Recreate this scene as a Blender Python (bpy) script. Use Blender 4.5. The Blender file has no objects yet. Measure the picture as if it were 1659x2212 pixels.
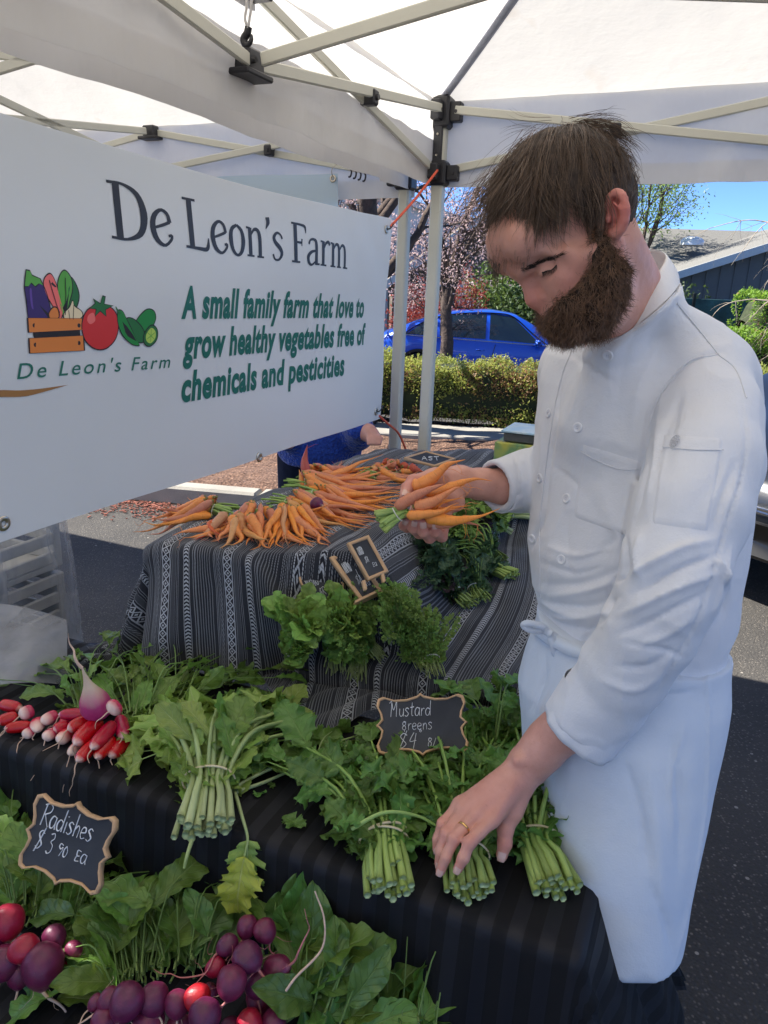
import bpy, math, random
import numpy as np
import openvdb
from mathutils import Matrix, Vector

sc = bpy.context.scene
# ------------------------------------------------------------------ camera
PITCH, ROLL, CAMH, FPX = math.radians(17), math.radians(2.2), 1.52, 1597.0
A3 = lambda *a: np.array(a, dtype=float)
CFW = A3(0, math.cos(PITCH), -math.sin(PITCH))
_u0 = A3(0, math.sin(PITCH), math.cos(PITCH)); _r0 = A3(1, 0, 0)
CR = math.cos(ROLL)*_r0 + math.sin(ROLL)*_u0
CU = math.cos(ROLL)*_u0 - math.sin(ROLL)*_r0
CC = A3(0, 0, CAMH)
cam = bpy.data.cameras.new('camera')
cam.sensor_fit = 'VERTICAL'; cam.sensor_height = 36.0
cam.lens = 36.0*FPX/2212.0
cam.clip_start = 0.05; cam.clip_end = 2000
camo = bpy.data.objects.new('camera', cam); sc.collection.objects.link(camo)
m = Matrix.Identity(4)
for i in range(3):
    m[i][0] = CR[i]; m[i][1] = CU[i]; m[i][2] = -CFW[i]; m[i][3] = CC[i]
camo.matrix_world = m
sc.camera = camo
# ------------------------------------------------------------------ sky, sun, exposure
SUN_EL, SUN_AZ = 46, 282
world = bpy.data.worlds.new("World"); sc.world = world; world.use_nodes = True
wn = world.node_tree; wn.nodes.clear()
sky = wn.nodes.new('ShaderNodeTexSky'); sky.sky_type = 'NISHITA'; sky.sun_disc = False
sky.sun_elevation = math.radians(SUN_EL); sky.sun_rotation = math.radians(SUN_AZ)
sky.air_density = 1.0; sky.dust_density = 0.0; sky.ozone_density = 6.0; sky.altitude = 8000
bg = wn.nodes.new('ShaderNodeBackground'); bg.inputs[1].default_value = 0.12
wo = wn.nodes.new('ShaderNodeOutputWorld')
wn.links.new(sky.outputs[0], bg.inputs[0]); wn.links.new(bg.outputs[0], wo.inputs[0])
sun = bpy.data.lights.new('sun', 'SUN'); sun.energy = 4.9; sun.angle = math.radians(0.5); sun.color = (1.0, .95, .87)
suno = bpy.data.objects.new('sun', sun); sc.collection.objects.link(suno)
_az, _el = math.radians(SUN_AZ), math.radians(SUN_EL)
sd = Vector((math.sin(_az)*math.cos(_el), math.cos(_az)*math.cos(_el), math.sin(_el)))
suno.rotation_euler = sd.to_track_quat('Z', 'Y').to_euler()
sc.view_settings.view_transform = 'Standard'; sc.view_settings.look = 'None'
sc.view_settings.exposure = 1.5; sc.view_settings.gamma = 1.0
sc.view_settings.use_curve_mapping = False
sc.cycles.max_bounces = 10; sc.cycles.diffuse_bounces = 5; sc.cycles.transmission_bounces = 8
sc.cycles.transparent_max_bounces = 12; sc.cycles.use_denoising = True

# ------------------------------------------------------------------ geometry of the view: where a measured point lies
def ray(u, v): return CFW + CR*(u-829.5)/FPX + CU*(1106-v)/FPX
def W(u, v, t): return CC + ray(u, v)*t
def Zp(u, v, z):
    r = ray(u, v); return CC + r*((z-CAMH)/r[2])
def PL(u, v, p0, n):
    r = ray(u, v); return CC + r*(np.dot(np.asarray(p0)-CC, n)/np.dot(r, n))
def proj(P):
    d = np.asarray(P)-CC; t = d@CFW
    return 829.5+FPX*(d@CR)/t, 1106-FPX*(d@CU)/t, t
E1 = A3(.919, -.394, 0); E2 = A3(.394, .919, 0); EZ = A3(0, 0, 1)
def nrm(a): a = np.asarray(a, float); return a/(np.linalg.norm(a)+1e-12)

# ------------------------------------------------------------------ object helpers
def newobj(name, data, parent=None):
    o = bpy.data.objects.new(name, data); sc.collection.objects.link(o)
    if parent is not None: o.parent = parent
    return o
def thing(name, label, cat, loc=(0, 0, 0), group=None):
    o = newobj(name, None); o.location = [float(x) for x in loc]; o.empty_display_size = .05
    o['label'] = label; o['category'] = cat
    if group: o['group'] = group
    return o
def tag(o, label, cat, group=None):
    o['label'] = label; o['category'] = cat
    if group: o['group'] = group
    return o
def kind(o, k): o['kind'] = k; return o
def mesh(name, V, F, mat=None, uv=None, smooth=True):
    me = bpy.data.meshes.new(name)
    V = np.asarray(V, dtype=np.float32).reshape(-1, 3)
    me.vertices.add(len(V)); me.vertices.foreach_set('co', V.ravel())
    if isinstance(F, np.ndarray):
        n, k = F.shape
        me.loops.add(n*k); me.loops.foreach_set('vertex_index', F.astype(np.int32).ravel())
        me.polygons.add(n); me.polygons.foreach_set('loop_start', np.arange(0, n*k, k, dtype=np.int32))
        flat = F.ravel()
    else:
        lens = np.array([len(f) for f in F], dtype=np.int32); flat = np.array([i for f in F for i in f], dtype=np.int32)
        me.loops.add(len(flat)); me.loops.foreach_set('vertex_index', flat)
        me.polygons.add(len(F)); me.polygons.foreach_set('loop_start', (np.cumsum(lens)-lens).astype(np.int32))
    if uv is not None:
        l = me.uv_layers.new(name='UVMap'); uv = np.asarray(uv, dtype=np.float32)
        l.data.foreach_set('uv', uv[flat].ravel())
    me.polygons.foreach_set('use_smooth', np.full(len(me.polygons), smooth, dtype=bool))
    if mat is not None:
        for mm in (mat if isinstance(mat, (list, tuple)) else [mat]): me.materials.append(mm)
    me.update(calc_edges=True)
    return me
def mobj(name, V, F, mat, parent=None, uv=None, smooth=True, off=None):
    """mesh object; V are world coordinates, moved into the parent's frame"""
    V = np.asarray(V, dtype=float).reshape(-1, 3)
    if parent is not None:
        b = np.zeros(3); q = parent
        while q is not None: b = b+np.array(q.location); q = q.parent
        V = V-b
    return newobj(name, mesh(name, V, F, mat, uv, smooth), parent)
def gridF(nu, nv, cu=False, cv=False):
    i = np.arange(nu if cu else nu-1)[:, None]; j = np.arange(nv if cv else nv-1)[None, :]
    i2 = (i+1) % nu; j2 = (j+1) % nv
    return np.stack([i*nv+j, i2*nv+j, i2*nv+j2, i*nv+j2], -1).reshape(-1, 4)
class MB:
    def __init__(s): s.V = []; s.F = []; s.UV = []; s.n = 0
    def add(s, V, F, uv=None):
        V = np.asarray(V, float).reshape(-1, 3)
        s.V.append(V)
        if isinstance(F, np.ndarray): F = F.tolist()
        s.F += [[i+s.n for i in f] for f in F]
        s.UV.append(np.zeros((len(V), 2)) if uv is None else np.asarray(uv, float).reshape(-1, 2))
        s.n += len(V); return s
    def build(s, name, mat, parent=None, smooth=True):
        return mobj(name, np.concatenate(s.V), s.F, mat, parent, np.concatenate(s.UV), smooth)
    def mesh(s, name, mat, smooth=True): return mesh(name, np.concatenate(s.V), s.F, mat, np.concatenate(s.UV), smooth)
def frames(P):
    P = np.asarray(P, float); T = np.gradient(P, axis=0); T /= np.linalg.norm(T, axis=1)[:, None]+1e-12
    N = np.zeros_like(P); a = A3(0, 0, 1) if abs(T[0][2]) < .9 else A3(1, 0, 0)
    n = nrm(np.cross(np.cross(T[0], a), T[0]))
    for i in range(len(P)):
        n = nrm(n-T[i]*np.dot(n, T[i])); N[i] = n
    return T, N, np.cross(T, N)
def tubeVF(P, r, k=8, flat=1.0, cap=True):
    P = np.asarray(P, float); n = len(P); r = np.broadcast_to(np.asarray(r, float), (n,))
    T, N, B = frames(P); a = np.linspace(0, 2*math.pi, k, endpoint=False)
    V = P[:, None]+r[:, None, None]*(np.cos(a)[None, :, None]*N[:, None]+flat*np.sin(a)[None, :, None]*B[:, None])
    F = gridF(n, k, False, True)[:, ::-1].tolist()
    if cap: F += [list(range(k)), list(range((n-1)*k, n*k))[::-1]]
    uv = np.stack(np.meshgrid(np.linspace(0, 1, n), np.arange(k)/k, indexing='ij'), -1)
    return V.reshape(-1, 3), F, uv.reshape(-1, 2)
def spline(pts, n):
    """Catmull-Rom through points"""
    p = np.asarray(pts, float)
    if len(p) == 2: return p[0]+(p[1]-p[0])*np.linspace(0, 1, n)[:, None]
    p = np.vstack([2*p[0]-p[1], p, 2*p[-1]-p[-2]]); s = np.linspace(0, len(p)-3, n); i = np.minimum(s.astype(int), len(p)-4); t = (s-i)[:, None]
    a, b, c, d = p[i], p[i+1], p[i+2], p[i+3]
    return .5*((2*b)+(c-a)*t+(2*a-5*b+4*c-d)*t*t+(3*b-a-3*c+d)*t**3)
def boxVF(c, ax, ay, az, bev=0.0):
    """box centred c with half-axis vectors; small chamfer"""
    c = np.asarray(c, float); ax, ay, az = [np.asarray(q, float) for q in (ax, ay, az)]
    if bev <= 0:
        V = [c+sx*ax+sy*ay+sz*az for sx in (-1, 1) for sy in (-1, 1) for sz in (-1, 1)]
        return V, [[0, 1, 3, 2], [4, 6, 7, 5], [0, 4, 5, 1], [2, 3, 7, 6], [0, 2, 6, 4], [1, 5, 7, 3]]
    lx, ly, lz = [np.linalg.norm(q) for q in (ax, ay, az)]; b = min(bev, lx*.49, ly*.49, lz*.49)
    ux, uy, uz = ax/lx, ay/ly, az/lz; V = []; idx = {}
    for sx in (-1, 1):
        for sy in (-1, 1):
            for sz in (-1, 1):
                for k in range(3):
                    q = [lx-b, ly-b, lz-b]; q[k] += b
                    idx[sx, sy, sz, k] = len(V); V.append(c+sx*ux*q[0]+sy*uy*q[1]+sz*uz*q[2])
    F = []; I = idx
    for s in (-1, 1):
        F.append([I[s, -1, -1, 0], I[s, 1, -1, 0], I[s, 1, 1, 0], I[s, -1, 1, 0]][::s])
        F.append([I[-1, s, -1, 1], I[-1, s, 1, 1], I[1, s, 1, 1], I[1, s, -1, 1]][::s])
        F.append([I[-1, -1, s, 2], I[1, -1, s, 2], I[1, 1, s, 2], I[-1, 1, s, 2]][::s])
    for s in (-1, 1):
        for q in (-1, 1):
            F.append([I[-1, s, q, 1], I[1, s, q, 1], I[1, s, q, 2], I[-1, s, q, 2]][::s*q])
            F.append([I[s, -1, q, 0], I[s, 1, q, 0], I[s, 1, q, 2], I[s, -1, q, 2]][::-s*q])
            F.append([I[s, q, -1, 0], I[s, q, 1, 0], I[s, q, 1, 1], I[s, q, -1, 1]][::s*q])
            for w in (-1, 1): F.append([I[s, q, w, 0], I[s, q, w, 1], I[s, q, w, 2]][::s*q*w])
    return V, F
def barVF(a, b, w, h, up=(0, 0, 1), bev=.002):
    a = np.asarray(a, float); b = np.asarray(b, float); d = nrm(b-a); s = nrm(np.cross(d, up)); n = np.cross(s, d)
    return boxVF((a+b)/2, d*np.linalg.norm(b-a)/2, s*w/2, n*h/2, bev)
def poly_prism(pts2, o, ax, ay, n, th):
    """flat polygon (list of 2d) extruded from plane o by th along n"""
    P = np.array([o+ax*p[0]+ay*p[1] for p in pts2]); k = len(P)
    V = np.vstack([P, P+np.asarray(n)*th]); F = [list(range(k))[::-1], list(range(k, 2*k))]
    F += [[i, (i+1) % k, k+(i+1) % k, k+i] for i in range(k)]
    return V, F
# cheap smooth value noise
_rs = np.random.RandomState(5); _NT = _rs.rand(32, 32, 32)
def vnoise(P, s=1.0, o=0):
    P = np.asarray(P, float)*s+o*7.31; i = np.floor(P).astype(int); f = P-i; f = f*f*(3-2*f); i %= 32; j = (i+1) % 32
    g = lambda a, b, c: _NT[a[..., 0], b[..., 1], c[..., 2]]
    x, y, z = f[..., 0], f[..., 1], f[..., 2]
    return (((g(i, i, i)*(1-x)+g(j, i, i)*x)*(1-y)+(g(i, j, i)*(1-x)+g(j, j, i)*x)*y)*(1-z)
            + ((g(i, i, j)*(1-x)+g(j, i, j)*x)*(1-y)+(g(i, j, j)*(1-x)+g(j, j, j)*x)*y)*z)*2-1
# ------------------------------------------------------------------ materials
class NT:
    def __init__(s, name):
        s.m = bpy.data.materials.new(name); s.m.use_nodes = True; s.t = s.m.node_tree; s.n = s.t.nodes; s.l = s.t.links
        s.b = s.n['Principled BSDF']; s.out = s.n['Material Output']
    def new(s, ty, ins=None, **kw):
        q = s.n.new('ShaderNode'+ty)
        for k, v in kw.items(): setattr(q, k, v)
        for k, v in (ins or {}).items():
            if hasattr(v, 'is_output') or isinstance(v, bpy.types.NodeSocket): s.l.new(v, q.inputs[k])
            else: q.inputs[k].default_value = v
        return q
    def math(s, op, a, b=0.0, c=None, clamp=False):
        q = s.n.new('ShaderNodeMath'); q.operation = op; q.use_clamp = clamp
        for i, v in enumerate((a, b) if c is None else (a, b, c)):
            if isinstance(v, bpy.types.NodeSocket): s.l.new(v, q.inputs[i])
            else: q.inputs[i].default_value = v
        return q.outputs[0]
    def mix(s, f, a, b, mode='MIX'):
        q = s.n.new('ShaderNodeMix'); q.data_type = 'RGBA'; q.blend_type = mode
        for i, v in ((0, f), (6, a), (7, b)):
            if isinstance(v, bpy.types.NodeSocket): s.l.new(v, q.inputs[i])
            elif i: q.inputs[i].default_value = tuple(v)+(1,) if len(v) == 3 else v
            else: q.inputs[i].default_value = v
        return q.outputs[2]
    def coord(s, k='Object'): return s.new('TexCoord').outputs[k]
    def noise(s, scale, detail=3, vec=None, rough=.55, mscale=None, k='Object'):
        v = vec or s.coord(k)
        if mscale: v = s.new('Mapping', {'Vector': v, 'Scale': mscale}).outputs[0]
        return s.new('TexNoise', {'Vector': v, 'Scale': scale, 'Detail': detail, 'Roughness': rough}).outputs[0]
    def ramp(s, fac, stops, interp='LINEAR'):
        q = s.n.new('ShaderNodeValToRGB'); q.color_ramp.interpolation = interp; e = q.color_ramp.elements
        while len(e) > 1: e.remove(e[-1])
        for i, (p, c) in enumerate(stops):
            x = e[0] if i == 0 else e.new(p); x.position = p
            c = (c, c, c) if not hasattr(c, '__len__') else c
            x.color = tuple(c)+(1,)
        s.l.new(fac, q.inputs[0]); return q.outputs[0]
    def set(s, **kw):
        for k, v in kw.items():
            k = {'color': 'Base Color', 'rough': 'Roughness', 'metal': 'Metallic', 'spec': 'Specular IOR Level', 'sss': 'Subsurface Weight',
                 'coat': 'Coat Weight', 'sheen': 'Sheen Weight', 'trans': 'Transmission Weight', 'alpha': 'Alpha', 'ior': 'IOR'}.get(k, k)
            if isinstance(v, bpy.types.NodeSocket): s.l.new(v, s.b.inputs[k])
            else: s.b.inputs[k].default_value = tuple(v)+(1,) if (hasattr(v, '__len__') and len(v) == 3 and k == 'Base Color') else v
        return s
    def bump(s, h, dist=.001, strength=1.0):
        q = s.new('Bump', {'Height': h, 'Distance': dist, 'Strength': strength}); s.l.new(q.outputs[0], s.b.inputs['Normal']); s.bn = q.outputs[0]; return s
    def translucent(s, fac, col):
        tr = s.new('BsdfTranslucent')
        if isinstance(col, bpy.types.NodeSocket): s.l.new(col, tr.inputs[0])
        else: tr.inputs[0].default_value = tuple(col)+(1,)
        if hasattr(s, 'bn'): s.l.new(s.bn, tr.inputs['Normal'])
        mx = s.new('MixShader'); s.l.new(s.b.outputs[0], mx.inputs[1]); s.l.new(tr.outputs[0], mx.inputs[2])
        if isinstance(fac, bpy.types.NodeSocket): s.l.new(fac, mx.inputs[0])
        else: mx.inputs[0].default_value = fac
        s.l.new(mx.outputs[0], s.out.inputs[0]); return s
def simple(name, col, rough=.6, var=.12, scale=20, metal=0, bump=0, bscale=200, spec=.5, coat=0):
    n = NT(name); nz = n.noise(scale, 4)
    c = n.mix(n.ramp(nz, [(.3, 0.), (.7, 1.)]), tuple(x*(1-var) for x in col), tuple(min(1, x*(1+var)) for x in col))
    n.set(color=c, rough=rough, metal=metal, spec=spec, coat=coat)
    if bump: n.bump(n.noise(bscale, 3), bump)
    return n.m
# ------------------------------------------------------------------ signed distance modelling
class SDF:
    def __init__(s, lo, hi, h):
        s.lo = np.asarray(lo, float); s.h = h; s.sh = np.ceil((np.asarray(hi)-s.lo)/h).astype(int)+1
        s.g = np.full(s.sh, .08, dtype=np.float32)
    def _blk(s, lo, hi):
        a = np.clip(np.floor((lo-s.lo)/s.h).astype(int), 0, s.sh); b = np.clip(np.ceil((hi-s.lo)/s.h).astype(int)+1, 0, s.sh)
        if (b <= a).any(): return None, None
        ax = [(s.lo[i]+s.h*np.arange(a[i], b[i])).astype(np.float32) for i in range(3)]
        P = np.stack(np.meshgrid(*ax, indexing='ij'), -1)
        return tuple(slice(a[i], b[i]) for i in range(3)), P
    def _put(s, sl, d, k, mode):
        g = s.g[sl]
        if mode == 'u':
            if k > 0: hh = np.maximum(k-np.abs(g-d), 0)/k; r = np.minimum(g, d)-hh*hh*k*.25
            else: r = np.minimum(g, d)
        elif mode == 's':
            d = -d
            if k > 0: hh = np.maximum(k-np.abs(g-d), 0)/k; r = np.maximum(g, d)+hh*hh*k*.25
            else: r = np.maximum(g, d)
        s.g[sl] = r
    def cone(s, a, b, ra, rb, k=.01, mode='u'):
        a = np.asarray(a, np.float32); b = np.asarray(b, np.float32); r = max(ra, rb)+k+3*s.h
        sl, P = s._blk(np.minimum(a, b)-r, np.maximum(a, b)+r)
        if sl is None: return
        ba = b-a; q = P-a; hh = np.clip((q@ba)/(ba@ba+1e-12), 0, 1)
        d = np.linalg.norm(q-hh[..., None]*ba, axis=-1)-(ra+(rb-ra)*hh)
        s._put(sl, d.astype(np.float32), k, mode)
    def chain(s, pts, rs, k=.01, mode='u'):
        for i in range(len(pts)-1): s.cone(pts[i], pts[i+1], rs[i], rs[i+1], k, mode)
    def ell(s, c, r, M=None, k=.01, mode='u'):
        """ellipsoid; M rows = axes"""
        c = np.asarray(c, float); r = np.asarray(r, float); M = np.eye(3) if M is None else np.asarray(M, float)
        e = np.sqrt(((M*r[:, None])**2).sum(0))+k+3*s.h
        sl, P = s._blk(c-e, c+e)
        if sl is None: return
        q = (P-c.astype(np.float32))@M.T.astype(np.float32); a = np.linalg.norm(q/r, axis=-1); b = np.linalg.norm(q/(r*r), axis=-1)+1e-9
        s._put(sl, (a*(a-1)/b).astype(np.float32), k, mode)
    def fn(s, lo, hi, f, k=.0, mode='u'):
        sl, P = s._blk(np.asarray(lo, float), np.asarray(hi, float))
        if sl is not None: s._put(sl, f(P).astype(np.float32), k, mode)
    def mesh(s, iso=0.0):
        g = openvdb.FloatGrid(.08); g.copyFromArray(np.ascontiguousarray(s.g), ijk=(0, 0, 0), tolerance=0)
        g.transform = openvdb.createLinearTransform(1.0)
        V, Q = g.convertToQuads(isovalue=iso)
        V = np.asarray(V, float)*s.h+s.lo
        Q = np.asarray(Q).astype(int)
        c = V.mean(0); n_ = np.cross(V[Q[:, 2]]-V[Q[:, 0]], V[Q[:, 3]]-V[Q[:, 1]]); vol = (n_*V[Q[:, 0]]).sum()-(n_*c).sum()
        return V, (Q if vol > 0 else Q[:, ::-1]).copy()      # faces always look outwards
def relax(V, F, it=1, lam=.5):
    E = np.vstack([F[:, [0, 1]], F[:, [1, 2]], F[:, [2, 3]], F[:, [3, 0]]]); n = len(V)
    cnt = np.bincount(E.ravel(), minlength=n)[:, None]+1e-9
    for _ in range(it):
        S = np.stack([np.bincount(E[:, 0], V[E[:, 1], k], n)+np.bincount(E[:, 1], V[E[:, 0], k], n) for k in range(3)], -1)
        V = V+(S/cnt-V)*lam
    return V
def vnormals(V, F):
    N = np.cross(V[F[:, 2]]-V[F[:, 0]], V[F[:, 3]]-V[F[:, 1]]); R = np.zeros_like(V)
    for k in range(F.shape[1]):
        for c in range(3): R[:, c] += np.bincount(F[:, k], N[:, c], len(V))
    return R/(np.linalg.norm(R, axis=1)[:, None]+1e-12)
def drop_small(V, F, keep=1):
    return V, F
# ================================================================== materials of the place
M = {}
def mk_ground():
    n = NT('asphalt'); v = n.coord('Object')
    agg = n.new('TexVoronoi', {'Vector': v, 'Scale': 110.0}).outputs[0]
    agc = n.new('TexVoronoi', {'Vector': v, 'Scale': 110.0})
    rnd = n.new('SeparateColor', {0: agc.outputs[1]}).outputs[0]
    base = n.ramp(n.noise(1.1, 5, v), [(.3, (.036, .034, .032)), (.7, (.07, .064, .056))])
    st = n.math('MULTIPLY', n.ramp(rnd, [(.55, 0.), (.95, 1.)]), n.ramp(agg, [(.25, 1.), (.5, 0.)]))
    c = n.mix(st, base, (.17, .15, .125))
    big = n.new('TexVoronoi', {'Vector': v, 'Scale': 24.0}); r2 = n.new('SeparateColor', {0: big.outputs[1]}).outputs[1]
    pb = n.math('MULTIPLY', n.math('GREATER_THAN', r2, .86), n.ramp(big.outputs[0], [(.12, 1.), (.16, 0.)]))
    c = n.mix(pb, c, (.32, .29, .25))
    n.set(color=c, rough=.9); n.bump(n.math('ADD', agg, n.noise(60, 3, v)), .004); return n.m
M['asphalt'] = mk_ground()
M['concrete'] = simple('concrete', (.30, .28, .24), .9, .12, 6, bump=.003, bscale=90)
M['powder'] = simple('powder_coated_steel', (.58, .57, .49), .42, .05, 4, bump=.0002, bscale=300)
M['blackplastic'] = simple('black_plastic', (.02, .02, .025), .45, .1)
M['brass'] = simple('grommet_metal', (.55, .5, .42), .3, .1, 60, metal=1)
def mk_mulch():
    n = NT('mulch'); v = n.coord('Object')
    a = n.new('TexVoronoi', {'Vector': n.new('Mapping', {'Vector': v, 'Scale': (1, 2.2, 1)}).outputs[0], 'Scale': 42.0})
    g = n.new('SeparateColor', {0: a.outputs[1]}).outputs[0]
    n.set(color=n.ramp(g, [(0, (.07, .035, .022)), (.5, (.15, .078, .048)), (1, (.30, .18, .12))]), rough=.95)
    n.bump(a.outputs[0], .02); return n.m
M['mulch'] = mk_mulch()
def mk_canopy():
    n = NT('canopy_fabric'); v = n.coord('Object')
    w = n.noise(3.2, 5, v, .6, (1, 1, 2.5)); d = n.ramp(n.noise(1.6, 5, v, .65), [(.35, (.86, .85, .82)), (.7, (.8, .78, .73))])
    st = n.math('MULTIPLY', n.ramp(n.noise(4.3, 2, v), [(.64, 0.), (.72, 1.)]), .8)
    c = n.mix(st, d, (.62, .40, .17))
    n.set(color=c, rough=.75, spec=.25); n.bump(w, .018, .6)
    n.translucent(.33, (.95, .905, .82)); return n.m
M['canopy'] = mk_canopy()
def mk_valance():
    n = NT('valance_fabric'); v = n.coord('Object')
    n.set(color=n.ramp(n.noise(5, 4, v), [(.3, (.84, .83, .82)), (.75, (.74, .72, .70))]), rough=.75, spec=.25)
    n.bump(n.noise(5, 4, v, .6, (1, 1, .4)), .02, .7); n.translucent(.42, (.92, .91, .9)); return n.m
M['valance'] = mk_valance()
# ================================================================== ground
def ground_z(x, y):
    return -.48*np.clip((y-10.2)/1.6, 0, 1)
xs = np.concatenate([[-400, -150, -60, -25, -12], np.linspace(-6, 8, 29), [12, 25, 60, 150, 400]])
ys = np.concatenate([[-400, -100, -30, -10], np.linspace(-3, 12.5, 32), [14, 18, 25, 40, 80, 160, 400]])
X, Y = np.meshgrid(xs, ys, indexing='ij'); G = np.stack([X, Y, ground_z(X, Y)], -1)
kind(mobj('asphalt_ground', G, gridF(len(xs), len(ys)), M['asphalt']), 'structure')
# planting bed: kerb, mulch
c0, c1 = A3(-6.2, 5.75, 0), A3(4.6, 3.95, 0)
cd = nrm(c1-c0); cn = A3(-cd[1], cd[0], 0)
for i in range(6):
    a = c0+cd*(i*1.8+.006); b = c0+cd*(i*1.8+1.794)
    if i > 3: continue
    V, F = boxVF((a+b)/2+cn*.075+EZ*.06, (b-a)/2, cn*.075, EZ*.07, .018)
    kind(mobj('kerb_stone', V, F, M['concrete'], smooth=False), 'structure')
g = np.array([[c0+cd*s+cn*w+EZ*(.10+.05*vnoise(A3(s, w, 0), 1.7)+.03*vnoise(A3(s, w, 3), 6)) for w in np.linspace(.15, 3.6, 40)] for s in np.linspace(0, 7.2, 70)])
kind(mobj('mulch_bed', g, gridF(70, 40), M['mulch']), 'structure')
# spilled mulch chips on the asphalt in front of the kerb
rnd = random.Random(3); mb = MB()
for i in range(800):
    s = rnd.gauss(4.7, .45); w = -abs(rnd.gauss(0, .16))-.01
    p = c0+cd*s+cn*w+EZ*.006; a = rnd.random()*6.28; L = rnd.uniform(.004, .013)
    d = A3(math.cos(a), math.sin(a), rnd.uniform(-.2, .3)); V, F = boxVF(p+EZ*.003, d*L, nrm(np.cross(d, EZ))*L*.4, EZ*.003); mb.add(V, F)
kind(mb.build('spilled_mulch', simple('red_chips', (.22, .075, .05), .9, .4, 40), None, False), 'stuff')
# pavement strip before the hedge
V, F = boxVF((1.6, 7.30, .12), (5.2, -.35, 0), (.03, .3, 0), (0, 0, .03), .01)
kind(mobj('pavement', V, F, M['concrete'], smooth=False), 'structure')

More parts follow.
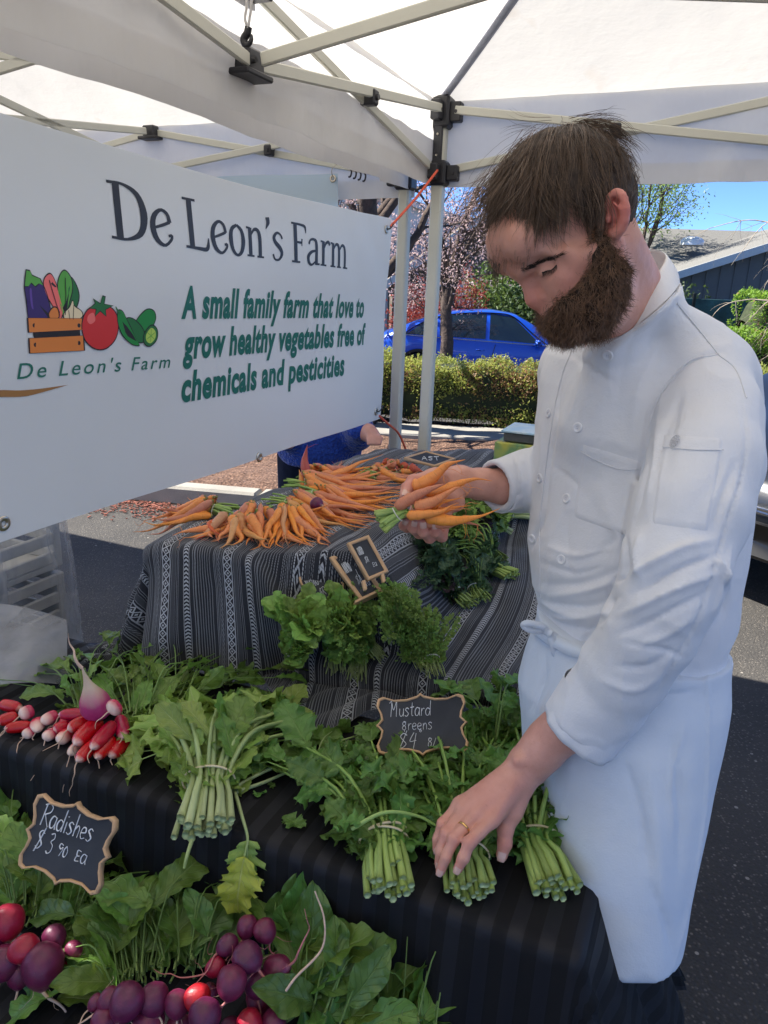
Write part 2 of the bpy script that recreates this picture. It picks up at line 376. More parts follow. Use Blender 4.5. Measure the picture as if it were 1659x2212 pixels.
# ================================================================== pop-up tents
def tent(K, label, L=2.40, eave=2.115, vb=(1.86, 1.90, 1.86, 1.86), rise=.75, detail=True):
    K = np.asarray(K, float); t = thing('market_tent', label, 'tent', (K[0], K[1], 0))
    q = [K, K+E1*L, K+E1*L-E2*L, K-E2*L]; cen = K+(E1-E2)*L/2
    def roofz(s, r):   # r: 0 eave .. 1 peak, concave hips
        return eave+.012+rise*(.62*r+.38*r*r)
    names = []
    for k in range(4):
        a, b = q[k], q[(k+1) % 4]; nu, nv = 40, 26; P = np.zeros((nu, nv, 3))
        for i, s in enumerate(np.linspace(0, 1, nu)):
            for j, r in enumerate(np.linspace(0, 1, nv)):
                p = a+(b-a)*s; p = p+(cen-p)*r; bow = 4*s*(1-s)
                z = eave+.012+rise*(.80*r+.20*r*r)-.05*bow*math.sin(math.pi*r)*(1-.4*r)
                z += .006*vnoise(A3(p[0], p[1], z), 6, k)*math.sin(math.pi*min(r*4, 1)/2)*bow
                P[i, j] = (p[0], p[1], z)
        mobj('roof_panel', P, gridF(nu, nv), M['canopy'], t)
        nrmv = nrm(np.cross(b-a, EZ)); nu, nv = 150, 14; P = np.zeros((nu, nv, 3))
        for i, s in enumerate(np.linspace(0, 1, nu)):
            for j, r in enumerate(np.linspace(0, 1, nv)):
                p = a+(b-a)*s; w = (.010+.012*r)*math.sin(math.pi*min(1, s*12, (1-s)*12)/2)
                off = .012+w*(vnoise(A3(s*L*5, r*1.2, k+3.3), 1.0)+.5*vnoise(A3(s*L*14, r*2.2, k), 1.0))
                P[i, j] = p+nrmv*off+EZ*((eave+.012)*(1-r)+(vb[k]+.004*vnoise(A3(s*6, k, 0), 1))*r)
        v = mobj('valance', P, gridF(nu, nv), M['valance'], t)
        # hem: a doubled band along the bottom edge
        P2 = P[:, -4:]-nrmv*.0025; mobj('hem', P2, gridF(nu, 4), M['valance'], v)
        # hip seam, a folded ridge from corner to peak
        hp = [a+(cen-a)*r+EZ*(eave+.004+rise*(.80*r+.20*r*r)-a[2]*0) for r in np.linspace(0.01, 1, 30)]
        V, F, uv = tubeVF([p-EZ*p[2]*0 for p in hp], .0075, 6, 2.0); mobj('hip_seam', V, F, M['seam'], t)
    # frame
    inset = .03
    c = [K+(E1-E2)*inset, K+E1*(L-inset)-E2*inset, K+E1*(L-inset)-E2*(L-inset), K+E1*inset-E2*(L-inset)]
    for k in range(4):
        p = c[k]; V, F = barVF(p+EZ*.02, p+EZ*2.10, .042, .042, E1, .006); l = mobj('leg', V, F, M['powder'], t, smooth=False)
        V, F = boxVF(p+EZ*.012, E1*.045, E2*.045, EZ*.01, .004); mobj('foot_plate', V, F, M['powder'], l, smooth=False)
        for (z, h, w) in ((2.09, .05, .036), (1.90, .04, .034)):
            mb = MB(); V, F = boxVF(p+EZ*z, E1*w, E2*w, EZ*h, .008); mb.add(V, F)
            dx = (E1 if k in (0, 3) else -E1); dy = (-E2 if k in (0, 1) else E2)
            for dd in (dx, dy):
                V, F = boxVF(p+EZ*z+dd*.052, dd*.02, np.cross(dd, EZ)*.017, EZ*h*.62, .004); mb.add(V, F)
                V, F, _ = tubeVF([p+EZ*z+dd*.055-np.cross(dd, EZ)*.02, p+EZ*z+dd*.055+np.cross(dd, EZ)*.02], .006, 8); mb.add(V, F)
            mb.build('corner_bracket', M['blackplastic'], l, False)
        if detail:  # tall slotted plate hanging below the top bracket, as on the far corner
            V, F = boxVF(p+EZ*1.99-E1*.0+E2*.0-EZ*0+(-E2*.026 if k in (0, 1) else E2*.026), E1*.016, E2*.006, EZ*.06, .003); mobj('slider_plate', V, F, M['blackplastic'], l, smooth=False)
            for dz in (1.955, 2.02):
                V, F, _ = tubeVF([p+EZ*dz-E2*.03, p+EZ*dz-E2*.036], .004, 8); mobj('rivet', V, F, M['brass'], l)
    mid = []
    for k in range(4):
        a, b = c[k], c[(k+1) % 4]; m_ = (a+b)/2; d = nrm(b-a); nn = np.cross(d, EZ)
        mid.append(m_)
        for e, s in ((a, 1), (b, -1)):
            for z0, z1, o in ((2.095, 1.95, .013), (1.915, 2.10, -.013)):
                p0 = e+d*s*.05+EZ*z0+nn*o; p1 = m_-d*s*.02+EZ*z1+nn*o
                V, F = barVF(p0, p1, .012, .027, EZ, .004); mobj('truss_bar', V, F, M['powder'], t, smooth=False)
            x = (e+m_)/2+EZ*2.012; mb = MB(); V, F = boxVF(x, d*.017, nn*.024, EZ*.02, .005); mb.add(V, F)
            V, F, _ = tubeVF([x-nn*.03, x+nn*.03], .008, 10); mb.add(V, F); mb.build('joint_block', M['blackplastic'], t, False)
        for z in (1.95, 2.10):
            mb = MB(); V, F = boxVF(m_+EZ*z, d*.030, nn*.020, EZ*.026, .005); mb.add(V, F)
            V, F = boxVF(m_+EZ*(z-.022), d*.048, nn*.03, EZ*.006, .003); mb.add(V, F)
            V, F, _ = tubeVF([m_+EZ*z+nn*.03-d*.02, m_+EZ*z-nn*.03-d*.02], .006, 8); mb.add(V, F)
            mb.build('truss_bracket', M['blackplastic'], t, False)
    cc = sum(mid)/4
    for m_ in mid:
        d = nrm(cc-m_)
        for z0, z1 in ((1.955, 2.13), (2.10, 1.96)):
            h1 = m_+(cc-m_)*.5
            zz = z0+(z1-z0)*.5
            V, F = barVF(m_+d*.03+EZ*z0, cc-d*.03+EZ*z1, .012, .027, EZ, .004); mobj('roof_strut', V, F, M['powder'], t, smooth=False)
    V, F = barVF(cc+EZ*1.9, cc+EZ*(eave+rise-.02), .03, .03, E1, .004); mobj('centre_pole', V, F, M['powder'], t, smooth=False)
    return t
M['seam'] = simple('grey_seam', (.36, .38, .46), .8, .1)
KT = A3(.13, 2.85, 0)
tent_main = tent(KT-(E1-E2)*.0, 'white pop-up tent whose roof covers the vegetable table and the chef')
K2 = KT-E1*.105+E2*.10
tent_n = tent(K2-E1*2.40, 'neighbouring white pop-up tent beyond the hanging banner, seen left of the first tent', vb=(1.835, 1.86, 1.86, 1.86))
tent_o = tent(K2-E1*4.86, 'unseen third white pop-up tent past the left edge of view, added for its shadow', detail=False)  # out of view; added so its roof darkens the ground at the left
tent_r = tent(KT-E2*2.46, 'unseen white pop-up tent behind the camera, added for shade and white fill', detail=False)  # unseen, added only to shade the stall and bounce white light forward
tent_r2 = tent(K2-E1*2.40-E2*2.46, 'unseen white pop-up tent left of the camera, added to keep the sun off the shelf', detail=False)  # unseen, added only to stop a sun patch on the near shelf
# strap with a black plastic hook hanging from the roof
s0 = PL(540, -30, KT-E2*1.5, E2)
def hookchain():
    t = thing('tent_strap', 'white elastic strap with black plastic hook hanging from the tent roof', 'strap', s0)
    pt = lambda u, v, dt=0: PL(u, v, s0, E2)
    for o in (-1, 1):
        P = spline([pt(538+o*7, -60), pt(538+o*5, 10), pt(534+o*5, 40), pt(536, 62)], 14)
        V, F, _ = tubeVF(P, .0022, 6, 2.2); mobj('elastic_band', V, F, M['valance'], t)
    P = spline([pt(537, 58), pt(534, 72), pt(527, 84), pt(530, 95), pt(538, 95), pt(543, 85), pt(543, 75)], 22)
    V, F, _ = tubeVF(P, np.interp(np.linspace(0, 1, 22), [0, .3, .8, 1], [.006, .0065, .0055, .003]), 8, .7); mobj('hook', V, F, M['blackplastic'], t)
hookchain()
# orange guy cords
def cord(name, pts, r, mat, label, cat='rope', n=24):
    V, F, _ = tubeVF(spline(pts, n), r, 8); return tag(mobj(name, V, F, mat), label, cat)
M['orange'] = simple('orange_cord', (.75, .11, .05), .6, .15, 200, bump=.0006, bscale=900)
BN0 = A3(-.581, 1.195, 0)
def BP(x, z, off=0.0):
    w = .004*math.sin(x*9+z*3)+.003*math.sin(z*14-x*2)+.010*math.exp(-((x-1.3)**2+(z-1.72)**2)/.03)*math.sin(x*30+z*25)*.3
    return BN0+E2*x+EZ*z+E1*(w+off)
# ================================================================== banner
def mk_banner():
    n = NT('vinyl_banner'); n.set(color=n.ramp(n.noise(2.2, 3), [(.3, (.72, .73, .73)), (.8, (.77, .78, .78))]), rough=.42, spec=.45)
    n.bump(n.noise(5, 3), .004, .5); n.translucent(.16, (.8, .8, .8)); return n.m
M['vinyl'] = mk_banner()
bx0, bx1 = -.34, 1.45
banner = tag(newobj('shop_banner', None), 'long white vinyl banner reading De Leon\'s Farm hung along the tent side', 'banner'); banner.location = tuple(BN0)
def bz(x, r): # top edge sags a little
    top = 1.752-.018*math.sin(math.pi*np.clip((x-bx0)/(bx1-bx0), 0, 1))-.012*(x > 1.35)*0; bot = 1.103-.010*x
    return bot+(top-.0-(x/1.45)*.026-bot)*r
nu, nv = 90, 34
P = np.array([[BP(x-.035*(1-r)*(x/1.45)*1.0, bz(x, r)) for r in np.linspace(0, 1, nv)] for x in np.linspace(bx0, bx1, nu)])
Pb = P-E1*.0012
mb = MB(); mb.add(P, gridF(nu, nv)); mb.add(Pb, gridF(nu, nv)[:, ::-1]); mb.build('vinyl_sheet', M['vinyl'], banner)
def grommet(x, z):
    mb = MB(); c_ = BP(x, z, .0022); a = np.linspace(0, 2*math.pi, 17)[:-1]
    ring = np.array([[c_+(E2*math.cos(t)+EZ*math.sin(t))*(.0085+.0042*math.cos(p))+E1*.0022*math.sin(p) for p in a] for t in a])
    mb.add(ring, gridF(16, 16, True, True)); mb.build('grommet', M['brass'], banner)
for x, z in ((-.078, 1.133), (1.405, 1.69), (1.37, 1.118), (-.08, 1.72), (.66, 1.10)):
    grommet(x, z)
for x, z in ((1.405, 1.69), (1.37, 1.118)):
    P = spline([BP(x, z, .001), BP(x+.004, z+.003, .012), BP(x+.02, z+.014, .016), BP(x+.028, z+.018, .012)], 10); V, F, _ = tubeVF(P, .0022, 6); mobj('twist_tie', V, F, M['blackplastic'], banner)
# --- printed text and picture (thin sheets lying on the vinyl)
def ink(name, col):
    n = NT(name); n.set(color=col, rough=.45, spec=.4); return n.m
INK = {'black': ink('ink_charcoal', (.022, .022, .03)), 'green': ink('ink_green', (.008, .13, .09)), 'teal': ink('ink_teal', (.02, .16, .11)), 'brown': ink('ink_brown', (.36, .17, .05)),
       'orange': ink('ink_orange', (.72, .22, .04)), 'orange_dark': ink('ink_burnt_orange', (.42, .11, .03)), 'red': ink('ink_red', (.62, .028, .025)), 'redlight': ink('ink_light_red', (.85, .16, .14)), 'leaf': ink('ink_leaf', (.10, .36, .05)), 'leafdark': ink('ink_dark_leaf', (.02, .15, .035)),
       'purple': ink('ink_purple', (.045, .02, .13)), 'violet': ink('ink_violet', (.13, .06, .32)), 'cream': ink('ink_cream', (.80, .66, .42)), 'lime': ink('ink_lime', (.45, .62, .10)), 'outline': ink('ink_outline', (.018, .012, .012)), 'cucumber': ink('ink_cucumber', (.015, .23, .04))}
_layer = [0]
def sheet(polys, col, name, parent=None, lay=None):
    """polygons of (x,z) banner coordinates"""
    mb = MB(); l0 = lay if lay is not None else _layer[0]+1; _layer[0] = max(_layer[0], l0)
    for i, p in enumerate(polys):
        V = [BP(x, z, .0007+.00006*l0+.000004*(i % 9)) for x, z in p]; mb.add(V, [list(range(len(V)))])
    return mb.build(name, INK[col], parent or banner, False)
def ribbon(pts, ws, n=24, lin=False):
    """list of quads for a stroke with width; returns polygons"""
    pts = np.asarray(pts, float)
    P = spline(pts, n) if not lin else np.array([pts[0]+(pts[-1]-pts[0])*s for s in np.linspace(0, 1, n)])
    if np.isscalar(ws): w = np.full(n, ws, float)
    else: w = np.interp(np.linspace(0, 1, n), np.linspace(0, 1, len(ws)), ws)
    T = np.gradient(P, axis=0); T /= np.linalg.norm(T, axis=1)[:, None]+1e-9; N = np.stack([-T[:, 1], T[:, 0]], -1)
    A = P+N*w[:, None]/2; B = P-N*w[:, None]/2
    return [[tuple(A[i]), tuple(A[i+1]), tuple(B[i+1]), tuple(B[i])][::-1] for i in range(n-1)]
SER = .055
GL = {  # glyph: (advance, [ (points, widths, straight?) ... ]) with cap height 1
 'D': (.80, [([(.17, .0), (.15, 1)], .135, 1), ([(-.02, .98), (.30, .985), (.58, .84), (.69, .50), (.60, .16), (.32, .015), (.0, .02)], [.05, .05, .11, .16, .12, .05, .05], 0)]),
 'e': (.56, [([(.09, .30), (.28, .37), (.47, .45)], [.05, .06, .06], 0), ([(.47, .44), (.42, .60), (.27, .66), (.11, .52), (.07, .30), (.15, .08), (.32, -.01), (.47, .10), (.50, .19), (.42, .18)], [.09, .08, .06, .11, .13, .11, .06, .06, .07, .05], 0)]),
 'L': (.72, [([(.20, 0), (.17, 1)], .135, 1), ([(.0, .98), (.34, .985)], .05, 1), ([(.03, .03), (.38, .02), (.58, .02), (.64, .10), (.66, .26)], [.05, .07, .09, .09, .03], 0)]),
 'o': (.56, [([(.27, .66), (.11, .55), (.07, .32), (.13, .09), (.27, -.01), (.41, .09), (.47, .32), (.42, .55), (.27, .66)], [.06, .10, .13, .10, .06, .10, .13, .10, .06], 0)]),
 'n': (.62, [([(.15, 0), (.14, .66)], .115, 1), ([(.02, .655), (.15, .645)], .05, 1), ([(.16, .48), (.28, .63), (.41, .62), (.47, .46), (.475, .0)], [.04, .07, .10, .115, .115], 0), ([(.03, .02), (.27, .02)], .045, 1), ([(.37, .02), (.60, .02)], .045, 1)]),
 "'": (.26, [([(.13, .98), (.15, .86), (.07, .70)], [.13, .12, .02], 0)]),
 's': (.46, [([(.38, .53), (.33, .62), (.20, .66), (.09, .55), (.13, .43), (.29, .31), (.37, .17), (.27, .02), (.12, .01), (.05, .13)], [.06, .05, .06, .10, .11, .12, .10, .06, .05, .06], 0)]),
 'F': (.58, [([(.18, 0), (.14, 1)], .13, 1), ([(.02, .02), (.34, .02)], .05, 1), ([(.0, .975), (.38, .97), (.52, .93), (.55, .78)], [.05, .06, .08, .03], 0), ([(.18, .52), (.38, .52)], .06, 1), ([(.40, .44), (.40, .62)], [.03, .05], 1)]),
 'a': (.57, [([(.10, .52), (.16, .63), (.31, .66), (.41, .55), (.42, .0)], [.07, .06, .07, .11, .12], 0), ([(.42, .38), (.22, .33), (.09, .21), (.11, .05), (.23, -.01), (.42, .12)], [.05, .08, .11, .10, .06, .04], 0), ([(.40, .02), (.56, .03)], .05, 1)]),
 'r': (.45, [([(.15, 0), (.14, .66)], .115, 1), ([(.02, .655), (.15, .645)], .05, 1), ([(.03, .02), (.29, .02)], .045, 1), ([(.17, .46), (.25, .61), (.36, .66), (.43, .58)], [.04, .07, .09, .09], 0)]),
 'm': (.93, [([(.15, 0), (.14, .66)], .115, 1), ([(.02, .655), (.15, .645)], .05, 1), ([(.16, .48), (.27, .63), (.39, .62), (.44, .46), (.445, .0)], [.04, .07, .10, .11, .11], 0), ([(.46, .48), (.57, .63), (.69, .62), (.75, .46), (.755, .0)], [.04, .07, .10, .11, .11], 0), ([(.03, .02), (.27, .02)], .045, 1), ([(.35, .02), (.55, .02)], .045, 1), ([(.66, .02), (.90, .02)], .045, 1)]),
 ' ': (.26, [])}
def title(txt, x0, x1, z0, z1, h):
    adv = sum(GL[c_][0] for c_ in txt); sx = (x1-x0)/adv; x = 0; polys = []
    for c_ in txt:
        for pts, w, lin in GL[c_][1]:
            for q in ribbon(pts, w, 26 if not lin else 5, bool(lin)):
                polys.append([(x0+(x+px)*sx, z0+(z1-z0)*(x+px)/adv+pz*h) for px, pz in q])
        x += GL[c_][0]
    return polys
def title_letters(txt, x0, x1, z0, z1, h):
    adv = sum(GL[c_][0] for c_ in txt); x = 0; sx = (x1-x0)/adv
    for c_ in txt:
        full = []
        for pts, w, lin in GL[c_][1]:
            for q in ribbon(pts, w, 26 if not lin else 5, bool(lin)): full.append([(x0+(x+px_)*sx, z0+(z1-z0)*(x+px_)/adv+pz*h) for px_, pz in q])
        if full: sheet(full, 'black', 'printed_letter', None, 1)
        x += GL[c_][0]
title_letters("De Leon's Farm", .205, 1.13, 1.583, 1.562, .094)
def text_polys(txt, shear=0., offset=0., sx=1., space=1.):
    cu = bpy.data.curves.new('t', 'FONT'); cu.body = txt; cu.shear = shear; cu.offset = offset; cu.size = 1; cu.resolution_u = 4; cu.space_character = space
    o = bpy.data.objects.new('t', cu); sc.collection.objects.link(o); bpy.context.view_layer.update()
    me = bpy.data.meshes.new_from_object(o.evaluated_get(bpy.context.evaluated_depsgraph_get()))
    V = np.array([v.co[:2] for v in me.vertices]); F = [list(p.vertices) for p in me.polygons]
    bpy.data.objects.remove(o); bpy.data.curves.remove(cu); bpy.data.meshes.remove(me)
    return V, F
def text_sheet(txt, x0, x1, zb0, zb1, cap, col, name, **kw):
    V, F = text_polys(txt, **kw); a, b = V[:, 0].min(), V[:, 0].max()
    H = .73
    s = (V[:, 0]-a)/(b-a); Q = [BP(x0+(x1-x0)*u, zb0+(zb1-zb0)*u+v/H*cap, .0011) for u, v in zip(s, V[:, 1])]
    return mobj(name, Q, F, INK[col], banner, smooth=False)
for tx, a, b, z0, z1 in (("A small family farm that love to", .380, 1.262, 1.444, 1.427), ("grow healthy vegetables free of", .384, 1.278, 1.362, 1.345), ("chemicals and pesticities", .377, 1.124, 1.274, 1.264)):
    text_sheet(tx, a, b, z0, z1, .063, 'green', 'printed_line', shear=.22, offset=.038, space=1.08)
text_sheet("De Leon's Farm", -.02, .345, 1.357, 1.346, .026, 'teal', 'printed_name', shear=.25, offset=.004, space=1.25)
sheet(ribbon([(-.20, 1.372), (-.12, 1.345), (-.053, 1.338), (0, 1.333), (.085, 1.337)], [.0, .006, .011, .010, .0], 20), 'brown', 'printed_swoosh')
# picture: crate, aubergine, chard, spinach, carrot, garlic, tomato, chilli, cucumbers
def blob(pts, n=40): p = list(pts)+[pts[0], pts[1]]; q = spline(p, n+12); P = [tuple(x) for x in q]; return P
def closed(pts, n=36):
    p = np.asarray(pts, float); k = len(p); s = np.linspace(0, k, n, endpoint=False); i = s.astype(int); t = (s-i)[:, None]
    a, b, c_, d = p[(i-1) % k], p[i % k], p[(i+1) % k], p[(i+2) % k]
    return [tuple(x) for x in .5*((2*b)+(c_-a)*t+(2*a-5*b+4*c_-d)*t*t+(3*b-a-3*c_+d)*t**3)]
def grow(pts, g):
    p = np.asarray(pts); c_ = p.mean(0); d = p-c_; return [tuple(x) for x in c_+d*(1+g/(np.linalg.norm(d, axis=1)[:, None]+1e-9))]
def shape(pts, col, L, name='printed_picture', sm=True, o=.0022):
    q = closed(pts) if sm else list(pts)
    sheet([grow(q, o)], 'outline', name, None, L); sheet([q], col, name, None, L+1)
def px(u, v): # picture measured on the photo -> banner coordinates
    p = PL(u, v, BN0, E1); return (float(np.dot(p-BN0, E2)), float(p[2]))
PX = lambda *a: [px(u, v) for u, v in a]
shape(PX((150, 600), (165, 620), (168, 650), (150, 690), (138, 640)), 'leafdark', 2)
shape(PX((140, 585), (152, 600), (155, 625), (148, 655), (140, 688), (130, 660), (125, 620), (130, 595)), 'leaf', 4)
shape(PX((108, 592), (118, 605), (128, 640), (135, 672), (128, 690), (114, 660), (98, 630), (96, 605)), 'redlight', 4)
shape(PX((60, 602), (78, 600), (92, 615), (104, 650), (110, 690), (75, 700), (62, 690), (58, 650), (54, 620)), 'purple', 6)
shape(PX((54, 618), (56, 600), (58, 584), (66, 586), (70, 596), (86, 602), (93, 616), (84, 612), (76, 618), (68, 610), (62, 618)), 'leaf', 8, sm=False)
sheet([closed(PX((64, 628), (68, 624), (70, 650), (72, 668), (67, 660)))], 'violet', 'printed_picture', None, 9)
shape(PX((115, 665), (124, 668), (126, 685), (112, 690), (106, 678)), 'orange', 8)
shape(PX((156, 650), (160, 662), (174, 672), (176, 684), (160, 692), (142, 690), (138, 678), (150, 664)), 'cream', 8)
sheet([PX((70, 712), (172, 706), (174, 725), (74, 732))], 'outline', 'printed_picture', None, 6)
shape(PX((61, 687), (176, 688), (180, 712), (63, 718)), 'orange', 10, sm=False, o=.003)
shape(PX((64, 731), (179, 725), (182, 757), (66, 763)), 'orange', 10, sm=False, o=.003)
sheet([closed([(x+.0035*math.cos(a), z+.0035*math.sin(a)) for a in np.linspace(0, 6.28, 9)[:-1]]) for x, z in PX((74, 703), (170, 703), (77, 745), (171, 741))], 'outline', 'printed_picture', None, 13)
shape(PX((215, 660), (240, 668), (252, 695), (248, 730), (228, 752), (205, 752), (184, 733), (177, 700), (188, 670)), 'red', 12)
sheet([closed(PX((190, 680), (200, 676), (204, 692), (194, 700), (187, 692)))], 'redlight', 'printed_picture', None, 14)
shape(PX((214, 657), (218, 640), (224, 642), (221, 657), (240, 660), (224, 668), (226, 682), (214, 670), (204, 682), (206, 667), (192, 666), (204, 656), (200, 646)), 'leafdark', 15, sm=False)
shape(PX((310, 670), (326, 672), (330, 690), (318, 712), (298, 712), (290, 695)), 'cucumber', 10)
shape(PX((270, 690), (285, 690), (305, 712), (310, 735), (295, 738), (278, 720)), 'leafdark', 12)
shape(PX((252, 672), (262, 674), (272, 695), (290, 730), (298, 745), (282, 742), (262, 722), (252, 695)), 'cucumber', 14)
sheet(ribbon(PX((246, 662), (250, 670), (256, 678)), [.002, .004, .006], 8), 'leafdark', 'printed_picture', None, 16)
shape(PX((322, 703), (334, 712), (334, 732), (322, 746), (310, 742), (308, 722)), 'leafdark', 16)
sheet([closed(PX((322, 708), (331, 716), (331, 730), (322, 741), (313, 736), (312, 722)))], 'lime', 'printed_picture', None, 18)
sheet(sum([ribbon([PX((322, 725))[0], q], .0012, 3, True) for q in PX((322, 710), (330, 718), (329, 732), (321, 739), (314, 732), (314, 718))], []), 'leaf', 'printed_picture', None, 19)
sheet(ribbon(PX((140, 600), (141, 640), (140, 680)), .0014, 8)+ribbon(PX((106, 605), (116, 640), (128, 680)), .0014, 8)+ribbon(PX((158, 655), (157, 690)), .001, 4, True)+ribbon(PX((147, 670), (150, 690)), .001, 4, True), 'outline', 'printed_picture', None, 20)
# cords holding the banner
cord('guy_cord', [BP(1.44, 1.70), (BP(1.44, 1.70)+W(945, 368, 2.50))/2+A3(0, 0, -.006), W(945, 368, 2.50)], .0042, M['orange'], 'orange cord from the upper banner corner to the tent pole')
cord('guy_cord', [BP(1.40, 1.10), W(840, 917, 2.6), W(862, 938, 2.72), W(880, 980, 2.8)], .004, M['orange'], 'red cord running down from the lower banner corner behind the striped cloth')
# pale blue banner on the neighbouring tent
bb = tag(newobj('blue_banner', None), 'plain pale blue banner hung under the neighbouring tent edge', 'banner'); bp = PL(745, 380, K2, E2)-E2*.06; bb.location = tuple(bp)
nblue = NT('pale_blue_vinyl'); nblue.set(color=(.55, .68, .78), rough=.5); nblue.bump(nblue.noise(4, 2), .004); nblue.translucent(.35, (.62, .76, .86))
P = np.array([[bp-E1*s+EZ*(-r*.42)+E2*.01*math.sin(s*12+r*3) for r in np.linspace(0, 1, 8)] for s in np.linspace(0, .95, 30)]); mobj('vinyl_sheet', P, gridF(30, 8), nblue.m, bb)
a = np.linspace(0, 2*math.pi, 15)[:-1]; gc = bp-E1*.018-EZ*.018-E2*.004
mobj('grommet', np.array([[gc+(E1*math.cos(t)+EZ*math.sin(t))*(.010+.004*math.cos(p))+E2*.003*math.sin(p) for p in a] for t in a]), gridF(14, 14, True, True), M['brass'], bb)
V, F, _ = tubeVF(spline([gc, gc+EZ*.03-E2*.01, gc+EZ*.055+E1*.02], 8), .0018, 6); mobj('tie', V, F, M['brass'], bb)
for i in range(4):   # small dark clips on the neighbour's truss bar
    p = PL(770+i*10, 378+i*3, K2, E2)-E2*.055
    V, F, _ = tubeVF(spline([p+EZ*.016, p+EZ*.004+E1*.006, p-EZ*.012+E1*.002, p-EZ*.014-E1*.006], 10), .0035, 6)
    tag(mobj('spring_clip', V, F, M['blackplastic']), ('leftmost', 'second', 'third', 'rightmost')[i]+' of four small dark clips on the neighbouring truss bar', 'clip', 'clips on the neighbouring truss bar')
V, F, _ = tubeVF(spline([PL(850, 412, K2, E2), PL(862, 420, K2, E2), PL(872, 436, K2-E2*.02, E2)], 10), .005, 6)
tag(mobj('black_strap', V, F, M['blackplastic']), 'short black strap curling round the neighbouring tent corner', 'strap')
# ================================================================== cars
def glassmat(name, col, rough=.05):
    n = NT(name); n.set(color=col, rough=rough, spec=.9, coat=.5); return n.m
def carpaint(name, col):
    n = NT(name); n.set(color=col, rough=.32, metal=.10, coat=1.0, **{'Coat Roughness': .04}); n.bump(n.noise(900, 1), .0001); return n.m
M['bluepaint'] = carpaint('blue_car_paint', (.008, .085, .60)); M['blackpaint'] = carpaint('black_car_paint', (.006, .007, .009))
M['carglass'] = glassmat('tinted_car_glass', (.012, .022, .028)); M['rubber'] = simple('tyre_rubber', (.018, .018, .019), .85, .2, 50, bump=.002, bscale=120)
M['chrome'] = simple('chrome_trim', (.62, .62, .63), .16, .04, 5, metal=1); M['alloy'] = simple('wheel_alloy', (.22, .22, .24), .3, .1, 9, metal=1)
M['trim'] = simple('black_trim', (.008, .008, .009), .35, .1, 30); M['lamp'] = simple('headlamp_shell', (.55, .47, .40), .12, .3, 14, spec=.8, coat=1)
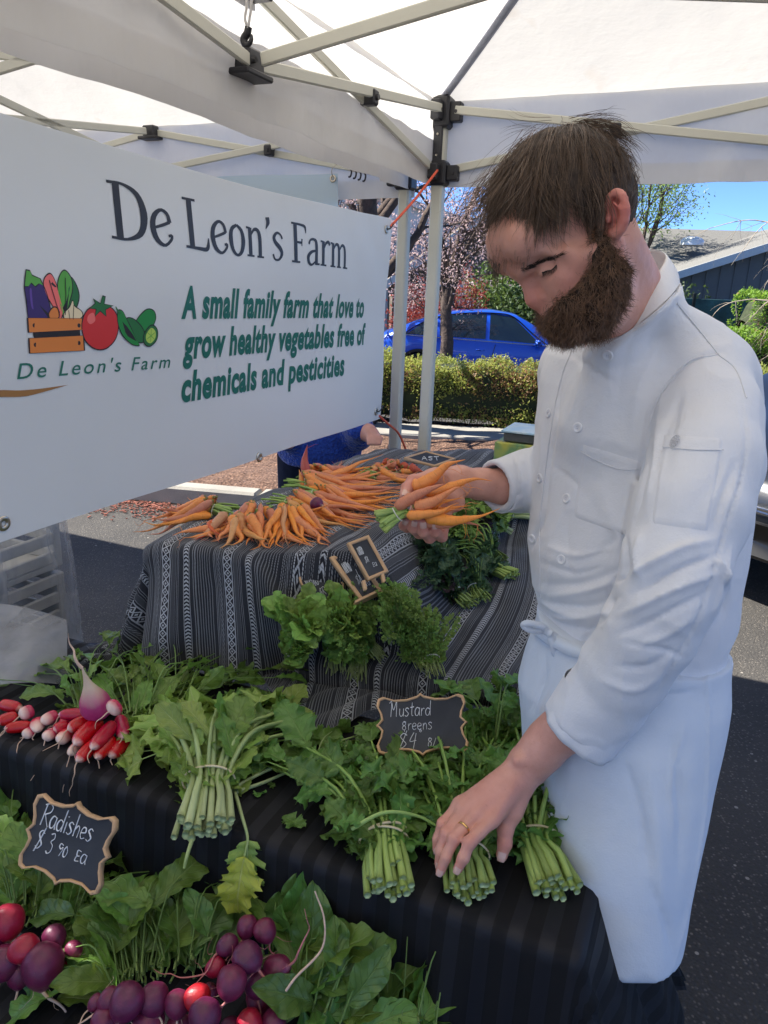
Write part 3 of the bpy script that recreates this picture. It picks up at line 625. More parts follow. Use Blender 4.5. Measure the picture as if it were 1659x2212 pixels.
def car(name, label, base, heading, paint, belt_chrome=True, L=4.7, Wd=1.9, Hh=1.6, hood=.98):
    """side profile lofted across the width; x forward, y left"""
    t = thing(name, label, 'car', base); f = nrm(A3(heading[0], heading[1], 0)); l = A3(-f[1], f[0], 0); B = np.asarray(base, float)
    w3 = lambda x, y, z: B+f*x+l*y+EZ*z
    xs = np.linspace(-L/2, L/2, 75)
    top = np.interp(xs, [-L/2, -L/2+.06, -2.0, -1.45, -.7, .05, .6, 1.45, 1.9, 2.22, L/2], [.78, 1.02, 1.12, 1.36, 1.55, 1.60, 1.53, hood+.10, hood, hood-.12, .62])
    for _ in range(3): top[1:-1] = (top[:-2]+2*top[1:-1]+top[2:])/4
    belt = np.interp(xs, [-L/2, -1.9, -1.4, 1.3, 1.7, 2.2, L/2], [.76, 1.06, 1.03, .93, hood-.05, hood-.16, .60])
    bot = np.interp(xs, [-L/2, -2.2, -2.0, 2.05, 2.2, L/2], [.45, .32, .22, .2, .28, .42])
    hw = Wd/2*np.interp(xs, [-L/2, -2.2, -1.6, 1.5, 2.1, L/2], [.66, .88, 1, 1, .90, .62])
    sec = np.zeros((75, 17, 3)); wx = (-1.42, 1.45); wr = .39
    for i, x in enumerate(xs):
        zb = bot[i]
        for c_ in wx:
            if abs(x-c_) < wr: zb = max(zb, math.sqrt(wr*wr-(x-c_)**2)+.33)
        b = min(belt[i], top[i]-.02); rt = top[i]; h = hw[i]; roofw = h*(.70 if rt-b > .25 else .70+.18*(1-(rt-b)/.25))
        zs = [zb, zb+(b-zb)*.15, zb+(b-zb)*.45, zb+(b-zb)*.75, b, b+(rt-b)*.55, rt-(rt-b)*.08, rt]
        ws = [h*.965, h*.99, h*1.0, h*.985, h*.94, (h*.94+roofw)/2+.01, roofw, roofw*.55]
        pts = [(ws[k], zs[k]) for k in range(8)]+[(0, rt+.015)]
        for j in range(17):
            y, z = pts[j] if j < 9 else (-pts[16-j][0], pts[16-j][1]); sec[i, j] = w3(x, y, z)
    F = gridF(75, 17).tolist()+[list(range(17)), list(range(74*17, 75*17))[::-1]]
    body = mobj('body', sec, F, paint, t)
    mobj('underbody', *boxVF(w3(0, 0, .30), f*(L/2-.25), l*(Wd/2-.2), EZ*.10, .03), M['trim'], t)
    def side(x, s, r, out=.006):   # point on the glass band at x, r 0 belt..1 roof
        i = np.interp(x, xs, np.arange(75)); i0 = int(i); q = sec[i0]*(1-(i-i0))+sec[min(i0+1, 74)]*(i-i0); q = q if s > 0 else q[::-1]
        tt = 4+r*2.0; j0 = int(tt); p = q[j0]*(1-(tt-j0))+q[min(j0+1, 8)]*(tt-j0); return p+l*s*out
    for s in (1, -1):
        for x0, x1, k0, k1 in ((.03, 1.12, 0, 1), (-1.0, -.05, 0, 0), (-1.72, -1.08, 1, 0)):
            nu, nv = 14, 6; G = np.zeros((nu, nv, 3))
            for a in range(nu):
                for c_ in range(nv):
                    r = c_/(nv-1); xa, xb = x0, x1
                    if k1: xb = x1-.62*r
                    if k0: xa = x0+.45*r
                    G[a, c_] = side(xa+(xb-xa)*a/(nu-1), s, .06+.90*r)
            Fg = gridF(nu, nv); Fg = Fg if s < 0 else Fg[:, ::-1]
            g_ = mobj('side_window', G, Fg, M['carglass'], t)
        pts = [side(x, s, .0, .012) for x in np.linspace(-1.75, 1.25, 20)]
        V, F2, _ = tubeVF(pts, .010, 6); mobj('belt_trim', V, F2, M['chrome'], t)
        pts = [side(x, s, r, .010) for x, r in [(-1.75, 0), (-1.5, .62), (-1.1, .98), (-.5, 1.0), (.1, 1.0), (.5, .98), (.9, .5), (1.25, 0)]]
        V, F2, _ = tubeVF(spline(pts, 30), .012, 6); mobj('window_frame', V, F2, M['trim'], t)
        for x in (-.0, -1.04):   # door gaps
            pts = [w3(x+.02*k, s*np.interp(x, xs, hw)*(.965+.035*math.sin(k/8*3.1))*1.002, .3+k*(.62/8)) for k in range(9)]
            V, F2, _ = tubeVF(pts, .006, 5); mobj('door_gap', V, F2, M['trim'], t)
        for x in (-.15, -1.15): mobj('door_handle', *boxVF(w3(x, s*(np.interp(x, xs, hw)*1.0+.004), .80), f*.09, l*.012, EZ*.012, .006), paint, t)
        mb = MB(); V, F2 = boxVF(w3(1.02, s*(Wd/2+.09), .99), f*.07, l*.10, EZ*.07, .045); mb.add(V, F2); V, F2 = boxVF(w3(1.05, s*(Wd/2-.02), .95), f*.04, l*.05, EZ*.02, .01); mb.add(V, F2); mb.build('wing_mirror', paint, t)
        mobj('headlight', *boxVF(w3(L/2-.22, s*hw[-5]*.80, hood-.24), f*.13+l*(-s)*.16, l*.03*1.0+f*.05*s*0, EZ*.055, .02), M['lamp'], t)
        mobj('side_repeater', *boxVF(w3(1.22, s*(np.interp(1.22, xs, hw)+.006), .74), f*.05, l*.006, EZ*.012, .004), M['chrome'], t)
        for x in wx:
            a = np.linspace(0, 2*math.pi, 29)[:-1]; prof = [(.335, -.10), (.345, -.06), (.345, .07), (.33, .10), (.25, .112), (.235, .10)]
            G = np.array([[w3(x+r*math.cos(q), s*(Wd/2-.115+o), .345+r*math.sin(q)) for q in a] for r, o in prof]); FF = gridF(6, 28, False, True); FF = FF if s > 0 else FF[:, ::-1]
            ty = mobj('tyre', G, FF, M['rubber'], t)
            mb = MB()
            for k in range(5):
                q = k*2*math.pi/5+.3; c_ = w3(x+.12*math.cos(q), s*(Wd/2-.03), .345+.12*math.sin(q)); d = f*math.cos(q)+EZ*math.sin(q); V, F2 = boxVF(c_, d*.12, np.cross(d, l)*.028, l*.012, .006); mb.add(V, F2)
            G = np.array([[w3(x+r*math.cos(q), s*(Wd/2-.06+o), .345+r*math.sin(q)) for q in a] for r, o in ((.24, .04), (.225, .03), (.22, -.02), (.0, -.03))]); mb.add(G, FF[:28*3]); mb.build('wheel_rim', M['alloy'], ty)
            G = np.array([[w3(x+r*math.cos(q), s*(Wd/2*(1.0)+.004), .345+r*math.sin(q)) for q in np.linspace(-.15, math.pi+.15, 24)] for r in (.375, .43)]); mobj('wheel_arch', G, gridF(2, 24), M['trim'], t)
    # windscreen, rear window, bumper grille, plate strip
    for nm, x0, x1 in (('windscreen', .62, 1.42), ('rear_window', -2.0, -1.3)):
        G = np.zeros((12, 9, 3))
        for a in range(12):
            x = x0+(x1-x0)*a/11; i = np.interp(x, xs, np.arange(75)); i0 = int(i); q = sec[i0]*(1-(i-i0))+sec[i0+1]*(i-i0)
            for c_ in range(9):
                tt = 6.6+(9.4-6.6)*c_/8; j0 = int(tt); G[a, c_] = q[j0]*(1-(tt-j0))+q[j0+1]*(tt-j0)+EZ*.008
        mobj(nm, G, gridF(12, 9), M['carglass'], t)
    mobj('bumper_grille', *boxVF(w3(L/2-.05, 0, .40), f*.06, l*Wd*.30, EZ*.10, .02), M['trim'], t)
    mobj('chrome_strip', *boxVF(w3(L/2-.03, 0, .55), f*.05, l*Wd*.33, EZ*.018, .01), M['chrome'], t)
    return t
cb = W(990, 900, 16.4)
car('parked_car', 'shiny blue parked car beyond the green hedge', (2.05, 16.6, -.48), (1, -.04), M['bluepaint'])
car('parked_car', 'black parked car with chrome bumper strip just behind the chef', (3.80, 4.72, 0), (-.86, -.51), M['blackpaint'], Hh=1.45, hood=.86)

# ================================================================== foliage helpers
def leafmat(name, c1, c2, tr=.35, rough=.5, trc=None, objrand=False):
    n = NT(name); v = n.coord('Object'); r = n.new('ObjectInfo').outputs['Random']
    a = n.noise(3, 3, v); g = n.new('TexNoise', {'Vector': v, 'Scale': 45.0, 'Detail': 1.0}).outputs[0]
    f = n.ramp(n.math('ADD', n.math('MULTIPLY', a, .5), n.math('MULTIPLY', g, .5)), [(.35, 0.), (.65, 1.)])
    c = n.mix(f, c1, c2); n.set(color=c, rough=rough, spec=.35); n.translucent(tr, trc or tuple(min(1, x*1.5) for x in c2)); return n.m
def quads_cloud(P, size, rs, flat=.0):
    """random little leaf quads at points P"""
    n = len(P); a = rs.normal(size=(n, 3)); a /= np.linalg.norm(a, axis=1)[:, None]; b = np.cross(a, rs.normal(size=(n, 3))); b /= np.linalg.norm(b, axis=1)[:, None]+1e-9
    s = size*rs.uniform(.6, 1.3, n)[:, None]; c_ = np.cross(a, b)*s*.12
    V = np.stack([P-a*s, P-b*s*.45+c_, P+a*s, P+b*s*.45+c_], 1).reshape(-1, 3); return V, np.arange(4*n).reshape(-1, 4)
M['bark'] = simple('bark', (.075, .052, .04), .95, .35, 18, bump=.01, bscale=40); M['bark2'] = simple('pale_bark', (.30, .25, .19), .9, .25, 18, bump=.004, bscale=60)
def tree(name, label, base, h, spread, rs, leaf=None, lsize=.06, nleaf=8000, depth=4, r0=.12, bark='bark', lean=(0, 0, 0), droop=0., first=.35, crown_name='crown', up=.5):
    t = thing(name, label, 'tree', base); B = np.asarray(base, float); mb = MB(); tips = []
    def grow_(p, d, L, r, k):
        n = 7 if k else 9; P = [p]; q = p.copy(); dd = d.copy()
        for i in range(n):
            dd = nrm(dd+rs.normal(size=3)*.14+EZ*(.05*up-droop*k*.04)); q = q+dd*L/n; P.append(q.copy())
        rr = np.linspace(r, r*.55 if k < depth else r*.25, n+1); V, F, _ = tubeVF(P, rr, 6 if k < 2 else 3, cap=False); mb.add(V, F)
        if k >= depth: tips.extend(P[2:]); return
        if k >= depth-1: tips.extend(P[4:])
        for j in range(rs.randint(3, 5) if k else 7):
            u = rs.uniform(first if k == 0 else .3, 1.0); i = min(n, int(u*n)); a = rs.normal(size=3); a = nrm(a-dd*np.dot(a, dd))
            grow_(P[i], nrm(dd*.55+a*(.75*spread)+EZ*.15*up), L*rs.uniform(.5, .72), rr[i]*rs.uniform(.45, .65), k+1)
        grow_(P[-1], dd, L*.6, rr[-1], k+1)
    grow_(B-EZ*.1, nrm(EZ+A3(*lean)), h*.5, r0, 0)
    mb.build('trunk', M[bark], t)
    if leaf is not None:
        T = np.array(tips); P = T[rs.randint(0, len(T), nleaf)]+rs.normal(size=(nleaf, 3))*lsize*3.2
        V, F = quads_cloud(P, lsize, rs); kind(mobj(crown_name, V, F, leaf, t, smooth=False), 'stuff')
    return t
M['hedge_leaf'] = leafmat('hedge_leaf', (.14, .19, .035), (.34, .36, .08), .35); M['hedge_brown'] = leafmat('hedge_brown_twig', (.16, .09, .04), (.30, .17, .07), .2)
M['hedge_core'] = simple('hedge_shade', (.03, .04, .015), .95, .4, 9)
def hedge(name, label, c, ax, ay, h, n, ls, rs, brown=.2, leaf=None, z0=.0):
    """lumpy hedge: centre line c +- ax, half depth ay, height h"""
    t = thing(name, label, 'hedge', c); c = np.asarray(c, float); ax = np.asarray(ax, float); ay = np.asarray(ay, float)
    L = np.linalg.norm(ax); nu, nv = 60, 24; G = np.zeros((nu, nv, 3))
    for i, s in enumerate(np.linspace(-1, 1, nu)):
        for j, a in enumerate(np.linspace(-.15*math.pi, 1.15*math.pi, nv)):
            sq = lambda x: math.copysign(abs(x)**.55, x); yy = sq(math.cos(a)); zz = sq(math.sin(a)); k = .78*(1-max(0, abs(s)-.93)*6)
            q = c+ax*s*.97+ay*yy*k+EZ*(z0+h*.5+h*.5*(zz)*k*1.05); G[i, j] = q+A3(0, 0, 1)*.04*vnoise(q, 4)
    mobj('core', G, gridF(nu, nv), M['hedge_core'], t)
    N = n; s = rs.uniform(-1, 1, N); a = rs.uniform(-.12*math.pi, 1.12*math.pi, N); sq = lambda x: np.sign(x)*np.abs(x)**.55
    P = c+s[:, None]*ax+sq(np.cos(a))[:, None]*ay+EZ*(z0+h*.5+h*.5*sq(np.sin(a)))[:, None]
    lump = vnoise(P, 3.2)*.10+vnoise(P, 9)*.05; D = nrm_rows(sq(np.cos(a))[:, None]*ay/np.linalg.norm(ay)+EZ*sq(np.sin(a))[:, None])
    P = P+D*(lump+rs.normal(size=N)*.025-np.abs(rs.normal(size=N))*.03)[:, None]
    keep = vnoise(P, 5, 3) > -.5; P = P[keep]; br = (vnoise(P, 2.2, 9)+rs.normal(size=len(P))*.3) > (1-brown*2.2)
    V, F = quads_cloud(P[~br], ls, rs); kind(mobj('foliage', V, F, leaf or M['hedge_leaf'], t, smooth=False), 'stuff')
    if br.any():
        V, F = quads_cloud(P[br], ls*.9, rs); kind(mobj('dry_foliage', V, F, M['hedge_brown'], t, smooth=False), 'stuff')
    mb = MB()
    for i in range(int(L*60)):   # bare twigs low down and poking out on top
        p = c+ax*rs.uniform(-1, 1)+ay*rs.uniform(-1, -.3)+EZ*z0; top = i % 5 == 0
        p0 = p+EZ*(h*.95 if top else .02); d = A3(rs.normal()*.3, rs.normal()*.2, 1); P = spline([p0, p0+d*h*.15+rs.normal(size=3)*.03, p0+d*h*.3+rs.normal(size=3)*.05], 5) if not top else [p0, p0+d*.06, p0+d*.12]
        V, F, _ = tubeVF(P, .004 if not top else .002, 3, cap=False); mb.add(V, F)
    kind(mb.build('twigs', M['bark'], t), 'stuff')
    return t
def nrm_rows(a): return a/(np.linalg.norm(a, axis=1)[:, None]+1e-9)
rs = np.random.RandomState(11)
hedge('garden_hedge', 'clipped yellow-green hedge with brown patches in front of the blue car', (1.6, 8.05, 0), (2.8, -.25, 0), (.03, .42, 0), .78, 60000, .018, rs, .22)
# a taller dead seed head rising above the hedge
M['bright_hedge'] = leafmat('bright_hedge_leaf', (.10, .20, .02), (.24, .38, .05), .4)
hedge('garden_hedge', 'bright green low hedge seen past the chef\'s shoulder', (7.2, 12.6, -.1), (2.1, -.3, 0), (.05, .5, 0), 1.15, 16000, .03, rs, .02, M['bright_hedge'])
hedge('garden_hedge', 'bright green tall clipped hedge behind the low one at the far right', (8.9, 14.6, -.4), (2.2, -.2, 0), (.05, .6, 0), 2.1, 16000, .035, rs, .02, M['bright_hedge'])
M['blossom'] = leafmat('pink_blossom', (.40, .26, .24), (.60, .45, .43), .35); M['redleaf'] = leafmat('red_shrub_leaf', (.16, .03, .03), (.32, .07, .05), .3)
M['dkgreen'] = leafmat('dark_evergreen', (.018, .045, .015), (.07, .11, .03), .25); M['midgreen'] = leafmat('fresh_tree_leaf', (.10, .18, .04), (.26, .36, .10), .4)
tree('blossom_tree', 'pink blossoming plum tree behind the tent poles', (.95, 13.2, 0), 4.4, .95, np.random.RandomState(4), M['blossom'], .026, 7500, 4, .13, first=.25)
tree('blossom_tree', 'second pink blossoming tree further left, half hidden by the banner', (-.55, 15.5, 0), 5.2, 1.0, np.random.RandomState(8), M['blossom'], .032, 7500, 4, .15)
tree('shade_tree', 'thick dark forked tree trunk right above the banner edge', (-.28, 7.6, .1), 4.6, .9, np.random.RandomState(12), None, .04, 0, 2, .17, lean=(-.05, 0, 0), first=.62)
def shrub(name, label, base, r, h, mat_, n, ls, seed, cat='shrub'):
    t = thing(name, label, cat, base); q = np.random.RandomState(seed); B = np.asarray(base, float)
    d = nrm_rows(q.normal(size=(n, 3))); d[:, 2] = np.abs(d[:, 2])**.7; rad = np.clip(q.normal(.85, .18, n), .1, 1.15)*(1+.22*vnoise(d*1.7+seed, 2))
    P = B+d*A3(r, r*.8, h)*rad[:, None]; V, F = quads_cloud(P, ls, q); kind(mobj('crown', V, F, mat_, t, smooth=False), 'stuff')
    mb = MB()
    for i in range(9):
        e = B+nrm(q.normal(size=3)*A3(1, 1, .2)+EZ*1.2)*h*.8; V, F, _ = tubeVF(spline([B, (B+e)/2+q.normal(size=3)*.1, e], 6), np.linspace(.04, .01, 6), 5, cap=False); mb.add(V, F)
    mb.build('trunk', M['bark'], t); return t
shrub('red_shrub', 'dark red leaved shrub between the tent poles and the blue car roof', (.9, 18.6, -.4), 1.0, 1.8, M['redleaf'], 7000, .045, 2)
shrub('red_shrub', 'rust red shrub at the foot of the shingled gable', (1.75, 18.9, -.4), .75, 2.0, M['redleaf'], 4500, .045, 31)
shrub('evergreen_bush', 'large dark evergreen bush behind the blue car windscreen', (4.4, 20.0, -.4), 2.5, 2.3, M['dkgreen'], 15000, .07, 3)
shrub('evergreen_bush', 'climbing green bush growing up the shingled gable', (3.1, 20.4, -.4), 1.25, 2.7, leafmat('vine_leaf', (.05, .10, .02), (.15, .22, .05), .3), 11000, .06, 5)
shrub('evergreen_bush', 'dark bush between the chef\'s face and the grey house', (6.8, 21, -.4), 1.9, 2.0, M['dkgreen'], 9000, .07, 9)
tree('budding_tree', 'pale green budding tree just behind the chef\'s neck', (9.6, 29, 0), 7.6, .8, np.random.RandomState(21), M['midgreen'], .06, 7000, 4, .18)
tree('bare_tree', 'bare branched tree in front of the grey house at the far right', (7.1, 11.2, 0), 5.2, 1.15, np.random.RandomState(7), None, r0=.085, depth=4, bark='bark2', droop=1.2, first=.15)
for x, y, sd_, lab in ((24, 48, 2, 'distant bare poplar above the grey roof, left one'), (27.2, 50, 3, 'distant bare poplar above the grey roof, right one')):
    tree('poplar_tree', lab, (x, y, 0), 9.5, .25, np.random.RandomState(sd_), None, r0=.16, depth=3, up=2.5, first=.1)
# ================================================================== houses
def mk_siding(name, col, pitch=.2, horiz=False):
    n = NT(name); o = n.coord('Object'); s = n.new('SeparateXYZ', {0: o}); w = n.math('ADD', n.math('MULTIPLY', s.outputs[0], 1.0), n.math('MULTIPLY', s.outputs[1], .35))
    n.set(color=n.ramp(n.noise(1.5, 4), [(.3, tuple(c*.85 for c in col)), (.7, col)]), rough=.8); return n.m
M['greywall'] = mk_siding('grey_siding', (.125, .13, .13)); M['whitewall'] = mk_siding('white_siding', (.62, .66, .68)); M['greyroof'] = simple('grey_shingles', (.17, .165, .15), .95, .25, 30, bump=.01, bscale=30)
M['brownroof'] = simple('brown_shakes', (.15, .12, .09), .95, .35, 12, bump=.02, bscale=25); M['fascia'] = simple('painted_fascia', (.50, .52, .52), .6, .05); M['dark'] = simple('dark_opening', (.012, .013, .014), .6, .1)
M['houseglass'] = glassmat('house_window_glass', (.05, .07, .08))
def gable_house(name, label, base, ang, w, d, hw_, rise, wall, roof, over=.35, windows=(), planks=0, zb=-.5):
    """gable end faces -y before turning by ang"""
    t = thing(name, label, 'house', base); c_, s_ = math.cos(ang), math.sin(ang); X_ = A3(c_, s_, 0); Y_ = A3(-s_, c_, 0); B = np.asarray(base, float)
    p = lambda x, y, z: B+X_*x+Y_*y+EZ*z
    V = [p(-w/2, 0, zb), p(w/2, 0, zb), p(w/2, 0, hw_), p(0, 0, hw_+rise), p(-w/2, 0, hw_), p(-w/2, d, zb), p(w/2, d, zb), p(w/2, d, hw_), p(0, d, hw_+rise), p(-w/2, d, hw_)]
    mobj('wall', V, [[0, 1, 2, 3, 4], [6, 5, 9, 8, 7], [1, 6, 7, 2], [5, 0, 4, 9]], wall, t, smooth=False)
    if planks:
        b0, F0 = boxVF((0, 0, 0), (.012, 0, 0), (0, .012, 0), (0, 0, .5))
        for i in range(int(w/planks)):
            x = -w/2+planks*(i+.5); top = hw_+rise*(1-abs(x)/(w/2))
            V, F = boxVF(p(x, -.012, (zb+top)/2), X_*.02, Y_*.014, EZ*(top-zb)/2, 0); mobj('batten', V, F, wall, t, smooth=False)
    sl = math.hypot(w/2, rise); 
    for s in (-1, 1):
        e = p(s*(w/2), d/2, hw_); r = p(0, d/2, hw_+rise); dn = nrm(e-r); e = e+dn*over; n_ = nrm(np.cross(dn, Y_)); n_ = n_ if n_[2] > 0 else -n_
        rf = mobj('roof', *boxVF((e+r)/2+n_*.06, (e-r)/2, Y_*(d/2+over), n_*.05, .01), roof, t, smooth=False)
        # courses of shingles, each a proud strip
        k = 16
        for i in range(k):
            a = r+(e-r)*(i+.5)/k; V, F = boxVF(a+n_*(.118), (e-r)/2/k*1.02+n_*-.006, Y_*(d/2+over), n_*.008); mobj('shingle_course', V, F, roof, rf, smooth=False)
        mobj('fascia_board', *boxVF((e+r)/2+n_*.02-Y_*(d/2+over+.02), (e-r)/2, Y_*.02, n_*.11, .005), M['fascia'], t, smooth=False)
    for (x, z, ww, hh) in windows:
        wf = mobj('window', *boxVF(p(x, -.03, z), X_*ww/2, Y_*.03, EZ*hh/2, .01), M['fascia'], t, smooth=False)
        for q in (-1, 1): mobj('pane', *boxVF(p(x+q*ww*.23, -.065, z), X_*ww*.2, Y_*.008, EZ*hh*.42, 0), M['houseglass'], wf, smooth=False)
    return t, p
h1, p1 = gable_house('grey_house', 'dark grey house with light gable trim at the right', (14.0, 23.0, -.3), -.10, 12.0, 9, 2.25, 2.15, M['greywall'], M['greyroof'], windows=((-3.4, 1.3, 1.2, 1.0), (.4, 1.3, 1.8, 1.2)), planks=.4)
# long lower roof running left of the gable, with a skylight dome
V, F = boxVF(W(1470, 548, 27.5), A3(5.4, -.5, 0), A3(.25, 2.6, 1.0), A3(0, -.03, .07), .02)
hw2 = thing('low_house', 'low grey roofed wing with a skylight dome behind the chef\'s collar', 'house', W(1470, 548, 27.5)*A3(1, 1, 0)); rf = mobj('roof', V, F, M['greyroof'], hw2, smooth=False)
cw = W(1470, 548, 27.5); mobj('wall', *boxVF(cw+A3(.1, .6, -2.1), A3(5.2, -.45, 0), A3(.15, 1.8, 0), A3(0, 0, 1.75), .02), M['greywall'], hw2, smooth=False)
a = np.linspace(0, 2*math.pi, 21)[:-1]; sc_ = W(1495, 524, 27.0); G = np.array([[sc_+A3(r*math.cos(q)*.42, r*math.sin(q)*.42, z) for q in a] for r, z in ((1, -.10), (1, .02), (.93, .08), (.75, .15), (.4, .20), (0.01, .215))])
mobj('skylight_dome', G, gridF(6, 20, False, True), simple('skylight', (.75, .77, .78), .15, .03, spec=.8, coat=1), rf)
gable_house('white_house', 'pale two-storey house behind the blossom tree', (-.6, 28, 0), .12, 7.5, 8, 3.6, 1.0, M['whitewall'], M['brownroof'], windows=((-2.2, 2.6, 1.0, 1.2), (.2, 2.6, 1.0, 1.2), (2.4, 2.6, .9, 1.2), (2.4, .6, 1.0, 1.2), (-1.2, .5, 1.0, 1.9)))
gable_house('shingled_house', 'brown shingled gable house behind the climbing bush', (2.7, 25, 0), .05, 5.4, 7, 1.7, 1.95, simple('shake_wall', (.14, .11, .08), .9, .3, 9, bump=.02), M['brownroof'], windows=((-.9, 1.2, .9, .9),))
# dark gate and net fence at the far right
fn = thing('yard_fence', 'dark green netted fence below the grey gable', 'fence', (9.5, 16.5, -.4)); M['net'] = simple('green_netting', (.03, .09, .09), .7, .5, 3, bump=.02, bscale=8)
for i in range(9): mobj('fence_panel', *boxVF((6.2+i*1.0, 17.2-i*.08, .55), (.49, -.035, 0), (0, .02, 0), (0, 0, .95), .005), M['net'], fn, smooth=False)
for i in range(10): mobj('fence_post', *boxVF((5.7+i*1.0, 17.24-i*.08, .6), (.035, 0, 0), (0, .035, 0), (0, 0, 1.02), .005), M['trim'], fn, smooth=False)
# ================================================================== cloths
def mk_black():
    n = NT('black_striped_cloth'); uv = n.new('UVMap').outputs[0]; s = n.new('SeparateXYZ', {0: uv})
    f = n.math('FRACT', n.math('DIVIDE', s.outputs[0], .042)); st = n.math('GREATER_THAN', f, .5)
    dust = n.math('MULTIPLY', n.ramp(n.noise(700, 1, uv), [(.72, 0.), (.8, 1.)]), .25)
    c = n.mix(st, (.0045, .0044, .0055), (.0085, .009, .013)); c = n.mix(dust, c, (.05, .05, .055))
    n.set(color=c, rough=n.math('SUBTRACT', .80, n.math('MULTIPLY', st, .24)), spec=.3)
    n.bump(n.noise(1500, 2, uv), .0004, .4); return n.m
M['blackcloth'] = mk_black()
def mk_woven():
    """dark cotton with groups of pale dotted lines and zigzag, diamond and ladder bands; u across the stripes, v along, metres"""
    n = NT('woven_striped_cloth'); uv = n.new('UVMap').outputs[0]; s = n.new('SeparateXYZ', {0: uv}); U, Vv = s.outputs[0], s.outputs[1]
    U = n.math('ADD', U, n.math('MULTIPLY', n.noise(30, 2, uv), .0012))
    per = .135; f = n.math('FRACT', n.math('DIVIDE', U, per))
    A, B, D, Wt = .012, .03, .10, .50
    bands = [(0, B), (.03, A), (.045, Wt), (.055, A), (.07, Wt), (.08, A), (.095, Wt), (.105, D), (.16, A), (.17, Wt*.8), (.18, A), (.20, 1.), (.215, A), (.33, 1.), (.345, A), (.365, Wt), (.375, D), (.43, Wt), (.437, A), (.455, Wt), (.462, A), (.48, Wt), (.487, B), (.56, 1.), (.57, A), (.65, 1.), (.66, B), (.71, Wt), (.72, A), (.74, Wt)]
    q = n.ramp(f, bands, 'CONSTANT')
    g2 = n.math('GREATER_THAN', f, .75); l2 = n.math('FRACT', n.math('MULTIPLY', n.math('SUBTRACT', f, .75), 26.0)); l2 = n.math('MULTIPLY', n.math('LESS_THAN', l2, .36), g2)
    line = n.mix(g2, q, n.mix(l2, (A, A, A), (.42, .42, .42)))
    # dotted look of the lines: fine weave along v
    dot = n.math('GREATER_THAN', n.math('FRACT', n.math('MULTIPLY', Vv, 420.0)), .35)
    # diamonds between .215 and .33
    def tri(x, fr): t = n.math('FRACT', n.math('MULTIPLY', x, fr)); return n.math('ABSOLUTE', n.math('SUBTRACT', t, .5))
    def inb(a, b): return n.math('MULTIPLY', n.math('GREATER_THAN', f, a), n.math('LESS_THAN', f, b))
    w1 = n.math('DIVIDE', n.math('ABSOLUTE', n.math('SUBTRACT', f, .2725)), .115); t1 = tri(Vv, 62.0)
    dd = n.math('ABSOLUTE', n.math('SUBTRACT', n.math('ADD', w1, t1), .47)); dia = n.math('MULTIPLY', n.math('LESS_THAN', dd, .10), inb(.215, .33))
    cen = n.math('MULTIPLY', n.math('LESS_THAN', n.math('ADD', w1, t1), .17), inb(.215, .33)); dia = n.math('MAXIMUM', dia, cen)
    # ladder / chevron rows between .57 and .65
    w2 = n.math('ABSOLUTE', n.math('SUBTRACT', f, .61)); t2 = n.math('FRACT', n.math('ADD', n.math('MULTIPLY', Vv, 130.0), n.math('MULTIPLY', w2, 12.0))); lad = n.math('MULTIPLY', n.math('GREATER_THAN', t2, .5), inb(.575, .645))
    # small steps in the plain dark areas
    w3 = n.math('FRACT', n.math('ADD', n.math('MULTIPLY', Vv, 95.0), n.math('MULTIPLY', f, 40.0))); st = n.math('MULTIPLY', n.math('LESS_THAN', w3, .35), inb(.12, .15))
    pat = n.math('MAXIMUM', n.math('MAXIMUM', dia, lad), n.math('MULTIPLY', st, .55))
    lv = n.new('SeparateColor', {0: line}).outputs[0]; isl = n.math('GREATER_THAN', lv, .3); lv = n.math('MULTIPLY', lv, n.math('SUBTRACT', 1.0, n.math('MULTIPLY', isl, n.math('MULTIPLY', n.math('SUBTRACT', 1.0, dot), .7))))
    lv = n.math('MAXIMUM', lv, n.math('MULTIPLY', pat, n.math('SUBTRACT', 1.0, n.math('MULTIPLY', n.math('SUBTRACT', 1.0, dot), .35))))
    wear = n.ramp(n.noise(14, 4, uv), [(.3, .72), (.7, 1.)])
    c = n.mix(n.math('MULTIPLY', lv, n.new('SeparateColor', {0: wear}).outputs[0]), (.011, .012, .018), (.47, .49, .52))
    n.set(color=c, rough=.9, spec=.25, sheen=.15); n.bump(n.math('ADD', n.math('MULTIPLY', lv, .6), n.noise(900, 2, uv)), .0008, .8); return n.m
M['woven'] = mk_woven()
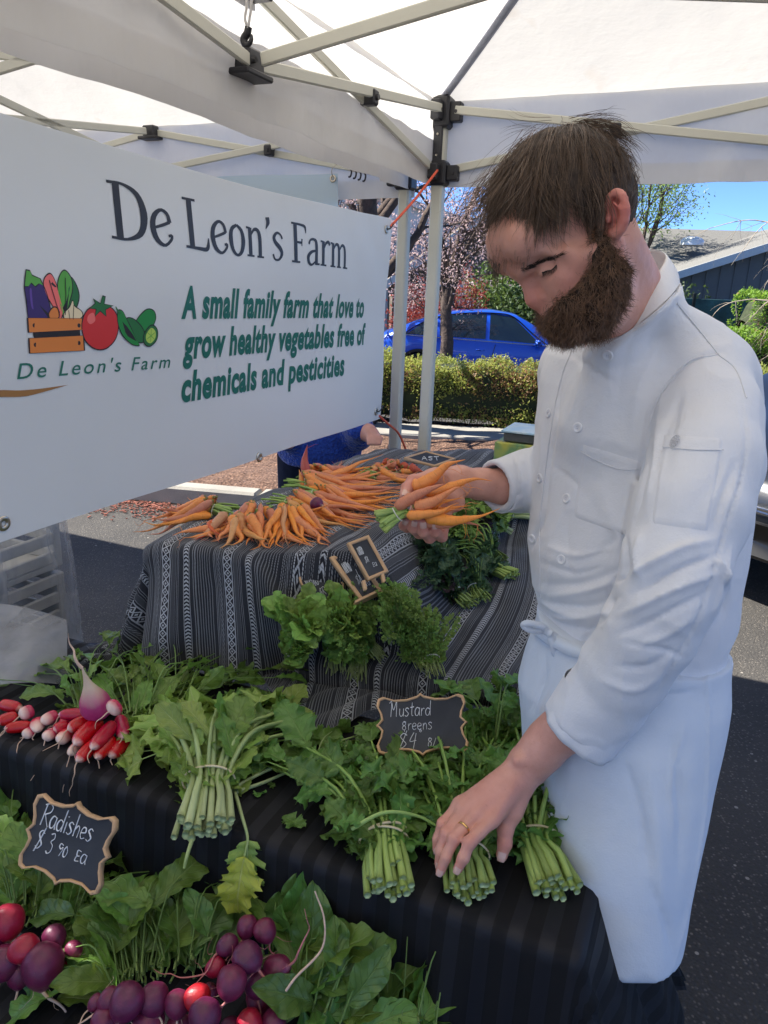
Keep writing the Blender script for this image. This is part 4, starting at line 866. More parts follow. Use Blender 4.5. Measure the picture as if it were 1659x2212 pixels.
def drape(name, corners, topz, hang, mat, parent, step=.016, r=.022, flare=.12, fold=.014, ff=17., seed=0, wr=.004, zmin=None, fv=1.0, umap=None, corner_soft=.05, nearscale=None, flr=0.):
    """cloth over a quadrilateral top (near-left, near-right, far-right, far-left); hang = overhang (near, right, far, left); topz(p,q,P) height"""
    A_, B_, C_, D_ = [np.asarray(c, float)[:2] for c in corners]; w = (np.linalg.norm(B_-A_)+np.linalg.norm(C_-D_))/2; d = (np.linalg.norm(D_-A_)+np.linalg.norm(C_-B_))/2
    ps = np.arange(-hang[3], w+hang[1]+step, step); qs = np.arange(-hang[0], d+hang[2]+step, step); Pp, Qq = np.meshgrid(ps, qs, indexing='ij')
    if nearscale is not None: Qq = np.where(Qq < 0, Qq*nearscale(Pp), Qq)
    cp, cq = np.clip(Pp, 0, w), np.clip(Qq, 0, d); dx, dy = Pp-cp, Qq-cq; dist = np.sqrt(dx*dx+dy*dy)+1e-9
    def flat(p, q):
        a, b = (p/w)[..., None], (q/d)[..., None]; return A_*(1-a)*(1-b)+B_*a*(1-b)+C_*a*b+D_*(1-a)*b
    base = flat(cp, cq); e = 1e-3
    ex = (flat(cp+e, cq)-base)/e; ey = (flat(cp, cq+e)-base)/e; ex /= np.linalg.norm(ex, axis=-1)[..., None]; ey /= np.linalg.norm(ey, axis=-1)[..., None]
    ox = np.stack([ey[..., 1], -ey[..., 0]], -1); oy = np.stack([-ex[..., 1], ex[..., 0]], -1)   # outward normals
    dirv = ox*(dx/dist)[..., None]+oy*(dy/dist)[..., None]
    z0 = topz(cp, cq, base); L = np.maximum(dist-r*math.pi/2, 0); ang = np.minimum(dist/r, math.pi/2)
    fl = flare+flr*np.clip(dx/dist, 0, 1)**2; out = r*np.sin(ang)+L*fl; drop = r*(1-np.cos(ang))+L*np.sqrt(1-fl*fl)
    zm = -9. if zmin is None else zmin(base+dirv*out[..., None])
    lim = z0-zm; over = np.maximum(drop-lim, 0); drop = np.minimum(drop, lim); out = out+over*.9
    par = Pp*np.abs(dy/dist)+Qq*np.abs(dx/dist)*np.sign(dx+1e-9)+np.arctan2(dy, dx)*corner_soft*3
    k = np.clip(L/.16, 0, 1)
    ph = 1.7*vnoise(np.stack([par*3.1+seed, L*1.2, par*0], -1), 1.0, seed)
    fo = fold*k*(np.sin(par*ff*6.283/3+ph*2.2)+.45*np.sin(par*ff*6.283/1.4+ph*3+L*3))*fv
    base3 = np.stack([base[..., 0], base[..., 1], z0-drop], -1); base3[..., :2] += dirv*(out+fo)[..., None]
    wv = wr*(vnoise(np.stack([Pp, Qq, Pp*0+seed], -1), 9.0, seed)+.5*vnoise(np.stack([Pp*2.2, Qq*.8, Pp*0], -1), 16.0, seed+2))
    base3[..., 2] += wv*(1-np.clip(L/.05, 0, 1))+np.where(over > 0, .004+.012*np.abs(np.sin(par*40+over*30))*np.clip(over/.02, 0, 1), 0)
    base3[..., :2] += dirv*(wv*np.clip(L/.05, 0, 1))[..., None]
    uv = np.stack([Pp, Qq], -1) if umap is None else umap(Pp, Qq)
    F = gridF(len(ps), len(qs))
    return mobj(name, base3, F, mat, parent, uv.reshape(-1, 2)), (ps, qs, base3)
TZ, LZ = .70, .50       # tops of the black table and of the low front shelf
OT = A3(.226, .782, 0)
TL_ = lambda a, b, z=0: OT+E1*a+E2*b+EZ*z
def topflat(z): return lambda p, q, P: np.full(p.shape, z)
M['tablewood'] = simple('folding_table_top', (.5, .48, .44), .6, .1)
def table(label, a0, a1, b0, b1, z, name='display_table'):
    t = thing(name, label, 'table', TL_((a0+a1)/2, (b0+b1)/2))
    mobj('table_top', *boxVF(TL_((a0+a1)/2, (b0+b1)/2, z-.032), E1*((a1-a0)/2-.012), E2*((b1-b0)/2-.012), EZ*.02, .006), M['tablewood'], t, smooth=False)
    for a in (a0+.06, a1-.06):
        for b in (b0+.06, b1-.06):
            V, F, _ = tubeVF([TL_(a, b, 0), TL_(a, b, z-.05)], .014, 10); mobj('leg', V, F, M['powder'], t)
    return t
tb = table('middle display table hidden under the black cloth, with the radishes and mustard greens', -1.75, .045, 0, .36, TZ)
bc, BCG = drape('black_tablecloth', [TL_(-1.78, 0), TL_(.05, -.0), TL_(.05, .37), TL_(-1.78, .33)], topflat(TZ), (.36, .42, .30, .3), M['blackcloth'], None, .012, .018, .10, .010, 13., 3, .0018, umap=lambda p, q: np.stack([p, q], -1), corner_soft=.10, flr=.28)
tag(bc, 'black tone-on-tone striped cloth over the middle table holding radishes and mustard greens', 'tablecloth')
ts_ = table('low front shelf under the loose radish greens', -1.75, -.10, -.60, -.05, LZ-.0, 'low_shelf')
sc2, _ = drape('black_tablecloth', [TL_(-1.78, -.62), TL_(-.20, -.62), TL_(-.20, -.035), TL_(-1.78, -.035)], topflat(LZ), (.35, .30, .02, .3), M['blackcloth'], None, .02, .02, .08, .012, 13., 8, .002)
tag(sc2, 'black cloth over the low front shelf under the purple radishes', 'tablecloth')
# back table: raised carrot tier on the left, herb shelf on the right, one woven cloth over both
CA, CB = A3(-.495, 1.50, 0), A3(.30, 1.335, 0); CL = E2*1.22
CC_, CD_ = A3(.66, 2.56, 0), A3(-.02, 2.62, 0)
WW = (np.linalg.norm(CB-CA)+np.linalg.norm(CC_-CD_))/2; WD = (np.linalg.norm(CD_-CA)+np.linalg.norm(CC_-CB))/2
def sstep(x): x = np.clip(x, 0, 1); return x*x*(3-2*x)
CTZ, HSZ = .975, .748
def backz(p, q, P):
    e = .20+.185*sstep(q/.09)+.05*q/WD+.010*np.sin(q*9); hi = 1-sstep((p-e)/.17)
    sh = HSZ+.07*sstep(q/.55)+.035*np.sin(np.clip(q/.9, 0, 1)*3.14)*0; z = sh+(CTZ-sh)*hi
    far = sstep((q-.80)/.30); z = z*(1-far)+far*(CTZ-.01+.02*sstep((p-.2)/.3))
    return z
bt = thing('display_table', 'back display table and crates hidden under the woven striped cloth', 'table', (.1, 2.0, 0))
mobj('table_top', *boxVF((.14, 1.98, .70), nrm(CB-CA)*.38, E2*.5, EZ*.02, .006), M['tablewood'], bt, smooth=False)
for a in (-.3, .3):
    for b in (-.45, .45):
        p = A3(.14, 1.98, 0)+nrm(CB-CA)*a+E2*b; V, F, _ = tubeVF([p, p+EZ*.69], .014, 10); mobj('leg', V, F, M['powder'], bt)
mobj('riser_crate', *boxVF((-.09, 2.0, .83), nrm(CB-CA)*.17, E2*.48, EZ*.10, .01), simple('crate_wood', (.35, .22, .12), .8, .2), bt, smooth=False)
wc, WCG = drape('woven_tablecloth', [CA, CB, CC_, CD_], backz, (.272, .34, .35, .34), M['woven'], None, .010, .026, .13, .027, 13., 5, .011, zmin=lambda P: np.where((((P[..., 0]-OT[0])*E1[0]+(P[..., 1]-OT[1])*E1[1]) < .07) & (((P[..., 0]-OT[0])*E2[0]+(P[..., 1]-OT[1])*E2[1]) < .70), TZ+.006, -9.), nearscale=lambda p: 1-.70*sstep((p-.36)/.22), umap=lambda p, q: np.stack([p+.02*np.sin(q*7+p*3), q], -1), corner_soft=.10)
tag(wc, 'black and white woven striped cloth draped over the back table under the carrots and herbs', 'tablecloth')
def on_cloth(x, y, G=None, default=TZ):
    g = (WCG[2] if G is None else G); d = (g[..., 0]-x)**2+(g[..., 1]-y)**2; c_ = d < .012**2
    if not c_.any(): i = d.argmin(); return g.reshape(-1, 3)[i][2] if d.min() < .03**2 else default
    return g[..., 2][c_].max()
# ================================================================== chalk signs
M['signwood'] = simple('sign_frame_wood', (.58, .36, .19), .55, .12, 30, bump=.0006, bscale=120)
def mk_chalk():
    n = NT('chalkboard'); s = n.ramp(n.noise(9, 5), [(.35, (.020, .024, .032)), (.75, (.055, .060, .070))]); n.set(color=s, rough=.75); return n.m
M['board'] = mk_chalk(); M['chalk'] = simple('chalk_line', (.74, .76, .78), .95, .1, 300)
SG = {  # handwriting: unit-height strokes
 'R': (.62, [[(.1, 0), (.12, .5), (.14, 1)], [(.02, .92), (.3, 1.02), (.55, .9), (.5, .66), (.16, .5)], [(.22, .5), (.4, .25), (.6, 0)]]),
 'a': (.5, [[(.42, .5), (.2, .56), (.06, .34), (.12, .06), (.3, .04), (.42, .3)], [(.43, .54), (.42, .2), (.48, .0)]]),
 'd': (.52, [[(.40, .42), (.2, .5), (.05, .3), (.12, .05), (.3, .03), (.42, .3)], [(.45, 1.0), (.43, .5), (.44, 0)]]),
 'i': (.22, [[(.1, .5), (.11, .0)], [(.11, .72), (.12, .76)]]),
 's': (.42, [[(.36, .48), (.2, .56), (.08, .44), (.22, .3), (.34, .16), (.2, .0), (.04, .06)]]),
 'h': (.48, [[(.1, 1), (.1, 0)], [(.1, .3), (.26, .5), (.38, .38), (.38, 0)]]),
 'e': (.44, [[(.06, .26), (.34, .32), (.3, .5), (.12, .5), (.04, .24), (.16, .02), (.36, .08)]]),
 '$': (.6, [[(.48, .8), (.26, .92), (.1, .74), (.3, .5), (.48, .28), (.26, .06), (.06, .16)], [(.44, 1.08), (.28, .5), (.08, -.1)]]),
 '3': (.5, [[(.08, .88), (.3, .95), (.38, .74), (.2, .55), (.4, .4), (.38, .12), (.18, .0), (.04, .1)]]),
 '9': (.42, [[(.34, .6), (.14, .66), (.06, .5), (.2, .38), (.34, .5), (.34, .3), (.22, .0)]]),
 '5': (.42, [[(.36, .66), (.14, .66), (.10, .42), (.3, .42), (.34, .16), (.1, .04)]]),
 '0': (.4, [[(.2, .62), (.06, .4), (.1, .08), (.26, .06), (.34, .34), (.2, .62)]]),
 'E': (.42, [[(.36, .64), (.1, .66), (.12, .36), (.32, .36)], [(.12, .36), (.08, .04), (.36, .06)]]),
 'M': (.85, [[(.02, .92), (.2, 1.0), (.2, .0)], [(.2, .98), (.4, .45), (.62, 1.0), (.66, .0)]]),
 'u': (.46, [[(.06, .52), (.07, .15), (.2, .0), (.36, .15), (.38, .52)], [(.38, .5), (.40, 0)]]),
 't': (.4, [[(.2, .9), (.2, .12), (.32, .02)], [(.04, .58), (.36, .62)]]),
 'r': (.38, [[(.08, .5), (.1, 0)], [(.1, .3), (.2, .48), (.34, .48)]]),
 'g': (.5, [[(.38, .62), (.2, .68), (.08, .5), (.2, .36), (.36, .5), (.2, .68)], [(.2, .36), (.06, .2), (.2, .02), (.36, .12), (.3, .32), (.2, .36)], [(.24, .02), (.28, -.12)]]),
 'n': (.46, [[(.08, .5), (.1, 0)], [(.1, .3), (.24, .5), (.36, .36), (.38, 0)]]),
 '4': (.56, [[(.26, .95), (.08, .45), (.46, .48)], [(.40, .9), (.34, .0)]]),
 'o': (.3, [[(.14, .95), (.04, .86), (.14, .78), (.22, .88), (.14, .95)]]),
 '8': (.4, [[(.3, .62), (.12, .66), (.1, .48), (.3, .3), (.26, .04), (.08, .08), (.12, .34), (.3, .5), (.3, .62)]]),
 '/': (.3, [[(.04, .0), (.24, .66)]]),
 'A': (.5, [[(.04, 0), (.22, .95), (.42, 0)], [(.12, .4), (.36, .42)]]), 'S': (.42, [[(.36, .85), (.18, .95), (.06, .75), (.3, .4), (.2, .02), (.04, .1)]]),
 'T': (.46, [[(.04, .92), (.42, .96)], [(.22, .94), (.24, 0)]]), 'D': (.5, [[(.1, 0), (.1, .95), (.4, .7), (.4, .25), (.1, .0)]]), 'G': (.5, [[(.4, .8), (.2, .95), (.06, .5), (.2, .05), (.4, .15), (.4, .45), (.24, .45)]]),
 'N': (.5, [[(.06, 0), (.08, .95), (.38, .02), (.40, .95)]]), 'P': (.46, [[(.08, 0), (.1, .95), (.38, .8), (.34, .5), (.1, .48)]]), 'I': (.2, [[(.1, .0), (.1, .95)]]), 'L': (.4, [[(.08, .95), (.08, .02), (.36, .04)]]), 'C': (.45, [[(.38, .8), (.2, .95), (.06, .5), (.2, .05), (.38, .15)]]), 'H': (.5, [[(.08, 0), (.1, .95)], [(.4, 0), (.4, .95)], [(.1, .5), (.4, .5)]]),
 'U': (.5, [[(.06, .95), (.07, .3), (.22, .0), (.4, .3), (.4, .95)]]), 'O': (.5, [[(.22, .95), (.05, .5), (.2, .0), (.4, .45), (.22, .95)]]), ' ': (.3, [])}
def scallop(w, h, n=12):
    """outline of the plaque: pointed middles, rounded ears"""
    q = [(0, .50), (.035, .455), (.16, .405), (.30, .40), (.42, .46), (.475, .43), (.495, .32), (.455, .20), (.44, .09), (.475, .03), (.50, .0)]
    pts = []
    quad = [(x*w, y*h) for x, y in q]
    right = quad+[(x, -y) for x, y in quad[::-1][1:]]; full = right+[(-x, y) for x, y in right[::-1][1:-1]]
    return full
def chalk_sign(label, c, rx, up, w, h, lines, outline=None, parts_name='chalkboard_sign', tilt_back=True, cat='sign', extra=None, fr=.085):
    """c centre of the board face, rx = right along the board, up = up along the board; lines: (text, x0, y0, height, width_scale, slant)"""
    rx = nrm(rx); up = nrm(np.asarray(up)-rx*np.dot(rx, up)); n_ = np.cross(rx, up); t = thing(parts_name, label, cat, c)
    out = outline or scallop(w, h); c = np.asarray(c, float); inn = [(x*(1-fr*h/w*1.0), y*(1-fr)) for x, y in out]
    k = len(out); V = []
    for z, o in ((-.006, out), (.002, out), (.004, [(x*(1-fr*.18), y*(1-fr*.18)) for x, y in out]), (.004, [(x*(1-fr*.75*h/w), y*(1-fr*.75)) for x, y in out]), (.0015, inn), (-.004, inn)):
        V += [c+rx*x+up*y+n_*z for x, y in o]
    F = [[r*k+i, r*k+(i+1) % k, (r+1)*k+(i+1) % k, (r+1)*k+i][::-1] for r in range(5) for i in range(k)]+[list(range(k))]
    mobj('frame', V, F, M['signwood'], t)
    mobj('board', *poly_prism(inn, c-n_*.002, rx, up, n_, .0025), M['board'], t, smooth=False)
    mb = MB(); L = 0
    for (tx, x0, y0, hh, sx, sl) in lines:
        x = x0
        for ch in tx:
            adv, st = SG[ch]
            for s in st:
                L += 1; P = spline(s, max(6, 5*len(s))); P = [c+rx*(x+(px_*sx+py*sl)*hh)+up*(y0+(x-x0)*0+py*hh)+n_*(.0012+.00002*(L % 5)) for px_, py in P]
                V, F, _ = tubeVF(P, max(.0007, hh*.036), 5, .5); mb.add(V, F)
            x += adv*sx*hh*1.02
    for s in (extra or []):
        V, F, _ = tubeVF([c+rx*a+up*b+n_*.0013 for a, b in spline(s, 16)], .0008, 5, .5); mb.add(V, F)
    kind(mb.build('chalk_writing', M['chalk'], t), 'stuff')
    return t
def sign_frame(pts, t):
    """from measured picture corners (left-mid, right-mid, bottom-mid, top-mid) at depth list -> c, rx, up, w, h"""
    l, r, b, u = [W(p[0], p[1], tt) for p, tt in zip(pts, t)]; return (l+r)/2, r-l, u-b, np.linalg.norm(r-l), np.linalg.norm(u-b)
def cloth_depth(u, v, G=None):
    g = (WCG[2] if G is None else G).reshape(-1, 3); d = g-CC; t = d@CFW; uu = 829.5+FPX*(d@CR)/t; vv = 1106-FPX*(d@CU)/t
    k = (uu-u)**2+(vv-v)**2; m_ = k < 81
    return t[m_].min() if m_.any() else t[k.argmin()]
def auto_sign(pts, t, clear=.045):
    o = cloth_depth(*pts[2])-clear-t[2]; return sign_frame(pts, [x+o for x in t])
# radish sign
c_, rx_, up_, w_, h_ = sign_frame([(58, 1790), (236, 1853), (116, 1908), (178, 1734)], (1.115, 1.07, 1.085, 1.10))
chalk_sign('scalloped chalk sign reading Radishes $3.90 Ea, standing in the lower radish greens', c_, rx_, up_, w_, h_, [('Radishes', -w_*.37, h_*.10, h_*.27, .80, .10), ('$ 3', -w_*.36, -h_*.19, h_*.26, .74, .10), ('90', -w_*.085, -h_*.17, h_*.22, .85, .10), ('Ea', w_*.125, -h_*.165, h_*.20, .95, .10)])
c_, rx_, up_, w_, h_ = sign_frame([(812, 1568), (1010, 1560), (905, 1635), (922, 1500)], (1.285, 1.275, 1.255, 1.315))
chalk_sign('scalloped chalk sign reading Mustard greens $4 behind the middle mustard bunch', c_, rx_, up_, w_, h_*1.0, [('Mustard', -w_*.36, h_*.13, h_*.24, .78, .08), ('greens', -w_*.22, -h_*.09, h_*.20, .90, .05), ('$4', -w_*.27, -h_*.38, h_*.26, 1.0, .15), ('o', -w_*.03, -h_*.30, h_*.22, .8, 0), ('8/', w_*.05, -h_*.36, h_*.2, 1, .1)])
c_, rx_, up_, w_, h_ = auto_sign([(662, 1290), (742, 1262), (705, 1325), (700, 1225)], (1.575, 1.60, 1.56, 1.61))
chalk_sign('dark chalk sign with a scalloped frame leaning behind the small easel signs', c_, rx_, up_, w_*1.05, h_*1.05, [('MUSTARD', -w_*.42, h_*.16, h_*.17, .42, .12), ('GR', -w_*.15, -h_*.08, h_*.17, .6, .1), ('E', w_*.2, h_*.02, h_*.14, .6, .1), ('TA', w_*.0, -h_*.30, h_*.15, .6, .1)], extra=[[(-w_*.1, h_*.05), (-w_*.12, -h_*.12), (0, -h_*.2), (w_*.18, 0), (w_*.25, h_*.3)]])
sq = lambda w, h: [(w/2, h/2), (w/2, 0), (w/2, -h/2), (0, -h/2), (-w/2, -h/2), (-w/2, 0), (-w/2, h/2), (0, h/2)]
c_, rx_, up_, w_, h_ = auto_sign([(748, 1252), (792, 1232), (793, 1292), (752, 1190)], (1.53, 1.56, 1.525, 1.585))
e1_ = chalk_sign('rectangular wooden easel chalk sign, the nearer of the two on the cloth slope', c_, rx_, up_, w_*1.12, h_*1.02, [('AAPAO', -w_*.36, h_*.10, h_*.22, .26, .12), ('$A', -w_*.2, -h_*.18, h_*.17, .6, .2), ('L', w_*.02, -h_*.05, h_*.16, .5, .2), ('Ea', w_*.06, -h_*.28, h_*.12, .8, .2)], outline=sq(w_*1.12, h_*1.02), fr=.16)
mobj('ledge', *boxVF(c_-nrm(up_)*h_*.5+np.cross(nrm(rx_), nrm(up_))*.008, nrm(rx_)*w_*.62, np.cross(nrm(rx_), nrm(up_))*.008, nrm(up_)*.003, .001), M['signwood'], e1_, smooth=False)
c_, rx_, up_, w_, h_ = auto_sign([(772, 1214), (817, 1196), (804, 1248), (784, 1164)], (1.60, 1.63, 1.605, 1.64))
e2_ = chalk_sign('rectangular wooden easel chalk sign, the one behind, with short legs', c_, rx_, up_, w_, h_*1.02, [('CARRO', -w_*.30, h_*.12, h_*.20, .26, .12), ('$A', -w_*.2, -h_*.10, h_*.15, .6, .2), ('Ea', w_*.0, -h_*.26, h_*.16, .8, .2)], outline=sq(w_, h_*1.02), fr=.16)
for s in (-.44, .44): mobj('leg', *boxVF(c_-nrm(up_)*h_*.60+nrm(rx_)*w_*s, nrm(rx_)*.004, np.cross(nrm(rx_), nrm(up_))*.004, nrm(up_)*h_*.12, .001), M['signwood'], e2_, smooth=False)
lz = on_cloth(*(Zp(928, 993, .985)[:2]))+.010
l_, r_, b_, u_ = Zp(872, 990, lz), Zp(985, 992, lz), Zp(922, 1008, lz), Zp(935, 977, lz)
dw = np.linalg.norm(r_-l_); dh = np.linalg.norm(u_-b_)
chalk_sign('flat diamond-shaped chalk sign lying on the far end of the woven cloth', (l_+r_)/2, r_-l_, u_-b_, dw, dh, [('AST', -dw*.18, -dh*.12, dh*.25, .8, .1)], outline=[(dw*.5, 0), (dw*.25, -dh*.25), (0, -dh*.5), (-dw*.25, -dh*.25), (-dw*.5, 0), (-dw*.25, dh*.25), (0, dh*.5), (dw*.25, dh*.25)], fr=.12)
# ================================================================== behind the table: crates in a film, bag, boxes
M['cratefilm'] = NT('clear_plastic_film'); n = M['cratefilm']; n.set(color=(.70, .72, .76), rough=.12, alpha=n.ramp(n.noise(9, 4, mscale=(1, 1, .3)), [(.42, .10), (.62, .50)]), spec=.8); n.bump(n.noise(14, 4, mscale=(1, 1, .35)), .02, 1.0); M['cratefilm'] = n.m
M['cratewhite'] = simple('grey_white_plastic', (.46, .45, .42), .5, .12, 12)
ct = thing('crate_stack', 'stack of pale slatted plastic crates at the left edge behind the banner', 'crate', (-1.22, 1.95, 0)); CO = A3(-1.26, 1.93, 0)
for k in range(4):
    z = .0+k*.235; cr = CO+EZ*z; pa = mobj('crate', *boxVF(cr+EZ*.012, E1*.28, E2*.19, EZ*.010, .004), M['cratewhite'], ct, smooth=False)
    for s1 in (-1, 1):
        for s2 in (-1, 1): mobj('corner_post', *boxVF(cr+E1*.27*s1+E2*.18*s2+EZ*.115, E1*.014, E2*.014, EZ*.108, .004), M['cratewhite'], pa, smooth=False)
    for j in range(4):
        zz = .04+j*.055
        for s in (-1, 1):
            mobj('slat', *boxVF(cr+E2*.186*s+EZ*zz, E1*.26, E2*.006, EZ*.017, .003), M['cratewhite'], pa, smooth=False)
            mobj('slat', *boxVF(cr+E1*.276*s+EZ*zz, E2*.17, E1*.006, EZ*.017, .003), M['cratewhite'], pa, smooth=False)
G = np.zeros((64, 30, 3)); rsf = np.random.RandomState(3)
for i in range(64):
    a = 2*math.pi*i/64; ca, sa = math.cos(a), math.sin(a); sqq = max(abs(ca)/.31, abs(sa)/.225); x, y = ca/sqq, sa/sqq
    for j in range(30):
        r = j/29; g = 1.0+.05*vnoise(A3(math.cos(a)*2, math.sin(a)*2, r*3), 1.5)+.02*vnoise(A3(a*3, 0, r*5), 2)+.08*(1-r)**3
        G[i, j] = CO+E1*x*g+E2*y*g+EZ*(.01+r*1.03)
tag(mobj('plastic_wrap', G, gridF(64, 30, True, False), M['cratefilm']), 'clear plastic film wrapped around the crates at the left edge', 'wrap')
P = np.array([[W(-60+u*205, 1300+v*190+u*u*40-v*u*50, 1.60-.12*v+.02*math.sin(u*5+v*3)) for v in np.linspace(0, 1, 12)] for u in np.linspace(0, 1, 14)])
nf = NT('cloudy_plastic'); nf.set(color=(.36, .37, .39), rough=.28, alpha=nf.ramp(nf.noise(6, 4), [(.35, .22), (.65, .60)]), spec=.7); nf.bump(nf.noise(12, 4), .01)
tag(mobj('plastic_bag', P, gridF(14, 12), nf.m), 'cloudy clear plastic bag lying over the crates behind the radishes', 'bag')
# navy bag
M['navy'] = simple('navy_canvas', (.012, .018, .055), .85, .2, 40, bump=.001, bscale=400)
s = SDF((-1.1, 1.5, .30), (-.35, 2.3, .85), .008); bgc = W(205, 1425, 1.95)
s.ell(bgc-EZ*.08, (.11, .08, .12), None, .02); s.ell(bgc+A3(.05, .0, -.12), (.13, .09, .10), None, .03); s.cone(bgc+A3(-.07, 0, .01), bgc+A3(.07, 0, -.0), .03, .03, .04)
V, F = s.mesh(); V = V+vnormals(V, F)*(.010*vnoise(V, 14))[:, None]; nb = thing('canvas_bag', 'dark navy canvas bag with a loop strap behind the radish greens', 'bag', bgc); mobj('bag_body', V, F, M['navy'], nb)
P = spline([bgc+A3(.09, 0, -.02), W(262, 1385, 1.93), W(300, 1395, 1.9), W(320, 1430, 1.88), W(318, 1470, 1.86)], 20); V, F, _ = tubeVF(P, .012, 6, .25); mobj('strap', V, F, M['navy'], nb)
mobj('stand', *boxVF(bgc*A3(1, 1, 0)+EZ*.20, E1*.2, E2*.14, EZ*.20, .01), M['tablewood'], nb, smooth=False)
# colourful boxes at the far right end of the woven cloth
def mk_print(name, cols, sc_=9):
    n = NT(name); n.set(color=n.ramp(n.noise(sc_, 2), [(i/(len(cols)), c) for i, c in enumerate(cols)], 'LINEAR'), rough=.45, spec=.5); return n.m
bxm = mk_print('printed_box_side', [(.05, .12, .04), (.05, .12, .04), (.55, .50, .08), (.16, .30, .12), (.60, .55, .12), (.45, .42, .36)], 14)
zc = 1.0; b0 = W(1150, 962, 2.30)
bx = thing('seed_box', 'low printed box in yellow and green beside the chef\'s cuff', 'box', b0); mobj('carton', *boxVF(b0-EZ*.02, E1*.10, E2*.08, EZ*.035, .004), bxm, bx, smooth=False)
bx = thing('tin_box', 'flat box with a pale blue lid on top of the printed box', 'box', b0+EZ*.03); b1_ = b0+EZ*.032+E1*.03; mobj('carton', *boxVF(b1_, E1*.105, E2*.075, EZ*.014, .003), simple('grey_box_side', (.10, .10, .09), .5, .2), bx, smooth=False)
mobj('lid', *boxVF(b1_+EZ*.017, E1*.112, E2*.082, EZ*.003, .001), mk_print('blue_box_lid', [(.20, .42, .62), (.30, .55, .72), (.62, .72, .74), (.22, .44, .6)], 12), bx, smooth=False)
# ================================================================== leaves
def mk_leaf(name, c1, c2, vein, tr=.22, rough=.42, ns=7., pucker=.0012, tint=.10):
    n = NT(name); uv = n.new('UVMap').outputs[0]; s = n.new('SeparateXYZ', {0: uv}); u, v = s.outputs[0], s.outputs[1]
    a = n.math('ABSOLUTE', n.math('SUBTRACT', v, .5)); wn_ = n.noise(5, 2, uv)
    mid = n.ramp(n.math('ADD', a, n.math('MULTIPLY', u, .012)), [(.012, 1.), (.040, 0.)])
    sv = n.math('ABSOLUTE', n.math('SUBTRACT', n.math('FRACT', n.math('MULTIPLY', n.math('ADD', n.math('SUBTRACT', u, n.math('MULTIPLY', a, .62)), n.math('MULTIPLY', wn_, .05)), ns)), .5))
    side = n.math('MULTIPLY', n.ramp(sv, [(.02, 1.), (.075, 0.)]), .6)
    vn = n.math('MAXIMUM', mid, side)
    rnd = n.new('ObjectInfo').outputs['Random']; nz = n.noise(4, 4, uv)
    c = n.mix(n.ramp(nz, [(.3, 0.), (.7, 1.)]), c1, c2); hs = n.new('HueSaturation', {'Hue': n.math('ADD', .5-tint*.22, n.math('MULTIPLY', rnd, tint*.38)), 'Saturation': 1.0, 'Value': n.math('ADD', .78, n.math('MULTIPLY', rnd, .5)), 'Color': c}).outputs[0]
    c = n.mix(n.math('MULTIPLY', vn, .55), hs, vein); n.set(color=c, rough=rough, spec=.45)
    n.bump(n.math('SUBTRACT', n.math('MULTIPLY', nz, .6), vn), pucker, .9); n.translucent(tr, n.mix(.5, c, (.30, .42, .05))); return n.m
M['lf_mustard'] = mk_leaf('mustard_leaf', (.075, .180, .035), (.140, .275, .060), (.22, .34, .10))
M['lf_radish'] = mk_leaf('radish_leaf', (.090, .190, .028), (.165, .290, .055), (.26, .36, .12))
M['lf_pale'] = mk_leaf('pale_turnip_leaf', (.22, .36, .07), (.34, .48, .12), (.52, .62, .28), .28)
M['lf_deep'] = mk_leaf('deep_green_leaf', (.065, .155, .030), (.120, .235, .055), (.14, .24, .07), .18, .36)
M['lf_kale'] = mk_leaf('kale_leaf', (.030, .080, .040), (.060, .130, .060), (.12, .19, .10), .10, .55)
M['lf_purple'] = mk_leaf('purple_kale_leaf', (.018, .010, .022), (.040, .022, .040), (.10, .06, .10), .08, .55)
M['lf_herb'] = mk_leaf('herb_leaf', (.15, .29, .05), (.28, .43, .10), (.2, .3, .1), .25, .5, 3.)
M['lf_yellow'] = mk_leaf('yellowing_leaf', (.42, .50, .05), (.52, .58, .09), (.62, .66, .25), .3)
def mk_stem(name, c1, c2):
    n = NT(name); uv = n.new('UVMap').outputs[0]; v = n.new('SeparateXYZ', {0: uv}).outputs[0]; rnd = n.new('ObjectInfo').outputs['Random']
    st = n.noise(22, 2, uv, mscale=(1, 14, 1)); c = n.mix(n.math('ADD', n.math('MULTIPLY', v, .8), n.math('MULTIPLY', st, .3)), c1, c2)
    hs = n.new('HueSaturation', {'Hue': .5, 'Saturation': 1.0, 'Value': n.math('ADD', .82, n.math('MULTIPLY', rnd, .36)), 'Color': c}).outputs[0]
    n.set(color=hs, rough=.38, spec=.5); n.bump(st, .0008, .6); n.translucent(.12, c2); return n.m
M['st_mustard'] = mk_stem('mustard_stem', (.42, .55, .17), (.24, .42, .08)); M['st_pale'] = mk_stem('pale_stem', (.52, .60, .33), (.32, .44, .13)); M['st_green'] = mk_stem('thin_green_stem', (.26, .36, .12), (.11, .22, .04)); M['st_herb'] = mk_stem('herb_stem', (.30, .36, .14), (.10, .20, .04))
M['cutend'] = simple('cut_stem_end', (.42, .52, .26), .7, .15, 200); M['band'] = simple('rubber_band', (.62, .55, .36), .55, .06); M['string'] = simple('white_twine', (.72, .70, .62), .8, .1, 200)
